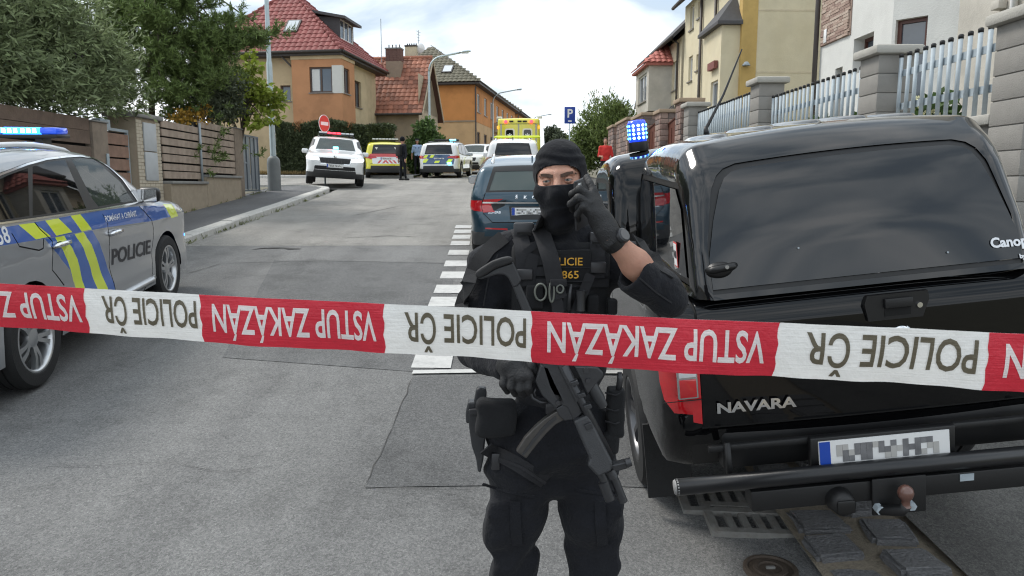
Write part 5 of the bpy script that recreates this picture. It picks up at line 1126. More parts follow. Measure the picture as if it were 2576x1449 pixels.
ex.append(('livery_band', gb((-180, 610), (0, 585), (175, 556), (505, 497), (690, 475), (770, 470), (850, 470), (905, 520), (790, 548), (540, 583), (230, 640), (0, 677), (-180, 705))))
for q in (((95, 568), (175, 558), (262, 628), (185, 644)), ((232, 547), (300, 535), (372, 606), (290, 625)), ((362, 522), (412, 514), (472, 592), (420, 604)), ((835, 462), (880, 462), (915, 524), (880, 535))): ex.append(('livery_stripe', gb(*q)))
ex.append(('livery_panel', gb((232, 642), (474, 598), (512, 665), (545, 765), (588, 868), (592, 1000), (420, 1020), (392, 895), (360, 800), (300, 722))))
for q in (((283, 634), (330, 625), (398, 745), (436, 890), (445, 1000), (400, 1010), (388, 890), (350, 760)), ((383, 616), (430, 606), (482, 700), (514, 800), (552, 888), (570, 990), (520, 1000), (500, 893), (465, 790), (430, 690))): ex.append(('livery_flash', gb(*q)))
for q in (((527, 512), (553, 565), (560, 760), (592, 895), (600, 1000)), ((178, 556), (205, 590), (268, 652), (268, 800), (330, 880)), ((715, 475), (775, 540), (790, 600), (783, 830), (700, 985)), ((60, 612), (100, 680), (200, 700), (222, 690), (225, 640))): ex.append(('seam', seam(gb(*q), .011)))
ex.append(('chrome_strip', seam(up, .03))); ex.append(('chrome_strip', seam(dn, .03)))
ex.insert(0, ('arch_trim', circle((1.45, .375), .47))); ex.insert(0, ('arch_trim', circle((-1.45, .375), .47)))
pc, psh = car('police_car', 'silver police car with blue and yellow stripes and lit roof bar', 'police car', PC_LOC, PC_ROT, PC_SIL, .985, M['p_silver'], 1.06, [wf, wr_, wq], (1.45, -1.45), .375, grid=.07, tumble=.20, r=.11, clad=False, side_extra=ex, dlo=dlo, spokes=5,
    mats={'livery_band': M['s_blue'], 'livery_stripe': M['s_yellow'], 'livery_panel': M['s_blue'], 'livery_flash': M['s_yellow'], 'arch_trim': M['p_silver']}, band_extra=[('windscreen', [(-.62, 1.2), (.62, 1.2), (.5, 1.6), (-.5, 1.6)], 'front'), ('rear_window', [(-.66, 1.13), (.66, 1.13), (.56, 1.48), (-.56, 1.48)], 'rear'), ('tail_light', [(.5, .88), (.97, .86), (.97, 1.03), (.58, 1.0)], 'rear'), ('tail_light', [(-.5, .88), (-.97, .86), (-.97, 1.03), (-.58, 1.0)], 'rear'), ('bumper', [(-1, .28), (1, .28), (1, .48), (-1, .48)], 'rear'), ('seam', seam([(-.84, 1.1), (-.8, .68), (.8, .68), (.84, 1.1)]), 'rear'), ('headlight', [(.5, .8), (.9, .82), (.9, .98), (.55, .95)], 'front'), ('headlight', [(-.5, .8), (-.9, .82), (-.9, .98), (-.55, .95)], 'front'), ('grille', [(-.45, .6), (.45, .6), (.45, .92), (-.45, .92)], 'front')])
# lettering on the flank
y0_, z0_ = c2(580, 778); y1_, z1_ = c2(766, 722); yt, zt_ = c2(590, 690)
psh.text(pc, 'lettering', 'POLICIE', (zt_ - z0_) * 1.32, ((y0_ + y1_) / 2, (z0_ + z1_) / 2 + (zt_ - z0_) * .48, 1), M['letter_dark'], 'side', .004, (y1_ - y0_) / ((zt_ - z0_) * 4.25), math.atan2(z1_ - z0_, y1_ - y0_) * 1.0)
a, b = c2(545, 540), c2(695, 512); psh.text(pc, 'lettering', 'POMÁHAT A CHRÁNIT', .075, ((a[0] + b[0]) / 2, (a[1] + b[1]) / 2, 1), M['letter_white'], 'side', .001, (b[0] - a[0]) / .72, math.atan2(b[1] - a[1], b[0] - a[0]))
a = c2(-5, 632); psh.text(pc, 'lettering', '158', .16, (a[0], a[1], 1), M['letter_white'], 'side', .003)
for c in ((305, 667), (585, 606)):
    y, z = c2(*c); x = float(psh.side(np.array([[y, z]]))[0]); o = MB().tube([(x + .0, y - .11, z - .01), (x + .035, y - .09, z), (x + .045, y, z + .005), (x + .035, y + .09, z + .002), (x, y + .11, z)], [.018, .02, .021, .02, .016], 8).build('door_handle', M['chrome'], pc, True)
    MB().lathe([(0, .004), (.06, .004), (.062, -.01)], 16, 'x', Matrix.Translation((x - .004, y, z - .012)) @ Matrix.Diagonal((1, 1.2, .55, 1))).build('recess', M['trim'], o)
y, z = px_(352, 500); mirror_part(pc, .9, y + .04, z + .03, M['trim'], 1); mirror_part(pc, -.9, y + .04, z + .03, M['trim'], -1)
bpy.data.objects.remove(tmp)
rails(pc, psh, .35, -1.7, .62, mat('satin_rail', (.75, .76, .77), .3, metal=.3))
light_bar(pc, .12, 1.80, 1.25, ('lens', 'clear', 'clear', 'clear', 'clear', 'blue', 'blue', 'lens'))
bx('side_lamp', M['led_blue'], pc, .86, .9, 2.28, 2.34, .62, .66, .01)
MB().tube([(.96, -1.0, .36), (.985, -.9, .35), (.985, .9, .35), (.96, 1.0, .36)], .035, 8).build('running_board', M['alu'], pc, True)
# ------------------------------------------------------------------ the street's other cars
def suv(name, label, cat, loc, rot, paint, grid=.14, mats=None, extra_band=(), extra_side=(), group=None, sil=SUV_SIL, W=.93, turn=0, front=True, wr=.35, arch=(1.36, -1.36), belt=1.02):
    wins = [[(1.0, 1.06), (.42, 1.46), (.05, 1.52), (-.02, 1.05)], [(-.1, 1.05), (-.04, 1.53), (-.75, 1.55), (-1.0, 1.08)], [(-1.1, 1.09), (-.86, 1.54), (-1.45, 1.5), (-1.82, 1.3), (-1.7, 1.14)]]
    bd = [('windscreen', [(-.66, 1.16), (.66, 1.16), (.55, 1.55), (-.55, 1.55)], 'front'), ('bumper', [(-1, .2), (1, .2), (1, .60), (.72, .50), (-.72, .50), (-1, .60)], 'front'), ('grille', [(-.46, .70), (.46, .70), (.52, .88), (-.52, .88)], 'front'), ('trim', [(-.7, .51), (.7, .51), (.62, .63), (-.62, .63)], 'front'), ('headlight', [(.50, .80), (.86, .80), (.92, .92), (.56, .88)], 'front'), ('headlight', [(-.50, .80), (-.86, .80), (-.92, .92), (-.56, .88)], 'front'),
          ('bumper', [(-1, .2), (1, .2), (1, .56), (-1, .56)], 'rear'), ('trim', [(-.66, 1.08), (.66, 1.08), (.56, 1.5), (-.56, 1.5)], 'rear'), ('rear_window', [(-.6, 1.12), (.6, 1.12), (.52, 1.43), (-.52, 1.43)], 'rear'), ('tail_light', [(.5, .9), (.95, .86), (.95, 1.02), (.58, 1.0)], 'rear'), ('tail_light', [(-.5, .9), (-.95, .86), (-.95, 1.02), (-.58, 1.0)], 'rear'), ('seam', seam([(-.8, 1.0), (-.78, .66), (.78, .66), (.8, 1.0)]), 'rear')] + list(extra_band)
    sd = [('tail_light', [(-2.3, .86), (-1.95, .93), (-1.98, 1.02), (-2.3, 1.02)]), ('headlight', [(2.3, .8), (2.0, .84), (1.95, .92), (2.3, .92)]), ('door_seam', seam([(1.05, 1.02), (1.1, .8), (1.0, .46)])), ('door_seam', seam([(-.05, 1.04), (-.05, .46)])), ('door_seam', seam([(-1.05, 1.05), (-1.05, .8), (-.92, .46)]))] + list(extra_side)
    e_, sh = car(name, label, cat, loc, rot, sil, W, paint, belt, wins, arch, wr, grid=grid, group=group, side_extra=sd, band_extra=bd, mats=mats, wturn=turn)
    for sg in (1, -1): mirror_part(e_, sg * (W - .06), .95, 1.08, paint, sg)
    for y in (-.25, -1.2): 
        for sg in (1, -1): MB().tube([(sg * (W + .01), y - .08, .93), (sg * (W + .01), y + .08, .93)], .018, 6).build('door_handle', paint, e_)
    return e_, sh
def stand(px, Y, off=0.0): p = F(px, 450, Y); return (p.x, Y, g(p.x, Y) + off)
# white police SUV facing us at the corner
lx, ly, lz = stand(842, 26.6); wsuv, sh = suv('police_suv', 'white police car facing us half on the corner pavement with its headlights on', 'police car', (lx, ly, lz + .06), (R(-1.5), R(-3.5), R(180 + 12)), M['p_white'], .1, mats={'headlight': M['head_on']}, turn=R(4))
plate(wsuv, Matrix.Translation((0, 2.305, .64)) @ Matrix.Rotation(math.pi, 4, 'Z'))
light_bar(wsuv, -.05, 1.71, 1.2, ('clear', 'clear', 'clear', 'red', 'red', 'red', 'clear', 'clear')) ; 
bx('dash_beacon', M['led_cyan'], wsuv, -.09, .09, 1.0, 1.1, 1.2, 1.29, .03); rails(wsuv, sh, .1, -1.7, .6, M['trim'])
for k in range(9): x = -.4 + k * .1; bx('grille_slat', M['cladding'], wsuv, x - .012, x + .012, 2.27, 2.30, .73, .85)
MB().strap([(-.52, 2.24, .9), (-.46, 2.29, .70), (.46, 2.29, .70), (.52, 2.24, .9)], .03, .02, (0, 1, .2)).build('grille_surround', M['chrome'], wsuv); MB().lathe([(0, .01), (.05, .0)], 14, 'y', Matrix.Translation((0, 2.24, .94))).build('badge', M['chrome'], wsuv)
# yellow and red medical car
lx, ly, lz = stand(968, 36.4); ym, sh = suv('medical_car', 'yellow medical car with red tailgate band and red white chevrons', 'medical car', (lx, ly, lz), (R(2), 0, R(11)), M['p_yellow'], .12, mats={'red_band': M['s_red'], 'white_panel': M['p_white'], 'chevron': M['s_red'], 'bumper': M['cladding'], 'light_triangle': M['p_cream']},
    extra_band=[('red_band', [(-.9, .84), (.9, .84), (.82, 1.09), (-.82, 1.09)], 'rear'), ('white_panel', [(-.62, .64), (.62, .64), (.66, .98), (.52, 1.0), (.45, .95), (-.45, .95), (-.52, 1.0), (-.66, .98)], 'rear')] + [('chevron', [(x, .66), (x + .1, .66), (x + .1 - .12 * sg, .8), (x - .12 * sg, .8)], 'rear') for x, sg in ((-.42, -1), (-.2, -1), (.02, 1), (.2, 1), (.38, 1))] + [('light_triangle', [(-.5, 1.38), (-.36, 1.38), (-.43, 1.27)], 'rear'), ('light_triangle', [(.36, 1.38), (.5, 1.38), (.43, 1.27)], 'rear'), ('tail_light', [(.42, .9), (.95, .86), (.95, 1.03), (.5, 1.0)], 'rear'), ('tail_light', [(-.42, .9), (-.95, .86), (-.95, 1.03), (-.5, 1.0)], 'rear')])
plate(ym, Matrix.Translation((0, -2.245, .88))); light_bar(ym, -1.4, 1.70, 1.2, ('clear',) * 8)
# white police car seen from behind with blue and yellow tailgate
st = [('livery_stripe', [(x, .70), (x + .2, .70), (x + .32, .86), (x + .12, .86)], 'rear') for x in (-.78, .36)] + [('livery_stripe', [(x, .68), (x + .22, .68), (x + .28, .78), (x + .06, .78)], 'rear') for x in (-.2,)] + [('livery_stripe', [(x, .92), (x + .16, .92), (x + .24, 1.05), (x + .08, 1.05)], 'rear') for x in (-.72, -.42)]
lx, ly, lz = stand(1127, 36.8); kp, sh = suv('police_estate', 'white police car seen from behind with blue yellow stripes and lit beacon', 'police car', (lx, ly, lz), (R(2.2), 0, R(-7)), M['p_white'], .12, mats={'livery_band': M['s_navy'], 'livery_stripe': M['s_yellow'], 'side_stripe': M['s_yellow']},
    extra_band=[('livery_band', [(-.85, .62), (.85, .62), (.8, .8), (.6, .96), (.5, 1.06), (-.74, 1.06), (-.5, .86), (-.8, .72)], 'rear'), ('tail_light', [(.4, .92), (.95, .88), (.95, 1.0), (.5, .99)], 'rear')] + st, extra_side=[('side_stripe', [(-.9, .5), (-.5, .5), (-.2, .95), (-.6, .95)])])
plate(kp, Matrix.Translation((0, -2.235, .86))); light_bar(kp, -.1, 1.71, 1.2, ('dark', 'dark', 'dark', 'dark', 'dark', 'cyan', 'cyan', 'dark')); bx('rear_beacon', M['led_cyan'], kp, .42, .62, -2.34, -2.29, .62, .71, .02); rails(kp, sh, .1, -1.7, .6, M['trim'])
lx, ly, lz = stand(1200, 43); wc_, sh = suv('white_car', 'white car partly hidden beyond the striped police car', 'car', (lx, ly, lz), (R(-2), 0, R(180 - 12)), M['p_white'], .16); bx('beacon', M['led_cyan'], wc_, -.75, -.6, .35, .5, 1.2, 1.32, .03)
lx, ly, lz = stand(1288, 28.2); we, sh = suv('white_estate', 'white car parked in front of the blue estate, dark rear window', 'car', (lx, ly, lz), (R(3), 0, R(0)), M['p_white'], .11); rails(we, sh, .1, -1.75, .6, M['p_white'], 6); bx('roof_aerial', M['trim'], we, -.015, .015, -1.75, -1.6, 1.62, 1.72, .006); plate(we, Matrix.Translation((0, -2.235, .86)))
lx, ly, lz = stand(1302, 33.2); ye, sh = suv('rescue_car', 'yellow rescue car with roof frame hidden between white car and ambulance', 'car', (lx, ly, lz + .1), (R(3), 0, R(-2)), M['p_yellow'], .16)
MB().tube([(-.95, -1.6, 1.72), (-.95, .2, 1.78), (.95, .2, 1.78), (.95, -1.6, 1.72), (-.95, -1.6, 1.72)], .035, 6).build('roof_frame', M['s_yellow'], ye)
# blue estate with a wide chrome strip
lx, ly, lz = stand(1330, 13.15); EX = []
wins = [[(1.0, .93), (.25, 1.29), (.0, 1.335), (-.05, .93)], [(-.13, .93), (-.1, 1.34), (-.85, 1.345), (-1.05, .96)], [(-1.13, .97), (-.95, 1.345), (-1.6, 1.31), (-2.0, 1.16), (-1.9, 1.03)]]
bd = [('bumper', [(-1, .2), (1, .2), (1, .33), (.7, .36), (-.7, .36), (-1, .33)], 'rear'), ('trim', [(-.70, .985), (.70, .985), (.58, 1.34), (-.58, 1.34)], 'rear'), ('rear_window', [(-.645, 1.01), (.645, 1.01), (.555, 1.27), (-.555, 1.27)], 'rear'), ('tail_light', [(.44, .90), (.95, .86), (.95, .72), (.56, .715), (.62, .82)], 'rear'), ('tail_light', [(-.44, .90), (-.95, .88), (-.95, .70), (-.56, .705), (-.62, .82)], 'rear'), ('trim', [(-.40, .885), (-.62, .82), (-.58, .72), (-.42, .80)], 'rear'), ('trim', [(.40, .885), (.62, .82), (.58, .72), (.42, .80)], 'rear'), ('chrome_strip', [(-.86, .835), (.86, .835), (.86, .857), (-.86, .857)], 'rear'), ('seam', seam([(-.7, .98), (-.78, .74), (-.6, .565), (.6, .565), (.78, .74), (.7, .98)]), 'rear'), ('trim', [(-.34, .60), (.34, .60), (.36, .79), (-.36, .79)], 'rear'), ('reflector', [(.38, .455), (.72, .47), (.72, .49), (.38, .48)], 'rear'), ('reflector', [(-.38, .455), (-.72, .47), (-.72, .49), (-.38, .48)], 'rear'), ('windscreen', [(-.66, 1.0), (.66, 1.0), (.55, 1.36), (-.55, 1.36)], 'front')]
sd = [('tail_light', [(-2.45, .70), (-2.1, .76), (-2.08, .86), (-2.45, .88)]), ('door_seam', seam([(1.0, .9), (1.05, .7), (.95, .3)])), ('door_seam', seam([(-.09, .93), (-.09, .3)])), ('door_seam', seam([(-1.1, .95), (-1.1, .7), (-.95, .3)])), ('chrome_strip', seam([(1.02, .915), (-.1, .915), (-1.1, .945), (-1.95, 1.01)], .02))]
be, bsh = car('blue_estate', 'petrol blue estate car parked behind the officer, red lights and chrome strip', 'car', (lx, ly, lz), (R(3.9), 0, R(-.5)), EST_SIL, .925, M['p_blue'], .92, wins, (1.4, -1.4), .335, grid=.075, tumble=.3, side_extra=sd, band_extra=bd, mats={'rear_window': M['rear_glass']})
[bsh.text(be, 'letter', ch_, .055, ((k - 2) * .125, .915), M['chrome'], 'rear', .002, 1.25) for k, ch_ in enumerate('ŠKODA')]; bsh.text(be, 'lettering', 'SUPERB', .05, (-.57, .70), M['chrome'], 'rear', .001, 1.1)
plate(be, Matrix.Translation((-.06, -2.40, .72)) @ Matrix.Rotation(R(-8), 4, 'X')); rails(be, bsh, .1, -1.8, .6, M['chrome'])
mirror_part(be, -.87, .88, .98, M['p_blue'], -1); mirror_part(be, .87, .88, .98, M['p_blue'], 1)
MB().prism([(-1.62, 1.40), (-1.45, 1.415), (-1.6, 1.49)], lambda a, b: Vector((-.012, a, b)), lambda a, b: Vector((.012, a, b))).build('roof_fin', M['p_blue'], be)
MB().tube([(-.62, -2.43, .30), (-.36, -2.44, .30)], .022, 8).build('exhaust_trim', M['chrome'], be, True); MB().tube([(0, -2.3, 1.0), (.3, -2.33, 1.03)], .012, 6).build('wiper', M['trim'], be)
for sg in (1, -1): MB().tube([(sg * .60, 1.0, 1.0), (sg * .62, .9, 1.0)], .01).v
# ------------------------------------------------------------------ ambulance
AMB = [(2.9, .35), (3.0, .6), (2.95, .95), (2.2, 1.15), (1.5, 1.95), (1.25, 2.3), (.9, 2.72), (.6, 2.78), (-2.9, 2.78), (-3.0, 2.74), (-3.03, 2.6), (-3.03, .6), (-3.0, .4)]
lx, ly, lz = stand(1316, 39.6); am = empty('ambulance', (lx, ly, lz), (R(2.2), 0, R(-6)), 'tall yellow ambulance seen from behind with two small rear windows', 'ambulance')
ash = Shell(AMB, 1.06, .1, 1.3, .03, grid=.2, ft=(.9, .15), rt=(.1, .0), tuck=0)
sr = lambda x, z: (x, ash.s_at(z=z))
bd = [('window_surround', [sr(*p) for p in rrect(sx - .24, sx + .24, 1.66, 2.3, .1)]) for sx in (-.43, .43)] + [('rear_window', [sr(*p) for p in rrect(sx - .18, sx + .18, 1.72, 2.24, .08)]) for sx in (-.43, .43)] + [('door_hinge_strip', [sr(x - .04, .6), sr(x + .04, .6), sr(x + .04, 2.5), sr(x - .04, 2.5)]) for x in (-.85, 0, .85)] + [('bumper', [sr(-1.1, .36), sr(1.1, .36), sr(1.1, .6), sr(-1.1, .6)]), ('header', [sr(-1.1, 2.5), sr(1.1, 2.5), sr(1.1, 2.53), sr(-1.1, 2.53)])]
ash.build(am, M['p_yellow'], [('window', [(1.9, 1.35), (1.35, 1.95), (.7, 1.95), (.7, 1.3)]), ('livery_stripe', [(-2.9, .95), (.6, .95), (.6, 1.15), (-2.9, 1.15)])], bd, dict(window=M['tint'], rear_window=M['dark_glass'], window_surround=M['p_cream'], door_hinge_strip=mat('grey_strip', (.4, .4, .36), .5), bumper=M['cladding'], header=M['trim'], livery_stripe=M['s_red']), [circle((1.9, .36), .42), circle((-1.7, .36), .42)], bottom=[])
wheels(am, make_wheel(.36, .22, .22, 5), .9, (1.9, -1.7), .36); innards(am, 1.0, -2.9, 2.8, 1.2, False)
for sx in (-.62, .62): MB().lathe([(0, -.05), (.07, -.045), (.08, 0)], 14, 'y', Matrix.Translation((sx, -3.06, 2.63))).build('lamp', M['led_red'], am, True)
for sx in (-1.0, 1.0): bx('marker_lamp', mat('amber_lamp', (.9, .25, .03), .3, emit=1.2), am, sx - .05, sx + .05, -3.07, -3.03, 2.28, 2.42, .02)
for sx in (-.35, .05, .3): bx('header_box', M['trim'], am, sx - .1, sx + .1, -3.07, -3.03, 2.60, 2.68, .01)
ash.text(am, 'star', '*', .5, (-.43, 1.86), M['letter_white'], 'rear', .01, off=.006); ash.text(am, 'star', '*', .5, (.43, 1.86), M['letter_white'], 'rear', .01, off=.006)
bx('notice', M['p_white'], am, -.92, -.78, -3.05, -3.04, 1.62, 1.82)
for sx in (-1, 1): bx('side_board', M['p_cream'], am, sx * 1.0 - .12, sx * 1.0 + .12, -2.5, -2.2, 2.80, 2.90, .02)
# ------------------------------------------------------------------ black pickup with a hardtop canopy
TK_LOC, TK_ROT = (1.62, 2.98, .225), Euler((R(3.2), R(-6.3), R(-2.4)), 'XYZ')
tk = empty('pickup_truck', TK_LOC, TK_ROT, 'black pickup with dark hardtop canopy, blue beacon and tow bar, rear towards us', 'pickup truck')
def T(px, py, y=0.0):
    """(x, z) on the truck's rear plane"""
    o, d = local_ray(tk, px, py); t = (y - o.y) / d.y; p = o + d * t; return (p.x, p.z)
TY = 5.15
tlz0, tlz1 = T(1768, 1068)[1], T(1768, 900)[1]; TLX = T(1764, 1000)[0]
ZB = 1.235
bed = Shell([(TY - .1, .4), (TY, .6), (TY, .85), (TY - .15, 1.02), (TY - 1.0, 1.12), (TY - 1.25, ZB - .03), (1.7, ZB), (.05, ZB), (.005, ZB - .035), (0, ZB - .1), (.0, .72), (.03, .62), (.1, .5)], .865, lambda y, z: np.where(z > ZB - .18, np.where(y < .3, .05, .07), np.where(y < .5, .10, .16)), 3, 0, grid=.07, ft=(.7, .2), rt=(.5, .035), tuck=.12, tuckz=.62, crown=.012)
arch = [(4.05, .375), (1.02, .375)]; sd = [('arch_flare', circle(arch[1], .50)), ('arch_flare', circle(arch[0], .50)), ('seam', seam([(1.62, ZB - .01), (1.62, .5)], .02)), ('seam', seam([(2.65, ZB), (2.65, .5)])), ('seam', seam([(3.6, ZB), (3.65, .5)]))]
tgl, tgr = TLX, -TLX; zt0, zt1 = .70, ZB - .005
bd = [('lower_trim', [(-1, .5), (1, .5), (1, .62), (-1, .62)]), ('seam', seam([(tgl, zt1 + .0), (tgl, zt0), (tgr, zt0), (tgr, zt1)], .013))]
b2 = []
for nm, poly in bd: b2.append((nm, [(x, bed.s_at(z=z)) for x, z in poly]))
b2 += [('windscreen', [(-.6, .5), (.6, .5), (.5, .6), (-.5, .6)])][:0]
def tl(sg): 
    xo = .90
    return [(sg * (abs(TLX) ), bed.s_at(z=tlz1)), (sg * xo, bed.s_at(z=tlz1)), (sg * xo, bed.s_at(z=tlz0 + .14)), (sg * .85, bed.s_at(z=tlz0 + .09)), (sg * .80, bed.s_at(z=tlz0 + .035)), (sg * .72, bed.s_at(z=tlz0 + .008)), (sg * abs(TLX), bed.s_at(z=tlz0))]
b2 += [('tail_light', tl(1)), ('tail_light', tl(-1))]
sd += [('tail_light', [(-.1, tlz1), (.115, tlz1 + .005), (.10, tlz0 + .17), (.07, tlz0 + .10), (.03, tlz0 + .05), (-.1, tlz0 + .03)])]
bed.build(tk, M['p_black'], sd, b2, dict(seam=M['seam'], arch_flare=M['p_black'], lower_trim=M['trim'], tail_light=M['red_lens']), [circle(a, .43) for a in arch] + [[(a[0] - .36, 0), (a[0] + .36, 0), (a[0] + .36, .4), (a[0] - .36, .4)] for a in arch], name='body', offs={'seam': -.008, 'tail_light': .0})
for sg in (1, -1):
    x0 = abs(TLX) + .012; z_ = lambda a: lerp(tlz0, tlz1, a)
    f_ = MB().box(min(sg * x0, sg * (x0 + .085)), max(sg * x0, sg * (x0 + .085)), -.016, -.004, z_(.42), z_(.96), None, .006).build('lamp_frame', mat('lamp_chrome', (.5, .5, .5), .25, metal=.7), tk, auto=40)
    bx('lamp_cell', M['red_lens'], f_, min(sg * (x0 + .008), sg * (x0 + .077)), max(sg * (x0 + .008), sg * (x0 + .077)), -.021, -.0165, z_(.45), z_(.72), .002); bx('lamp_cell', M['clear_lens'], f_, min(sg * (x0 + .008), sg * (x0 + .077)), max(sg * (x0 + .008), sg * (x0 + .077)), -.021, -.0165, z_(.75), z_(.93), .002)
    bx('lens_divider', M['trim'], f_, min(sg * abs(TLX), sg * (abs(TLX) + .16)), max(sg * abs(TLX), sg * (abs(TLX) + .16)), -.0075, -.004, z_(.385), z_(.395))
# cab
cab = Shell([(3.55, ZB - .05), (3.3, ZB + .1), (2.75, 1.66), (2.5, 1.77), (2.0, 1.82), (1.72, 1.79), (1.63, 1.66), (1.59, 1.4), (1.58, ZB - .05)], .86, .10, ZB - .02, .10, grid=.07, ft=(.3, .02), rt=(.2, .02), crown=.03, tuck=0)
cw = [[(3.15, ZB + .05), (2.72, 1.58), (2.56, 1.61), (2.52, ZB + .04)], [(2.44, ZB + .04), (2.48, 1.62), (1.92, 1.64), (1.78, 1.55), (1.76, ZB + .04)]]
cab.build(tk, M['p_black'], [('trim', wins_outline(cw, .03))] + [('window', q) for q in cw], [('windscreen', [(-.6, cab.S[0] + .12), (.6, cab.S[0] + .12), (.55, cab.s_at(y=2.72, where='top') - .08), (-.55, cab.s_at(y=2.72, where='top') - .08)])], dict(trim=M['trim'], window=M['tint'], windscreen=M['glass']), name='cab', offs={'window': -.004})
bx('cab_back', M['trim'], tk, -.66, .66, 1.66, 1.70, .6, 1.6)
# canopy
M['p_canopy'] = PAINT('canopy_paint', (.006, .0062, .007), rough=.2); M['p_canopy'].node_tree.nodes['Principled BSDF'].inputs['Specular IOR Level'].default_value = .15
cz1 = 1.875
can = Shell([(1.53, ZB + .01), (1.50, 1.62), (1.42, 1.76), (1.3, cz1 - .03), (.9, cz1), (.35, cz1 - .005), (.32, cz1 - .03), (.20, 1.76), (.12, 1.56), (.0, ZB + .01)], .70, lambda y, z: .055 + .055 * np.clip((z - 1.45) / .3, 0, 1), ZB + .02, .07, grid=.06, ft=(.2, .03), rt=(.5, .03), crown=.03, tuck=0)
wl = [T(*p) for p in ((1768, 724), (1800, 600), (1828, 480), (1850, 449), (1890, 432))]; 
def mirx(p): return [(x, z) for x, z in p] + [(-x, z) for x, z in p[::-1]]
zwb = ZB + .045; zwt = 1.715
TW_ = [T(*p, .05) for p in ((1772, 728), (1786, 650), (1804, 560), (1826, 485), (1842, 455), (1862, 440), (1895, 431))]
WIN = mirx(TW_); cxw, czw = 0, np.mean([p[1] for p in TW_]); RIM = mirx([(x - .028, z + (-.018 if i == 0 else .004 * i)) for i, (x, z) in enumerate(TW_)])
cs = lambda p: [(x, can.s_at(z=z)) for x, z in p]
cside = [[(1.38, ZB + .08), (1.36, 1.60), (1.30, 1.68), (.36, 1.68), (.26, 1.60), (.16, ZB + .08)]]
roof_b = []
can.build(tk, M['p_canopy'], [('rubber_trim', [(y + (.03 if y > .8 else -.03), z + (.03 if z > 1.5 else -.03)) for y, z in cside[0]]), ('side_window', cside[0])], [('rubber_trim', cs(RIM)), ('rear_window', cs(WIN))], dict(rubber_trim=M['trim'], side_window=M['dark_glass'], rear_window=mat('canopy_glass', (.010, .011, .013), .06, var=0, spec=.7)), name='canopy', offs={'side_window': .003, 'rear_window': .006, 'rubber_trim': -.006})
def wpt(x, z, o=.012): p, n = can.band(np.array([[x, can.s_at(z=z)]])); return Vector(p[0] + n[0] * o)
# raised lens-shaped ribs on the canopy roof
for k in range(5):
    xc = -.42 + k * .21; sa, sb = can.s_at(y=1.22, where='top'), can.s_at(y=.46, where='top'); v = []; n_ = 24
    for lev, sc_, o_ in ((0, 1.0, -.004), (1, .8, .010), (2, .3, .013)):
        for i in range(n_):
            t = 2 * math.pi * i / n_; p, n = can.band(np.array([[xc + .075 * sc_ * math.sin(t), (sa + sb) / 2 + (sb - sa) / 2 * sc_ ** .3 * math.cos(t)]])); v.append(Vector(p[0] + n[0] * o_))
    MB().add(v, [(l * n_ + i, l * n_ + (i + 1) % n_, (l + 1) * n_ + (i + 1) % n_, (l + 1) * n_ + i) for l in (0, 1) for i in range(n_)] + [tuple(range(2 * n_, 3 * n_))]).build('roof_rib', M['p_canopy'], tk, True)
p, n = can.band(np.array([[-.38, can.s_at(y=.95, where='top')]])); ab = Vector(p[0]); ar = MB().tube([ab, ab + Vector((0, 0, .05))], [.016, .01], 8).build('aerial', M['trim'], tk, True)
d_ = F(1872, 110, 3.95); d_ = tk.matrix_basis.inverted() @ d_ - ab; MB().tube([ab + Vector((0, 0, .04)), ab + d_.normalized() * .24, ab + d_.normalized() * .50], [.009, .006, .0035], 6).build('whip', M['trim'], ar)
# canopy latch, dots, sticker
q = T(1815, 685); la = MB().lathe([(0, -.03), (.03, -.028), (.05, -.012), (.055, 0)], 20, 'y', Matrix.Translation(wpt(q[0], q[1], .008)) @ Matrix.Diagonal((1, 1, .62, 1))).build('latch', M['trim'], tk, True)
c_ = wpt(q[0], q[1], .03); MB().tube([c_ + Vector((-.055, .012, -.004)), c_ + Vector((-.03, -.008, 0)), c_ + Vector((.05, -.008, .008)), c_ + Vector((.062, .01, .008))], [.01, .016, .016, .012], 8).build('grip', M['trim'], la, True); MB().lathe([(0, -.03), (.008, -.03), (.009, -.02)], 12, 'y', Matrix.Translation(c_ + Vector((.02, 0, .01)))).build('lock', M['chrome'], la)
for pp in ((2017, 633), (2390, 640)): q = T(*pp); MB().lathe([(0, -.003), (.004, -.003), (.004, 0)], 8, 'y', Matrix.Translation(wpt(*q, .01))).build('screw', M['galv'], tk)
q0 = T(2500, 622); can.text(tk, 'lettering', 'Canopy', .055, (q0[0] + .088, q0[1] + .004), M['letter_white'], 'rear', .002, 1.0, R(-1), off=.011); q0 = T(2574, 640); can.text(tk, 'lettering', 'by', .024, (q0[0] + .002, q0[1] - .012), M['letter_white'], 'rear', .001, off=.011)
# side window sticker
st_ = empty('sticker', parent=tk); yz = (.33, ZB + .16); xs_ = -float(can.side(np.array([yz]))[0])
bx('label_red', SIGN_RED, st_, xs_ - .008, xs_ - .006, yz[0] - .035, yz[0] + .035, yz[1] - .055, yz[1] + .055); bx('label_white', SIGN_WHITE, st_, xs_ - .0095, xs_ - .0085, yz[0] - .029, yz[0] + .029, yz[1] - .049, yz[1] + .049)
tv, tf = text_mesh('ARB', .045, .002, .7); mk('letters', [(xs_ - .0105, yz[0] - a.x, yz[1] + a.y) for a in tv], tf, M['letter_dark'], st_)
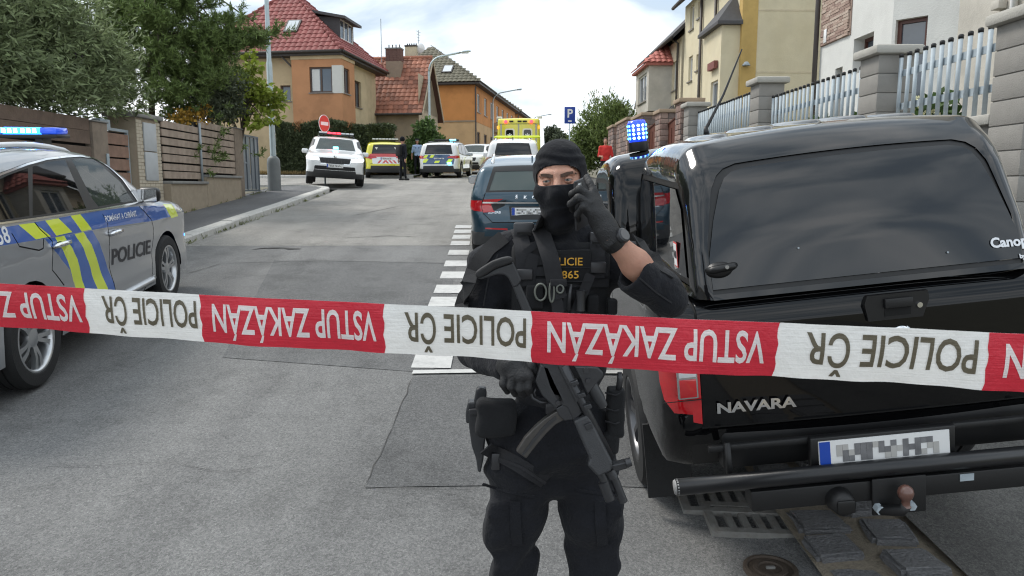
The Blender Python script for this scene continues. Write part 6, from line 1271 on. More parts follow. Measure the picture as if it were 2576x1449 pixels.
# tailgate: handle, lettering, badge
bw = lambda x, z, o: (lambda r_: Vector(r_[0][0] + r_[1][0] * o))(bed.band(np.array([[x, bed.s_at(z=z)]])))
hq = T(2250, 768); hx, hz = hq; ho = MB().prism([(-.115, -.05), (-.13, .02), (-.12, .055), (.12, .055), (.125, .02), (.10, -.05)], lambda a, b: Vector((hx + a, -.004, hz + b)), lambda a, b: Vector((hx + a, -.026, hz + b))).build('tailgate_handle', M['trim'], tk)
bx('pocket', M['void'], ho, hx - .052, hx + .052, -.028, -.0265, hz - .035, hz + .035); bx('lever', M['black'], ho, hx - .055, hx + .055, -.042, -.0285, hz + .0, hz + .038, .004); MB().lathe([(0, -.034), (.011, -.034), (.012, -.026)], 14, 'y', Matrix.Translation((hx + .085, 0, hz + .0))).build('lock', M['chrome'], ho)
a, b = T(1806, 1035), T(1992, 1003); bed.text(tk, 'lettering', 'NAVARA', .062, ((a[0] + b[0]) / 2, (a[1] + b[1]) / 2 + .004), M['chrome'], 'rear', .0022, (b[0] - a[0]) / .235, 0, off=.012)
q = T(2258, 826); MB().lathe([(0, -.02), (.03, -.02), (.045, -.012), (.05, 0)], 24, 'y', Matrix.Translation((q[0] + .01, -.004, q[1] - .03))).build('badge', M['chrome'], tk, True)
# bumper: step, hangers, round bar, tow beam with ball, plate
z0 = T(1775, 1112)[1]
bx('rear_step', M['trim'], tk, -.62, .80, .015, .25, .50, zt0 - .015, .02)
q1 = T(1786, 1125, -.03); bx('cross_tube', M['black'], tk, -.69, .78, -.06, -.03, q1[1] - .016, q1[1] + .014, .008)
qa, qb = T(1690, 1228, -.16), T(1768, 1120, -.1)
for x in (T(1828, 1150, -.05)[0], .62): MB().tube([(x, -.07, q1[1] + .03), (x, -.085, q1[1] - .09), (x + .01, -.05, q1[1] - .13)], .014, 8).build('hanger', M['black'], tk, True)
br = T(1700, 1226, -.13); bar = MB().tube([(br[0], -.13, br[1]), (.92, -.13, br[1] + .0)], .034, 18).build('bumper_bar', mat('powder_coated_bar', (.011, .0115, .013), .3, var=.1), tk, True)
MB().lathe([(0, br[0] - .008), (.028, br[0] - .007), (.034, br[0] + .004), (.034, br[0] + .01)], 18, 'x', Matrix.Translation((0, -.13, br[1]))).build('end_cap', mat('worn_cap', (.28, .28, .28), .6, var=.4, vs_=40), bar, True)
tb = T(1885, 1255, -.10); tr_ = T(2545, 1185, -.10); bx('tow_beam', M['black'], tk, tb[0], .86, -.13, -.03, tb[1] - .045, tb[1] + .045, .008)
bx('rating_plate', M['galv'], tk, T(2430, 1190, -.13)[0] - .025, T(2430, 1190, -.13)[0] + .03, -.134, -.1305, T(2430, 1200, -.13)[1] - .015, T(2430, 1200, -.13)[1] + .015)
q = T(2258, 1250, -.15); bx('tow_plate', M['black'], tk, q[0] - .10, q[0] + .115, -.15, -.135, q[1] - .075, q[1] + .085, .006)
q = T(2272, 1236, -.19); tbm = MB().lathe([(0, .036), (.012, .034), (.026, .022), (.031, .004), (.026, -.016), (.016, -.027), (.016, -.05), (.02, -.055)], 18, 'z', Matrix.Translation((q[0], -.21, q[1]))).build('tow_ball', mat('ball_cover', (.13, .06, .045), .35, coat=.6), tk, True)
MB().tube([(q[0], -.21, q[1] - .05), (q[0] - .01, -.20, q[1] - .075), (q[0] - .09, -.165, q[1] - .085)], [.022, .024, .02], 10).build('neck', M['black'], tbm, True)
for dx, dz in ((-.085, -.08), (.04, -.075)): MB().lathe([(0, -.185), (.018, -.184), (.019, -.15)], 6, 'y', Matrix.Translation((q[0] + dx, 0, q[1] + dz))).build('bolt', M['galv'], tbm)
q = T(2112, 1258, -.14); so_ = MB().lathe([(0, -.20), (.03, -.2), (.045, -.19), (.05, -.15), (.055, -.13)], 18, 'y', Matrix.Translation((q[0], 0, q[1]))).build('trailer_socket', M['black'], tk, True); bx('lid', M['trim'], so_, q[0] - .035, q[0] + .035, -.21, -.2005, q[1] - .025, q[1] + .03, .006)
q = T(2222, 1128, -.10); plate(tk, Matrix.Translation((q[0], -.10, q[1])) @ Matrix.Rotation(R(-4), 4, 'X')); bx('plate_holder', M['trim'], tk, q[0] - .29, q[0] + .29, -.098, -.06, q[1] - .07, q[1] + .07, .008)
bx('underbody', M['trim'], tk, -.55, .55, .2, 4.9, .42, .75); bx('wheel_wells', M['void'], tk, -.66, .66, .3, 4.8, .5, 1.0)
wheels(tk, make_wheel(.375, .265, .23, 6, mat('dark_rim', (.12, .12, .125), .35, metal=.8), double=False), .745, (4.05, 1.02), .375)
bx('mud_flap', M['rubber'], tk, -.87, -.64, .60, .62, .10, .5); 
for s_ in (-1, 1): mirror_part(tk, s_ * .82, 3.15, ZB + .12, M['p_black'], s_)
for y in (1.9, 2.75): MB().tube([(-.875, y, ZB - .12), (-.875, y + .16, ZB - .12)], .016, 6).build('door_handle', M['chrome'], tk)
# beacon on the cab roof
cb = F(1604, 345, 4.85); L_ = tk.matrix_basis.inverted() @ cb; zc_ = float(np.interp(cab.s_at(y=2.0, where='top'), cab.S, cab.sil[:, 1])) + .012
bc = empty('beacon', (L_.x, L_.y, zc_), parent=tk)
MB().lathe([(.062, 0), (.065, .01), (.062, .06), (.058, .062), (0, .062)], 24).build('base', M['trim'], bc, auto=40); MB().lathe([(.057, .063), (.06, .08), (.06, .175), (.052, .195), (0, .2)], 24).build('dome', mat('beacon_dome', (.005, .03, .6), .1, var=0, coat=1, emit=1.6), bc, True)
for k in range(12):
    for j in range(4):
        a = 2 * math.pi * k / 12; MB().lathe([(0, .004), (.0085, .0)], 8, 'z', Matrix.Translation((.061 * math.cos(a), .061 * math.sin(a), .085 + j * .026)) @ Matrix.Rotation(a, 4, 'Z') @ Matrix.Rotation(math.pi / 2, 4, 'Y')).build('diode', M['led_white'] if k in (8, 9, 10) else M['led_cyan'], bc)
# ------------------------------------------------------------------ smooth bodies from distance fields
def snet(fn, ax):
    """surface nets over a grid with uneven spacing: ax = three coordinate arrays"""
    X, Y, Z = np.meshgrid(*ax, indexing='ij'); sh = X.shape; D = fn(np.stack([X.ravel(), Y.ravel(), Z.ravel()], 1)).reshape(sh)
    cs = tuple(n - 1 for n in sh); acc = np.zeros(cs + (3,)); cnt = np.zeros(cs); S = D < 0; E = []
    for a in range(3):
        s0 = [slice(None)] * 3; s1 = [slice(None)] * 3; s0[a] = slice(0, -1); s1[a] = slice(1, None); s0, s1 = tuple(s0), tuple(s1)
        idx = np.argwhere(S[s0] != S[s1]); d0 = D[s0][tuple(idx.T)]; d1 = D[s1][tuple(idx.T)]; pos = idx.astype(float); pos[:, a] += d0 / (d0 - d1); b, c = [k for k in range(3) if k != a]
        ok = (idx[:, b] > 0) & (idx[:, c] > 0) & (idx[:, b] < sh[b] - 1) & (idx[:, c] < sh[c] - 1); idx, pos = idx[ok], pos[ok]; quad = []
        for db, dc in ((-1, -1), (0, -1), (0, 0), (-1, 0)):
            q = idx.copy(); q[:, b] += db; q[:, c] += dc; np.add.at(acc, tuple(q.T), pos); np.add.at(cnt, tuple(q.T), 1); quad.append(q)
        fl = S[s0][tuple(idx.T)] ^ (a == 1); E.append((quad, fl))
    act = cnt > 0; ids = np.full(cs, -1); ids[act] = np.arange(act.sum()); V = acc[act] / cnt[act][:, None]; V = np.stack([np.interp(V[:, k], np.arange(sh[k]), ax[k]) for k in range(3)], 1); F_ = []
    for quad, fl in E:
        f = np.stack([ids[tuple(q.T)] for q in quad], 1); f[~fl] = f[~fl][:, ::-1]; F_.append(f)
    return V, np.vstack(F_)
def gridax(lo, hi, h): return [np.arange(lo[k], hi[k] + h, h) for k in range(3)]
def fine_ax(a, b, h, f0, f1, hf): return np.concatenate([np.arange(a, f0, h), np.arange(f0, f1, hf), np.arange(f1, b, h)])
def cap(P, a, b, ra, rb):
    a, b = np.array(a), np.array(b); ab = b - a; t = np.clip((P - a) @ ab / (ab @ ab), 0, 1); return np.linalg.norm(P - a - t[:, None] * ab, axis=1) - (ra + (rb - ra) * t)
def ell(P, c, r): q = P - np.array(c); r = np.array(r); k0 = np.linalg.norm(q / r, axis=1); k1 = np.linalg.norm(q / (r * r), axis=1); return k0 * (k0 - 1) / np.maximum(k1, 1e-9)
def rbx(P, c, b, r): q = np.abs(P - np.array(c)) - np.array(b) + r; return np.linalg.norm(np.maximum(q, 0), axis=1) + np.minimum(q.max(1), 0) - r
def smin(a, b, k): h = np.clip(.5 + .5 * (b - a) / k, 0, 1); return b * (1 - h) + a * h - k * h * (1 - h)
def smax(a, b, k): return -smin(-a, -b, k)
def smins(k, *d):
    o = d[0]
    for q in d[1:]: o = smin(o, q, k)
    return o
def folds(P, amp, f=1.0, seed=0.0):
    x, y, z = P[:, 0] * f, P[:, 1] * f, P[:, 2] * f
    a = np.sin(34 * z + 9 * x + 2.2 * np.sin(11 * x + seed) + 1.7 * np.sin(13 * y + 5 * z)); b = np.sin(23 * x - 19 * z + 2 * np.sin(9 * z + seed * 2) + 1.2 * np.sin(17 * y)); c = np.sin(61 * z - 33 * x + 2 * np.sin(21 * x + seed))
    return amp * (.5 * a * np.abs(a) + .45 * b + .22 * c)
def body_mesh(name, fn, ax, mt, parent, inv=None):
    V, F_ = snet(fn, ax)
    if inv is not None: V = V @ np.array(inv.to_3x3()).T + np.array(inv.translation)
    o = mk(name, V, F_, mt, parent, True); bm = bmesh.new(); bm.from_mesh(o.data); bmesh.ops.recalc_face_normals(bm, faces=bm.faces[:]); bm.to_mesh(o.data); bm.free(); return o
M['cloth'] = mat('black_uniform_cloth', (.0082, .0088, .0118), .9, var=.45, vs_=14, bump=.8, bs=16, sheen=.05, spec=.25); M['knit'] = mat('black_knit', (.0065, .007, .0095), .95, var=.3, vs_=40, bump=.35, bs=30, sheen=.04, spec=.25)
M['vest'] = mat('black_nylon', (.0115, .012, .0138), .8, var=.3, vs_=50, bump=.5, bs=600, sheen=.03, spec=.3); M['web'] = mat('dark_webbing', (.022, .0222, .025), .75, spec=.3, var=.25, vs_=80, bump=.4, bs=700); M['sling'] = mat('grey_webbing', (.030, .030, .033), .8, spec=.3, var=.25, vs_=60, bump=.5, bs=650)
M['leather'] = mat('black_glove', (.014, .0142, .0155), .55, var=.3, vs_=40, bump=.35, bs=200); M['skin'] = mat('skin', (.47, .25, .175), .55, var=.2, vs_=45, bump=.3, bs=260, dirt=.35, dc=(.42, .17, .115)); M['skin'].node_tree.nodes['Principled BSDF'].inputs['Subsurface Weight'].default_value = .12; M['skin'].node_tree.nodes['Principled BSDF'].inputs['Subsurface Radius'].default_value = (.012, .004, .002)
M['gun'] = mat('gun_metal', (.052, .053, .057), .32, metal=.5, var=.25, vs_=40, bump=.1, bs=150); M['gunplastic'] = mat('gun_polymer', (.027, .028, .031), .36, var=.2, vs_=40, bump=.15, bs=300); M['gold'] = mat('gold_lettering', (.62, .33, .03), .6, var=.05); M['hair'] = mat('dark_brow', (.075, .042, .028), .8, var=.5, vs_=200)
M['ring'] = mat('dull_ring', (.17, .18, .16), .45, metal=.5); M['buckle'] = mat('buckle_plastic', (.030, .030, .033), .38, var=.15)
f_ = lambda px, py, Y: np.array(F(px, py, Y))
pof = F(1400, 1000, 2.28); gz_ = g(pof.x, 2.28)
off = empty('person', (pof.x, 2.28, gz_), (0, 0, 0), 'masked person in black police gear phoning behind the tape, weapon slung across', 'person')
INV = Matrix.Translation(-off.location)
Hc = f_(1410, 462, 2.28); ha, hr = R(10.5), R(4.5)
fw = np.array((-math.sin(ha), -math.cos(ha), .0)); sdv = np.array((math.cos(ha) * math.cos(hr), -math.sin(ha) * math.cos(hr), math.sin(hr))); upv = np.cross(sdv, -fw) * 1.0; upv = np.cross(fw, sdv) if np.cross(fw, sdv)[2] > 0 else np.cross(sdv, fw)
HB = np.stack([sdv, fw, upv]); toh = lambda P: (P - Hc) @ HB.T; fromh = lambda q: Hc + np.array(q) @ HB
def head_sd(P):
    q = toh(P); m_ = q * np.array((1, 1, 1)); ax_ = np.abs(q[:, 0]); qm = q.copy(); qm[:, 0] = ax_
    d = smin(ell(q, (0, -.012, .035), (.0775, .098, .098)), ell(q, (0, .02, -.045), (.0625, .077, .09)), .03); d = smin(d, ell(q, (0, .045, -.1), (.04, .045, .035)), .03)
    d = smin(d, cap(qm, (0, .0850, .0275), (.042, .0775, .0305), .0140, .0110), .012); d = smin(d, ell(qm, (.044, .06, -.022), (.028, .03, .026)), .02)
    d = smax(d, -ell(qm, (.0315, .1015, .009), (.0185, .017, .0125)), .010); d = smin(d, cap(q, (0, .087, .022), (0, .111, -.028), .0085, .0145), .010); d = smin(d, cap(qm, (0.006, .100, -.03), (.012, .096, -.033), .008, .007), .006)
    fl_ = np.maximum(0, 1 - (qm[:, 0] - .006) ** 2 / .000006) * np.exp(-((q[:, 2] - .032) / .014) ** 2) * .0016; return d + fl_
eL = [fromh((s_ * .0315, .0795, .0085)) for s_ in (-1, 1)]
def lid_sd(P):
    q = toh(P); qm = q.copy(); qm[:, 0] = np.abs(q[:, 0]); e_ = qm - np.array((.0315, .0790, .0085)); r_ = np.linalg.norm(e_, axis=1)
    shell_ = np.maximum(r_ - .0142, -(r_ - .0110)); ap = np.abs(e_[:, 0] / .0150) ** 2 + ((e_[:, 2] + .0002 + .06 * e_[:, 0]) / .0029) ** 2; return np.maximum(shell_, np.where(e_[:, 1] > 0, (1 - ap) * .005, -1))
SR, ER, WR = f_(1236, 668, 2.32), f_(1194, 880, 2.30), f_(1272, 926, 2.10); SL, EL, WL = f_(1572, 662, 2.32), f_(1676, 744, 2.13), f_(1533, 594, 2.055); CU = f_(1588, 684, 2.085)
HIPC = f_(1390, 1085, 2.30); hipR, hipL = f_(1312, 1120, 2.30), f_(1470, 1120, 2.30); mR, mL = f_(1298, 1300, 2.30), f_(1484, 1300, 2.29); kR, kL = f_(1292, 1430, 2.30), f_(1488, 1430, 2.28)
aR = np.array((kR[0] - .01, kR[1] + .03, gz_ + .09)); aL = np.array((kL[0] + .02, kL[1] + .03, gz_ + .09))
CH, AB_ = f_(1402, 725, 2.33), f_(1398, 885, 2.32); NK = f_(1410, 590, 2.31)
def torso_sd(P, e=0):
    d = smin(ell(P, CH, (.178 + e, .118 + e, .215 + e)), ell(P, AB_, (.158 + e, .112 + e, .225 + e)), .06); d = smin(d, cap(P, f_(1285, 652, 2.33), f_(1528, 652, 2.33), .078 + e, .078 + e), .05); return smin(d, cap(P, f_(1340, 622, 2.33), f_(1478, 622, 2.33), .058 + e, .058 + e), .05)
def arm_r(P, e=0): return smin(cap(P, SR, ER, .072 + e, .056 + e), cap(P, ER, WR, .055 + e, .040 + e), .02)
def arm_l(P, e=0): return smin(cap(P, SL, EL, .072 + e, .060 + e), cap(P, EL, CU, .060 + e, .052 + e), .025)
def legs_sd(P, e=0):
    d = smins(.05, ell(P, HIPC, (.182 + e, .124 + e, .145 + e)), cap(P, hipR, mR, .102 + e, .086 + e), cap(P, hipL, mL, .102 + e, .086 + e), cap(P, mR, kR, .086 + e, .068 + e), cap(P, mL, kL, .086 + e, .068 + e)); return smins(.03, d, cap(P, kR, aR, .068 + e, .056 + e), cap(P, kL, aL, .068 + e, .056 + e))
def flesh(P):
    d = smins(.03, head_sd(P), cap(P, f_(1412, 560, 2.31), f_(1406, 640, 2.34), .056, .062)); d = smin(d, smins(.03, torso_sd(P, -.02), legs_sd(P, -.025), arm_r(P, -.02), cap(P, SL, EL, .05, .042)), .03)
    fm = EL * .45 + WL * .55; fa = smin(cap(P, EL, fm, .042, .0415), cap(P, fm, WL, .0415, .0285), .02) - .0012 * np.sin(P[:, 2] * 90 + P[:, 0] * 60); d = smin(d, fa, .01); d = smin(d, cap(P, WL, f_(1510, 555, 2.065), .026, .022), .01); return smin(d, cap(P, WR, f_(1290, 940, 2.07), .026, .022), .01)
lo, hi = np.array((SR[0] - .2, 1.90, gz_ + .04)), np.array((EL[0] + .12, 2.52, Hc[2] + .16))
body_mesh('body', flesh, [fine_ax(lo[0], hi[0], .013, Hc[0] - .09, Hc[0] + .085, .0035), fine_ax(lo[1], hi[1], .013, Hc[1] - .125, Hc[1] - .03, .0035), fine_ax(lo[2], hi[2], .013, Hc[2] - .02, Hc[2] + .07, .0035)], M['skin'], off, INV)
body_mesh('eyelids', lid_sd, gridax(np.minimum(eL[0], eL[1]) - .02, np.maximum(eL[0], eL[1]) + .02, .0016), M['skin'], off, INV)
inv_ = lambda p: Vector(p) - off.location
look = np.array((-.30, -1, .02)); look /= np.linalg.norm(look)
for p in eL:
    q = Vector(look).to_track_quat('Z', 'Y').to_matrix().to_4x4(); q.translation = inv_(p)
    eb = MB().lathe([(0, .0118), (.004, .0111), (.0083, .0083), (.0111, .004), (.0118, 0), (.0083, -.0083), (0, -.0118)], 20, 'z', q).build('eye', mat('shaded_eye_white', (.30, .275, .26), .2, var=.05), off, True); MB().lathe([(0, .0124), (.003, .0121), (.0056, .0108)], 18, 'z', q).build('iris', mat('iris', (.10, .11, .10), .15, var=.5, vs_=300), eb, True); MB().lathe([(0, .0127), (.0024, .0124)], 12, 'z', q).build('pupil', M['void'], eb, True)  # eyeball white darkened: the brows' shade is put into its colour
def surf(u, w, fn=head_sd, v1=.16):
    vs_ = np.linspace(v1, -.05, 420); d = fn(np.array([fromh((u, v, w)) for v in vs_])); i = int(np.argmax(d < 0)); return fromh((u, vs_[i], w))
for s_ in (-1, 1):
    pts = [inv_(surf(s_ * u, w) + fw * .0012) for u, w in ((.0120, .0215), (.022, .0235), (.034, .0270), (.046, .0285), (.056, .0245))]; MB().strap(pts, [.009, .0105, .0095, .007, .002], .0028, tuple(fw)).build('eyebrow', M['hair'], off)
# balaclava
def bala(P):
    q = toh(P); n = smin(cap(P, f_(1412, 565, 2.31), f_(1408, 625, 2.33), .066, .078), ell(P, f_(1410, 628, 2.27), (.085, .08, .035)), .03); d = smin(head_sd(P) - .006, n, .035); d = smin(d, ell(q, (0, .085, -.045), (.035, .032, .05)), .03); d = d + folds(P, .0032, 1.3, 2.0) + .0026 * np.sin(q[:, 2] * 210 + 2.2 * np.sin(q[:, 0] * 30)) * np.exp(-((q[:, 2] - .075) / .022) ** 2) + .0025 * np.sin(q[:, 2] * 120 - q[:, 0] * 40 + 1) * (q[:, 2] < -.07)
    sl_ = np.abs(q[:, 0] / .0655) ** 3.2 + np.abs((q[:, 2] - .0245 + .10 * q[:, 0] ** 2 / .06) / .0285) ** 2.8; hole = np.where(q[:, 1] > -.01, (sl_ - 1) * .02, 1); lip = np.exp(-((sl_ - 1.12) / .16) ** 2) * .0022 * (q[:, 1] > 0); return smax(d - lip, -hole, .004)
body_mesh('balaclava', bala, gridax(Hc - np.array((.12, .15, .215)), Hc + np.array((.12, .15, .16)), .0036), M['knit'], off, INV)
# jacket and trousers
cutn = (CU - EL) / np.linalg.norm(CU - EL)
def jacket(P):
    d = smins(.035, torso_sd(P), arm_r(P), arm_l(P)); d = d + folds(P, .0095, 1.0, .7); cuff = np.maximum(cap(P, EL, CU, .064, .059), np.abs((P - CU) @ cutn + .028) - .026); d = smin(d, cuff, .006); d = smax(d, (P - CU) @ cutn * np.where(np.linalg.norm(P - CU, axis=1) < .13, 1, 0) - np.where(np.linalg.norm(P - CU, axis=1) < .13, 0, 1), .003)
    d = smax(d, -cap(P, CU - cutn * .02, CU + cutn * .1, .043, .043), .004); return smax(d, f_(1400, 1045, 2.2)[2] - P[:, 2], .01)
body_mesh('jacket', jacket, gridax(np.array((SR[0] - .15, 1.93, f_(1400, 1070, 2.3)[2])), np.array((EL[0] + .10, 2.52, f_(1400, 560, 2.3)[2])), .0075), M['cloth'], off, INV)
def trousers(P):
    d = legs_sd(P, .004)
    for hp, k, s_ in ((hipR, kR, -1), (hipL, kL, 1)):
        c = hp * .34 + k * .66 + np.array((s_ * .042, -.050, -.01)); pk_ = rbx(P, c, (.052, .040, .125), .03); d = smin(d, pk_, .03); fl = rbx(P, c + np.array((0, -.006, .112)), (.052, .042, .030), .012); d = smin(d, fl, .008)
    zc = P[:, 2] - kR[2]; d = smin(d, ell(P, f_(1391, 1205, 2.30), (.06, .085, .05)), .04)
    d = d + folds(P, .0135, .9, 1.9) * (1 + .5 * np.exp(-(zc / .12) ** 2)) - .0045 * np.abs(np.sin(P[:, 2] * 42 + 8 * P[:, 0])) * np.exp(-((P[:, 2] - hipR[2] + .06) / .12) ** 2)
    Q = P.copy(); Q[:, 1] = 2.3; return smax(d, -cap(Q, f_(1392, 1262, 2.3), f_(1386, 1480, 2.3), .008, .052), .018)
body_mesh('trousers', trousers, gridax(np.array((HIPC[0] - .30, 2.08, gz_ + .09)), np.array((HIPC[0] + .32, 2.52, HIPC[2] + .14)), .0085), M['cloth'], off, INV)
for a_, nm in ((aR, 'boot'), (aL, 'boot')):
    body_mesh(nm, lambda P: np.maximum(smins(.03, cap(P, a_ + np.array((0, 0, .1)), a_ - np.array((0, 0, .03)), .052, .05), cap(P, a_ + np.array((0, .02, -.045)), a_ + np.array((0, -.15, -.055)), .045, .038)), gz_ - P[:, 2]), gridax(a_ - np.array((.09, .24, .12)), a_ + np.array((.09, .12, .2)), .012), M['leather'], off, INV)
# plate carrier that follows the torso
zt_v, zb_v = f_(1400, 612, 2.2)[2], f_(1400, 955, 2.2)[2]
def vest(P): return smax(torso_sd(P, .024) + folds(P, .0014, 1.6), smax(np.abs(P[:, 0] - CH[0] - .003) - .150, np.maximum(P[:, 2] - zt_v + .35 * np.maximum(0, np.abs(P[:, 0] - CH[0]) - .05) * 0, zb_v - P[:, 2]), .03), .015)
body_mesh('plate_carrier', vest, gridax(CH - np.array((.22, .22, .36)), CH + np.array((.22, .22, .26)), .0075), M['vest'], off, INV)
def vsurf(px, py, fn=lambda P: vest(P), lift=.004, Y0=1.95, Y1=2.45):
    ys = np.linspace(Y0, Y1, 300); d = fn(np.array([f_(px, py, y) for y in ys])); i = int(np.argmax(d < 0)); i = i if d[i] < 0 else 150; return inv_(f_(px, py, ys[i] - lift))
jk = lambda P: np.minimum(jacket(P), vest(P)); lg = lambda P: np.minimum(trousers(P), torso_sd(P)); CAMN = (0, -1, .1)
def web(name, pts, w_, mt, lift=.006, t=.003, fn=jk, nrm=CAMN, n=6, parent=None):
    Q = []
    for a, b in zip(pts, pts[1:]):
        for i in range(n): u = i / n; Q.append((lerp(a[0], b[0], u), lerp(a[1], b[1], u)))
    Q.append(pts[-1]); P3 = [vsurf(x, y, fn, lift) for x, y in Q]; 
    for _ in range(2): P3 = [P3[0]] + [(P3[i - 1] + P3[i] * 2 + P3[i + 1]) / 4 for i in range(1, len(P3) - 1)] + [P3[-1]]
    return MB().strap(P3, w_, t, nrm).build(name, mt, parent or off, auto=50)
def pad(name, px0, px1, py0, py1, mt, th=.02, fn=jk, b=.004, lift=0, parent=None):
    c = vsurf((px0 + px1) / 2, (py0 + py1) / 2, fn, lift); k = (c.y + off.location.y) / 1860 * 1.0; return MB().box(-(px1 - px0) / 2 * k, (px1 - px0) / 2 * k, -th, .01, -(py1 - py0) / 2 * k, (py1 - py0) / 2 * k, Matrix.Translation(c), b).build(name, mt, parent or off, auto=45)
for yy, x0, x1 in ((655, 1305, 1400), (683, 1305, 1398), (655, 1472, 1525), (683, 1470, 1530), (712, 1300, 1530), (742, 1298, 1532), (930, 1300, 1345)): web('webbing', [(x0, yy), ((x0 + x1) / 2, yy), (x1, yy)], .026, M['web'], .005)
for px, y0, y1 in ((1312, 600, 720), (1505, 600, 700)): web('shoulder_strap', [(px - 8, y0 - 22), (px, y0), (px + (6 if px < 1400 else -4), (y0 + y1) / 2), (px + (10 if px < 1400 else -4), y1)], .047, M['web'], .008, .005)
for px, py in ((1318, 580), (1508, 604)): 
    k_ = pad('shoulder_buckle', px - 26, px + 26, py - 20, py + 16, M['buckle'], .018, b=.006, lift=.012); 
    pad('buckle_bar', px - 17, px + 17, py + 4, py + 10, M['void'], .001, lift=.031, b=0, parent=k_)
for px, py in ((1320, 690), (1504, 672)): pad('buckle', px - 20, px + 20, py - 14, py + 14, M['buckle'], .014, b=.004, lift=.01)
web('chest_strap', [(1345, 640), (1335, 670), (1330, 720)], .036, M['web'], .010, .004); web('chest_strap', [(1296, 600), (1316, 640), (1352, 612)], .02, M['web'], .008)
nb = pad('name_panel', 1388, 1486, 628, 716, M['vest'], .008, b=.003, lift=.004)
for nm, s_, cx, cy, wpx, hpx in (('lettering', 'POLICIE', 1417, 658, 98, 20), ('lettering', '865', 1434.5, 691, 43, 20)):
    tv, tf = text_mesh(s_, 1, .012); x_ = [p.x for p in tv]; y_ = [p.y for p in tv]; kx = wpx / (max(x_) - min(x_)); ky = hpx / (max(y_) - min(y_)); mx_, my_ = (max(x_) + min(x_)) / 2, (max(y_) + min(y_)) / 2
    c = vsurf(cx, cy, jk, .0145); k = (c.y + off.location.y) / 1860; mk(nm, [c + Vector(((p.x - mx_) * kx * k, 0, (p.y - my_) * ky * k)) for p in tv], tf, M['gold'], off)
for py in (673, 708): pad('panel_edge', 1390, 1484, py - 1, py + 1, M['web'], .002, b=0, lift=.0125)
web('sleeve_panel', [(1268, 596), (1228, 628), (1190, 680), (1165, 745), (1158, 800)], .052, M['vest'], .004, .004, jk, (-.5, -1, .5)); web('sleeve_panel', [(1600, 606), (1640, 640), (1676, 690)], .05, M['vest'], .004, .004, jk, (.5, -.8, .6)); web('sleeve_seam', [(1252, 640), (1228, 700), (1216, 770)], .005, M['web'], .003, .002); web('sleeve_seam', [(1610, 700), (1650, 735), (1690, 762)], .005, M['web'], .003, .002)
# pouches on the belly, mostly behind the tape, and the row of kit above it
for px, py, w_, h_ in ((1345, 745, 44, 60), (1425, 760, 22, 46), (1490, 762, 30, 44), (1455, 755, 18, 50), (1540, 770, 22, 40), (1530, 770, 16, 46)): pad('pouch', px - w_ / 2, px + w_ / 2, py - h_ / 2, py + h_ / 2, M['vest'], .026, b=.007)
c = vsurf(1461, 748, jk, .04); MB().tube([c + Vector((0, 0, -.04)), c, c + Vector((0, 0, .02))], [.013, .013, .016], 12).build('torch', M['gun'], off, auto=40); MB().tube([vsurf(1437, 715, jk, .03), vsurf(1434, 740, jk, .034), vsurf(1430, 780, jk, .03)], [.004, .006, .006], 8).build('pen', M['gun'], off, True); web('pocket_strap', [(1486, 690), (1470, 730), (1445, 790)], .03, M['web'], .02, .003)
# grey sling from the neck to its ring, with a carabiner
web('sling', [(1352, 560), (1364, 590), (1385, 650), (1398, 715), (1405, 752)], [.051] * 25, M['sling'], .024, .0045); web('sling', [(1398, 752), (1404, 772), (1402, 830), (1396, 900)], .036, M['sling'], .022, .004)
c = vsurf(1404, 712, jk, .034); pad('sling_keeper', 1382, 1424, 700, 718, M['sling'], .03, b=.003, lift=.006)
for c_, rx, rz, mt_ in (((1360, 735), .017, .025, M['ring']), ((1388, 735), .007, .030, M['ring']), ((1409, 727), .010, .012, M['ring'])):
    c = vsurf(*c_, jk, .030); MB().tube([c + Vector((rx * math.cos(t), 0, rz * math.sin(t))) for t in [2 * math.pi * i / 20 for i in range(21)]], .0034, 7, False).build('ring', mt_, off, True)
# gloves
def glove_l(P):
    w0 = f_(1530, 588, 2.06); K = [f_(1493, 482, 2.075), f_(1483, 494, 2.055), f_(1483, 514, 2.045), f_(1490, 536, 2.045)]; d = cap(P, w0, f_(1512, 552, 2.062), .033, .031)
    for k in K: d = smin(d, cap(P, f_(1513, 560, 2.065), k, .024, .0135), .016)
    T_ = [[(1493, 480, 2.075), (1484, 462, 2.085), (1476, 447, 2.10)], [(1482, 493, 2.055), (1457, 476, 2.05), (1440, 487, 2.085), (1442, 497, 2.11)], [(1482, 513, 2.045), (1455, 497, 2.035), (1436, 514, 2.07), (1440, 527, 2.10)], [(1489, 535, 2.045), (1466, 520, 2.03), (1452, 540, 2.06), (1456, 552, 2.09)]]
    for t, r0 in zip(T_, (.0115, .0118, .0118, .0105)):
        o = None
        for i, (a, b) in enumerate(zip(t, t[1:])): c = cap(P, f_(*a), f_(*b), r0 * (1 - .06 * i), r0 * (1 - .06 * (i + 1))); o = c if o is None else smin(o, c, .004)
        d = smin(d, o, .0045)
    th = smin(cap(P, f_(1516, 562, 2.08), f_(1492, 548, 2.12), .017, .014), cap(P, f_(1492, 548, 2.12), f_(1464, 520, 2.135), .0135, .0105), .006); d = smin(d, th, .012); cuffb = np.maximum(cap(P, f_(1540, 605, 2.06), f_(1524, 575, 2.06), .0345, .034), -cap(P, f_(1560, 640, 2.06), f_(1532, 592, 2.058), .029, .028)); d = smin(d, cuffb, .006); return d + folds(P, .0011, 3.2, .4)
body_mesh('glove', glove_l, gridax(f_(1490, 520, 2.08) - np.array((.085, .075, .125)), f_(1490, 520, 2.08) + np.array((.085, .075, .115)), .0029), M['leather'], off, INV)
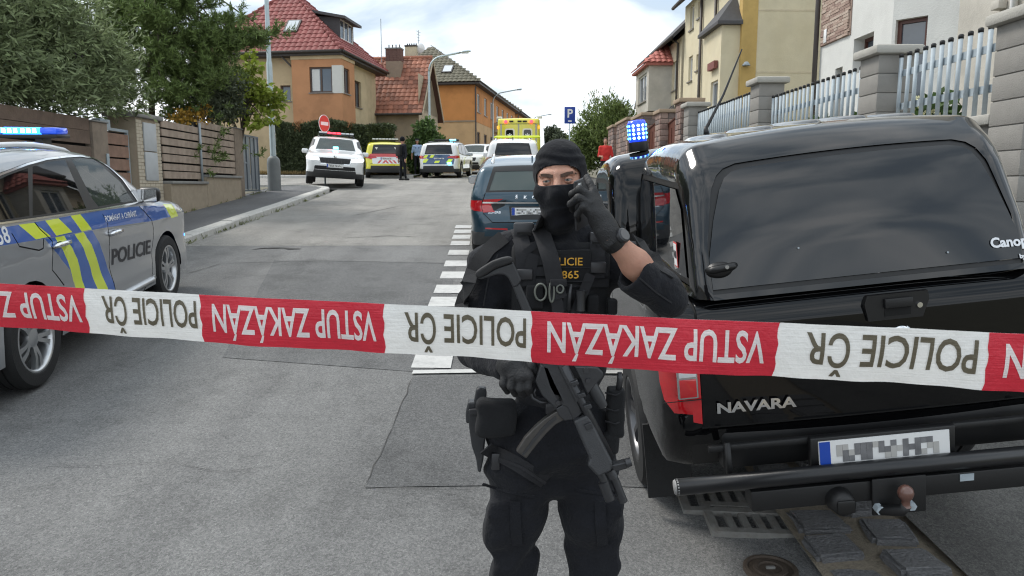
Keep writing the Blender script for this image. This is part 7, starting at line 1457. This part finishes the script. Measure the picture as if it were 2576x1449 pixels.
def glove_r(P):
    K = [f_(1272, 938, 2.055), f_(1290, 944, 2.035), f_(1310, 948, 2.025), f_(1329, 944, 2.025)]; d = cap(P, WR, f_(1282, 915, 2.07), .036, .034)
    for k in K: d = smin(d, cap(P, f_(1290, 912, 2.06), k, .026, .0155), .018)
    for (a, b, c) in (((1270, 940, 2.052), (1266, 966, 2.045), (1276, 984, 2.075)), ((1290, 945, 2.034), (1286, 974, 2.028), (1296, 990, 2.065)), ((1310, 948, 2.024), (1307, 978, 2.02), (1316, 993, 2.06)), ((1329, 945, 2.024), (1327, 974, 2.02), (1335, 988, 2.06))): d = smin(d, smin(cap(P, f_(*a), f_(*b), .0125, .0118), cap(P, f_(*b), f_(*c), .0115, .0105), .004), .0045)
    th = smin(cap(P, f_(1300, 915, 2.06), f_(1336, 918, 2.05), .017, .0145), cap(P, f_(1336, 918, 2.05), f_(1358, 945, 2.055), .0135, .011), .006); return smin(d, th, .01) + folds(P, .0011, 3.2, 1.4)
body_mesh('glove', glove_r, gridax(f_(1300, 940, 2.06) - np.array((.10, .085, .10)), f_(1300, 940, 2.06) + np.array((.10, .085, .10)), .0030), M['leather'], off, INV)
# watch
wd = (WL - EL); wd /= np.linalg.norm(wd); wc = WL - wd * .022; A_ = Vector(wd).to_track_quat('Z', 'Y').to_matrix().to_4x4(); A_.translation = inv_(wc)
wt = MB().lathe([(.0325, -.014), (.0352, -.013), (.0352, .013), (.0325, .014)], 28, 'z', A_).build('watch_strap', M['black'], off, auto=40)
for k in range(14):
    a = 2 * math.pi * k / 14; MB().box(.0350, .0368, -.003, .003, -.011, .011, A_ @ Matrix.Rotation(a, 4, 'Z')).build('link', M['black'], wt)
sv = inv_(wc) + Vector((.020, -.026, .018)); q = (sv - inv_(wc)).normalized().to_track_quat('Z', 'Y').to_matrix().to_4x4(); q.translation = sv
MB().lathe([(0, .008), (.017, .008), (.021, .005), (.022, -.004), (.018, -.008)], 24, 'z', q).build('watch_case', M['gun'], wt, auto=35); MB().lathe([(0, .0085), (.016, .0084)], 20, 'z', q).build('watch_face', mat('watch_glass', (.03, .032, .035), .1, spec=.8), wt)
# belt, holster, drop leg strap, side pouches
def band_around(name, py, dz, e, mt, t=.004):
    zc = f_(1398, py, 2.2)[2]; pts = []
    for i in range(33):
        a = 2 * math.pi * i / 32; c = np.array((HIPC[0], HIPC[1], zc)); rr = np.linspace(.3, .08, 200); d = lg(np.array([c + np.array((math.cos(a) * r, math.sin(a) * r, 0)) for r in rr])); r = rr[int(np.argmax(d < 0))] + e; pts.append((inv_(c + np.array((math.cos(a) * r, math.sin(a) * r, 0))), Vector((math.cos(a), math.sin(a), 0))))
    m_ = MB(); v = []
    for p, n in pts: v += [p + Vector((0, 0, dz)), p - Vector((0, 0, dz)), p - n * t - Vector((0, 0, dz)), p - n * t + Vector((0, 0, dz))]
    m_.add(v, [(i * 4 + j, i * 4 + (j + 1) % 4, i * 4 + 4 + (j + 1) % 4, i * 4 + 4 + j) for i in range(32) for j in range(4)]); return m_.build(name, mt, off, auto=40)
band_around('belt', 1022, .024, .008, M['web'], .012)
pad('belt_buckle', 1370, 1425, 1010, 1040, M['buckle'], .02, lg, .006, .006)
def plate_px(name, poly, Y, t, mt, parent, b=.0015, inv=None, tilt=0):
    """an outline in the picture built at its own distance Y as a plate t thick with softened edges"""
    P0 = [F(x, y, Y + tilt * (y - poly[0][1])) for x, y in poly]; n = len(P0); back = Vector((0, t, 0)); v = [p - off.location - back / 2 for p in P0] + [p - off.location + back / 2 for p in P0]
    bm = bmesh.new(); vv = [bm.verts.new(p) for p in v]; bm.faces.new(vv[:n]); bm.faces.new(vv[n:][::-1])
    for i in range(n): bm.faces.new((vv[i], vv[i + n], vv[(i + 1) % n + n], vv[(i + 1) % n]))
    bmesh.ops.recalc_face_normals(bm, faces=bm.faces[:])
    if b: bmesh.ops.bevel(bm, geom=bm.edges[:], offset=b, segments=2, affect='EDGES', profile=.5, clamp_overlap=True)
    bmesh.ops.triangulate(bm, faces=[f for f in bm.faces if len(f.verts) > 4]); me = bpy.data.meshes.new(name); bm.to_mesh(me); bm.free(); me.materials.append(mt)
    for p in me.polygons: p.use_smooth = False
    return link(name, me, parent)
Kc = lambda L: [(1117 + x * .4376, 815 + y * .4376) for x, y in L]
ho_ = plate_px('holster', Kc([(140, 480), (195, 470), (240, 480), (252, 560), (235, 680), (228, 760), (212, 840), (195, 835), (185, 760), (160, 690), (145, 580)]), 2.28, .05, M['gunplastic'], off, .006)
plate_px('holster_guard', Kc([(125, 500), (140, 440), (185, 440), (190, 480), (150, 560), (128, 560)]), 2.285, .045, M['gunplastic'], ho_, .005)
plate_px('pistol_grip', Kc([(172, 440), (185, 372), (205, 358), (240, 366), (246, 400), (236, 470), (190, 480)]), 2.29, .032, M['gunplastic'], ho_, .005)
plate_px('holster_clip', Kc([(145, 490), (195, 486), (197, 515), (148, 520)]), 2.25, .012, M['buckle'], ho_, .002)
body_mesh('dump_pouch', lambda P: rbx(P, f_(1248, 1050, 2.19), (.062, .035, .058), .02) + folds(P, .004, 1.5), gridax(f_(1248, 1050, 2.19) - .1, f_(1248, 1050, 2.19) + .1, .008), M['vest'], off, INV)
for px, py, w_, h_ in ((1548, 1035, 44, 130), (1536, 1110, 40, 60)): body_mesh('radio_pouch', lambda P: rbx(P, f_(px, py, 2.24), (w_ * .0006, .035, h_ * .0006), .012) + folds(P, .002, 2), gridax(f_(px, py, 2.24) - np.array((.05, .06, .11)), f_(px, py, 2.24) + np.array((.05, .06, .11)), .007), M['vest'], off, INV)
for yy in (990, 1030, 1062): c = inv_(f_(1548, yy, 2.205)); MB().tube([c + Vector((-.03, .01, .0)), c + Vector((0, -.004, -.005)), c + Vector((.03, .012, .004))], .0035, 6).build('bungee', M['web'], off, True)
c = inv_(f_(1556, 980, 2.22)); MB().tube([c, c + Vector((.004, 0, .03)), c + Vector((.002, 0, .055))], [.010, .010, .007], 10).build('radio_knob', M['buckle'], off, True)
web('leg_strap', [(1222, 1128), (1290, 1160), (1372, 1212)], .045, M['web'], .010, .004, lg); web('leg_strap', [(1245, 1150), (1310, 1174), (1372, 1216)], .010, M['sling'], .0135, .003, lg); pad('strap_clip', 1236, 1258, 1134, 1180, M['buckle'], .02, lg, .004, .004)
for x0, x1 in ((1215, 1345), (1450, 1560)): web('pocket_flap_edge', [(x0, 1218 if x0 < 1400 else 1232), ((x0 + x1) / 2, 1238 if x0 < 1400 else 1242), (x1, 1250 if x0 < 1400 else 1238)], .008, M['cloth'], .004, .004, lg)
for x in (1295, 1510): web('pocket_pleat', [(x, 1262), (x + 2, 1320), (x + 6, 1372)], .034, M['cloth'], .005, .004, lg)
# ------------------------------------------------------------------ weapon and phone, held things of their own
wp = empty('submachine_gun', tuple(off.location), (0, 0, 0), 'black submachine gun slung diagonally across the masked person, curved magazine', 'weapon')
K1 = lambda L: [(1094.5 + x * .3543, 317 + y * .3543) for x, y in L]
plate_px('butt_pad', K1([(283, 1062), (290, 1034), (330, 1005), (405, 958), (470, 935), (522, 925), (550, 935), (556, 965), (520, 978), (430, 1008), (370, 1046), (310, 1080)]), 2.06, .036, M['rubber'], wp, .006)
plate_px('stock', K1([(300, 1078), (372, 1048), (430, 1010), (556, 968), (585, 1030), (612, 1092), (585, 1130), (552, 1142), (520, 1075), (490, 1052), (440, 1050), (390, 1066), (330, 1085)]), 2.065, .030, M['gunplastic'], wp, .005)
plate_px('stock_arm', K1([(552, 1142), (600, 1112), (640, 1200), (700, 1340), (760, 1470), (720, 1490), (660, 1400), (610, 1290)]), 2.065, .022, M['gunplastic'], wp, .004)
plate_px('receiver', Kc([(520, 120), (600, 90), (690, 232), (745, 380), (792, 500), (742, 548), (706, 470), (650, 445), (600, 350), (560, 225)]), 2.045, .042, M['gun'], wp, .004)
plate_px('receiver_rib', Kc([(600, 130), (618, 122), (700, 262), (760, 400), (775, 440), (758, 450), (700, 330)]), 2.02, .012, M['gun'], wp, .002)
plate_px('pistol_grip', Kc([(470, 150), (560, 130), (600, 280), (560, 300), (500, 340), (430, 420), (380, 400), (400, 330)]), 2.075, .034, M['gunplastic'], wp, .006)
plate_px('lower_housing', Kc([(555, 225), (600, 240), (640, 330), (695, 440), (640, 478), (600, 440), (560, 400), (520, 320)]), 2.042, .036, M['gunplastic'], wp, .004)
tg = [F(x, y, 2.042) - off.location for x, y in Kc([(500, 320), (490, 370), (510, 425), (555, 450), (600, 448)])]; MB().tube(tg, .0045, 8).build('trigger_guard', M['gun'], wp, True); MB().tube([F(x, y, 2.042) - off.location for x, y in Kc([(530, 370), (518, 392), (528, 415)])], .004, 8).build('trigger', M['gun'], wp, True)
mg = plate_px('magazine', Kc([(700, 480), (735, 530), (690, 545), (640, 572), (588, 622), (530, 690), (472, 766), (414, 726), (462, 650), (520, 588), (575, 540), (635, 500)]), 2.045, .024, mat('worn_steel', (.085, .08, .075), .4, metal=.6, var=.3, vs_=40), wp, .003); plate_px('magazine_rib', Kc([(640, 530), (648, 545), (590, 596), (530, 665), (458, 756), (448, 748), (515, 655), (580, 578)]), 2.0325, .004, M['alu'] if False else M['gun'], mg, 0)
plate_px('magazine_well', Kc([(640, 478), (700, 442), (742, 540), (690, 548), (660, 520)]), 2.043, .034, M['gun'], wp, .003)
plate_px('handguard', Kc([(738, 545), (825, 505), (965, 782), (958, 832), (880, 866), (818, 800), (832, 762), (800, 690)]), 2.03, .044, M['gunplastic'], wp, .007, tilt=-.0002)
plate_px('handguard_recess', Kc([(805, 580), (845, 562), (860, 592), (822, 612)]), 2.002, .010, M['gunplastic'], wp, .002)
T3 = lambda L, Y: [F(x, y, Y) - off.location for x, y in Kc(L)]
MB().tube(T3([(690, 240), (800, 460), (960, 775)], 2.022), .012, 12).build('cocking_tube', M['gun'], wp, True)
MB().tube(T3([(900, 850), (925, 905), (955, 1012)], 2.01), [.013, .0125, .0125], 14).build('barrel', M['gun'], wp, auto=40)
MB().tube(T3([(915, 905), (955, 1010)], 2.01), [.0165, .0155], 14).build('flash_hider', M['gun'], wp, auto=40)
MB().tube(T3([(955, 840), (985, 905), (1032, 1022)], 2.015), [.014, .0125, .0125], 14).build('weapon_light', M['gun'], wp, auto=40); MB().tube(T3([(948, 838), (970, 880)], 2.015), .0175, 14).build('light_head', M['gun'], wp, auto=40)
plate_px('front_sight', Kc([(955, 800), (1010, 790), (1040, 782), (1072, 782), (1080, 806), (1050, 822), (1000, 836), (962, 842)]), 2.02, .03, M['gun'], wp, .004); MB().tube(T3([(1045, 800), (1075, 792)], 2.0), .013, 12).build('sight_ring', M['gun'], wp, auto=40)
sg_ = plate_px('optic_mount', Kc([(748, 240), (880, 245), (914, 278), (912, 300), (870, 342), (822, 402), (792, 330)]), 2.02, .02, M['gun'], wp, .003)
for x, y in ((815, 265), (828, 325)): MB().lathe([(0, -.006), (.007, -.006), (.0075, 0)], 12, 'y', Matrix.Translation(F(*Kc([(x, y)])[0], 2.008) - off.location)).build('screw', M['buckle'], sg_)
MB().tube(T3([(845, 350), (885, 420), (915, 475)], 2.03), [.018, .0185, .014], 14).build('optic', M['gunplastic'], wp, auto=50)
for y0, (xa, ya) in enumerate(((745, 335), (785, 405), (820, 470))): plate_px('rail_clamp', Kc([(xa - 22, ya - 6), (xa + 20, ya - 20), (xa + 30, ya + 4), (xa - 12, ya + 20)]), 2.012, .03, M['gun'], wp, .002)
MB().lathe([(0, -.004), (.006, -.004), (.007, 0)], 10, 'y', Matrix.Translation(F(*Kc([(655, 452)])[0], 2.022) - off.location)).build('pin', M['buckle'], wp)
ph = empty('mobile_phone', tuple(F(1463, 512, 2.15)), (R(6), R(-14), R(52)), 'dark mobile phone held to the ear in a black glove', 'phone'); MB().box(-.036, .036, -.0045, .0045, -.074, .074, None, .004).build('case', M['buckle'], ph, auto=40); bx('screen', mat('phone_screen', (.01, .011, .013), .05, spec=.8), ph, -.033, .033, .0046, .0052, -.069, .069)
cm = MB().box(-.028, -.004, -.0062, -.0046, .042, .066, None, .003).build('camera_bump', M['alu'], ph, auto=40); MB().lathe([(0, -.0072), (.006, -.0070), (.0065, -.006)], 12, 'y', Matrix.Translation((-.016, 0, .054))).build('lens', M['void'], cm)
# ------------------------------------------------------------------ far people
def person(loc, h, head, label, top, legs, skin=None, hair=None, arms=None, sleeve=1.0, cap_=None, lean=0, extra=None, stride=.05):
    e_ = empty('person', loc, (0, 0, head), label, 'person'); k = h / 1.8; V3 = lambda *p: np.array(p) * k; A2 = arms or [(.25, .02, 1.08, .26, -.05, .84), (-.25, .02, 1.08, -.26, -.05, .84)]
    sh_ = [V3(s_ * .19, 0, 1.44) for s_ in (1, -1)]
    def arm(P, i, r0, r1, upto=1.0):
        a = A2[i]; el, wr = V3(*a[:3]), V3(*a[3:]); d = cap(P, sh_[i], el, r0, r1 * 1.05)
        return d if upto < .6 else smin(d, cap(P, el, el + (wr - el) * upto, r1 * 1.05, r1 * .85), .02)
    def trunk(P, e): return smins(.05, ell(P, V3(0, 0, 1.25), V3(.185 + e, .115 + e, .26 + e)), cap(P, V3(-.15, 0, 1.43), V3(.15, 0, 1.43), .07 * k + e, .07 * k + e), ell(P, V3(0, 0, .98), V3(.165 + e, .12 + e, .14 + e)))
    def leg(P, e): return smins(.03, ell(P, V3(0, 0, .95), V3(.165 + e, .12 + e, .12 + e)), *[cap(P, V3(s_ * .09, 0, .88), V3(s_ * .11, s_ * stride * .5, .48), .085 * k + e, .06 * k + e) for s_ in (1, -1)], *[cap(P, V3(s_ * .11, s_ * stride * .5, .48), V3(s_ * .12, s_ * stride, .08), .06 * k + e, .042 * k + e) for s_ in (1, -1)])
    def head_(P): return smins(.02, ell(P, V3(0, 0, 1.68), V3(.075, .095, .11)), ell(P, V3(0, .03, 1.62), V3(.055, .07, .07)), cap(P, V3(0, .10, 1.68), V3(0, .115, 1.655), .01, .016), cap(P, V3(0, -.01, 1.6), V3(0, -.01, 1.45), .05 * k, .055 * k))
    def whole(P): return smins(.02, head_(P), trunk(P, -.012), leg(P, -.012), *[arm(P, i, .045 * k, .035 * k) for i in (0, 1)], *[smin(cap(P, V3(*A2[i][3:]), V3(*A2[i][3:]) + V3(0, .01, -.09), .036 * k, .028 * k), cap(P, V3(*A2[i][3:]), V3(*A2[i][3:]) + V3(-.03 if i == 0 else .03, .04, -.06), .014, .011), .01) for i in (0, 1)])
    lo_, hi_ = V3(-.45, -.35, -.02), V3(.45, .4, 1.85); body_mesh('body', whole, gridax(lo_, hi_, .02), skin or M['skin'], e_)
    body_mesh('top', lambda P: smax(smins(.03, trunk(P, .006), *[arm(P, i, .058 * k, .047 * k, sleeve) for i in (0, 1)]) + folds(P, .006), .88 * k - P[:, 2], .01), gridax(lo_, hi_, .02), top, e_); body_mesh('trousers', lambda P: smax(leg(P, .004) + folds(P, .006), P[:, 2] - .98 * k, .01), gridax(lo_, hi_, .02), legs, e_)
    for s_ in (1, -1): body_mesh('shoe', lambda P: np.maximum(cap(P, V3(s_ * .12, s_ * stride - .03, .05), V3(s_ * .13, s_ * stride + .14, .045), .05 * k, .042 * k), -P[:, 2]), gridax(lo_, V3(.45, .4, .2), .02), M['leather'], e_)
    if hair: body_mesh('hair', lambda P: smax(ell(P, V3(0, -.015, 1.70), V3(.085, .1, .105)), -ell(P, V3(0, .09, 1.64), V3(.07, .07, .1)), .01), gridax(V3(-.15, -.2, 1.5), V3(.15, .2, 1.85), .012), hair, e_)
    if extra: extra(e_, k)
    return e_
NAVY = mat('navy_uniform', (.009, .010, .016), .9, var=.2); SHIRT = mat('light_blue_shirt', (.36, .48, .68), .85, var=.08); RED = mat('red_shirt', (.60, .035, .03), .85, var=.1)
def gear(e_, k):
    MB().box(-.19, .19, -.25, -.13, 1.02, 1.5, None, .05).build('backpack', M['vest'], e_, auto=50); body_mesh('helmet', lambda P: smax(ell(P, (0, 0, 1.71 * k), (.1, .115, .12)), 1.60 * k - P[:, 2], .01), gridax((-.16, -.16, 1.5), (.16, .16, 1.9), .014), M['knit'], e_); MB().strap([(-.21, -.12, 1.0), (0, .14, 1.04), (.2, -.1, 1.0)], .05, .01, (0, 1, 0)).build('belt', M['web'], e_)
lx, ly, lz = stand(1014, 32.0); person((lx, ly, lz), 1.82, R(-50), 'person in dark uniform with backpack standing beside the yellow medical car', NAVY, M['cloth'], hair=None, extra=gear)
def capb(e_, k):
    MB().lathe([(.085, 1.735), (.112, 1.79), (.11, 1.81), (0, 1.82)], 18).build('cap_crown', NAVY, e_, True); MB().lathe([(.088, 1.72), (.089, 1.75)], 18).build('cap_band', M['letter_white'], e_, True); MB().prism([(-.08, .05), (.08, .05), (.06, .14), (-.06, .14)], lambda a, b: Vector((a, b, 1.735 - (b - .05) * .25)), lambda a, b: Vector((a, b, 1.728 - (b - .05) * .25))).build('cap_peak', M['black'], e_); MB().strap([(-.17, .06, .99), (0, .125, .985), (.17, .06, .99)], .045, .01, (0, 1, 0)).build('belt', M['black'], e_)
    for s_ in (-1, 1): bx('badge', M['s_navy'], e_, s_ * .08 - .04, s_ * .08 + .04, .118, .128, 1.33, 1.37)
lx, ly, lz = stand(1051, 38.2); person((lx, ly, lz + .05), 1.8, R(184), 'person in light blue short sleeved shirt and dark trousers by the climber bush', SHIRT, NAVY, sleeve=.45, hair=M['hair'], extra=capb, arms=[(.26, .0, 1.12, .28, .0, .86), (-.26, .0, 1.12, -.28, .0, .86)])
p = F(1523, 380, 24.0); person((p.x, p.y, g(p.x, p.y) + .1), 1.56, R(170), 'person in red top with dark tied hair standing behind the pickup cab', RED, NAVY, hair=M['hair'], sleeve=.5, arms=[(.24, .05, 1.12, .1, .25, 1.1), (-.26, .0, 1.12, -.28, .0, .86)])
# ------------------------------------------------------------------ the barrier tape
def tape_mat(name, c):
    m = mat(name, c, .36, var=.10, vs_=20, bump=.30, bs=28, spec=.5); t = m.node_tree; tcn = t.nodes.new('ShaderNodeTexCoord'); mp_ = t.nodes.new('ShaderNodeMapping'); mp_.inputs['Scale'].default_value = (2.2, 2.2, 150); nz_ = t.nodes.new('ShaderNodeTexNoise'); nz_.inputs['Scale'].default_value = 3; nz_.inputs['Detail'].default_value = 4; t.links.new(tcn.outputs['Object'], mp_.inputs[0]); t.links.new(mp_.outputs[0], nz_.inputs['Vector']); bp_ = next(q for q in t.nodes if q.type == 'BUMP'); ad_ = t.nodes.new('ShaderNodeMath'); ad_.operation = 'MULTIPLY_ADD'; ad_.inputs[1].default_value = .2; h0 = bp_.inputs['Height'].links[0].from_socket; t.links.new(nz_.outputs[0], ad_.inputs[0]); t.links.new(h0, ad_.inputs[2]); t.links.new(ad_.outputs[0], bp_.inputs['Height']); tr = t.nodes.new('ShaderNodeBsdfTranslucent'); src = t.nodes['Principled BSDF'].inputs['Base Color'].links[0].from_socket; t.links.new(src, tr.inputs[0]); ms = t.nodes.new('ShaderNodeMixShader'); ms.inputs[0].default_value = .22
    t.links.new(t.nodes['Principled BSDF'].outputs[0], ms.inputs[1]); t.links.new(tr.outputs[0], ms.inputs[2]); t.links.new(ms.outputs[0], t.nodes['Material Output'].inputs[0]); return m
T_WHITE = tape_mat('tape_white', (.86, .85, .82)); T_RED2 = tape_mat('tape_red', (.66, .03, .055)); T_TXT = tape_mat('tape_text_grey', (.145, .125, .085)); T_TXTW = tape_mat('tape_text_white', (.87, .84, .82))
TW = .078
hpx = lambda px: 115 + .0165 * px; cpy = lambda px: 773 + .0558 * px + 7e-6 * (px - 1288) ** 2 * -.35
def tape_pt(px, v):
    """v from -.5 (lower edge) to .5 across the tape"""
    Y = TW * 1860 / hpx(px); c = F(px, cpy(px), Y); up = Vector((0, -.10, 1)).normalized(); s_ = .0034 * math.sin(px * .006 + 1) + .0020 * math.sin(px * .0171) + .0012 * math.sin(px * .041 + v * 5); bow = Vector((0, -1, 0)) * (.004 * math.cos(v * 3.1) + s_ * 2 * v * .8)
    return c + up * (v * TW) + bow + Vector((0, 0, s_ * .25))
p0 = tape_pt(1288, 0); tp = empty('barrier_tape', tuple(p0), (0, 0, 0), 'red and white police barrier tape stretched across the street', 'barrier tape')
def strip(name, xa, xb, mt, lift, parent=tp, wob=0, v0=-.5, v1=.5):
    n = max(2, int((xb - xa) / 22)); m_ = 8; v = []
    for i in range(n + 1):
        for j in range(m_ + 1):
            px = lerp(xa, xb, i / n); vv = lerp(v0, v1, j / m_)
            if wob and i in (0, n): px += wob * math.sin(j * 1.9 + xa) * (1 if i else -1)
            v.append(tape_pt(px, vv) + Vector((0, -lift, 0)) - p0)
    return mk(name, v, [(i * (m_ + 1) + j, (i + 1) * (m_ + 1) + j, (i + 1) * (m_ + 1) + j + 1, i * (m_ + 1) + j + 1) for i in range(n) for j in range(m_)], mt, parent, True)
strip('ribbon', -1500, 4200, T_WHITE, 0)
for xa, xb in ((-1060, -560), (-240, 219), (508, 967), (1337, 1951), (2478, 3300)): strip('red_field', xa, xb, T_RED2, .0006, wob=2.5)
def tape_text(s, xa, xb, mt, v0, v1, bold, lift=.0012):
    """the wording printed upside down between two places on the tape"""
    tv, tf = text_mesh(s, 1, bold); base, _ = text_mesh('H', 1, bold); hy0, hy1 = min(p.y for p in base), max(p.y for p in base); x_ = [p.x for p in tv]; x0, x1 = min(x_), max(x_); q = []
    bm = bmesh.new(); vv = [bm.verts.new(p) for p in tv]
    for f in tf: bm.faces.new([vv[i] for i in f])
    bmesh.ops.triangulate(bm, faces=bm.faces[:]); bmesh.ops.subdivide_edges(bm, edges=[e_ for e_ in bm.edges if e_.calc_length() > .12], cuts=2); bm.verts.index_update(); bmesh.ops.triangulate(bm, faces=bm.faces[:])
    for p in bm.verts:
        a = (p.co.x - x0) / (x1 - x0); b = (p.co.y - hy0) / (hy1 - hy0); q.append(tape_pt(lerp(xb, xa, a), lerp(v1, v0, b)) + Vector((0, -lift, 0)) - p0)
    f = [[v_.index for v_ in p.verts] for p in bm.faces]; bm.free(); return mk('lettering', q, f, mt, tp)
for xa, xb in ((-1020, -590), (-205, 207), (537, 947), (1376, 1922), (2522, 3150)): tape_text('VSTUP ZAKÁZÁN', xa, xb, T_TXTW, -.26, .33, .018)
for xa, xb in ((-520, -285), (3380, 4080), (262, 498), (1019, 1323), (2022, 2452)): tape_text('POLICIE ČR', xa, xb, T_TXT, -.22, .36, .014)
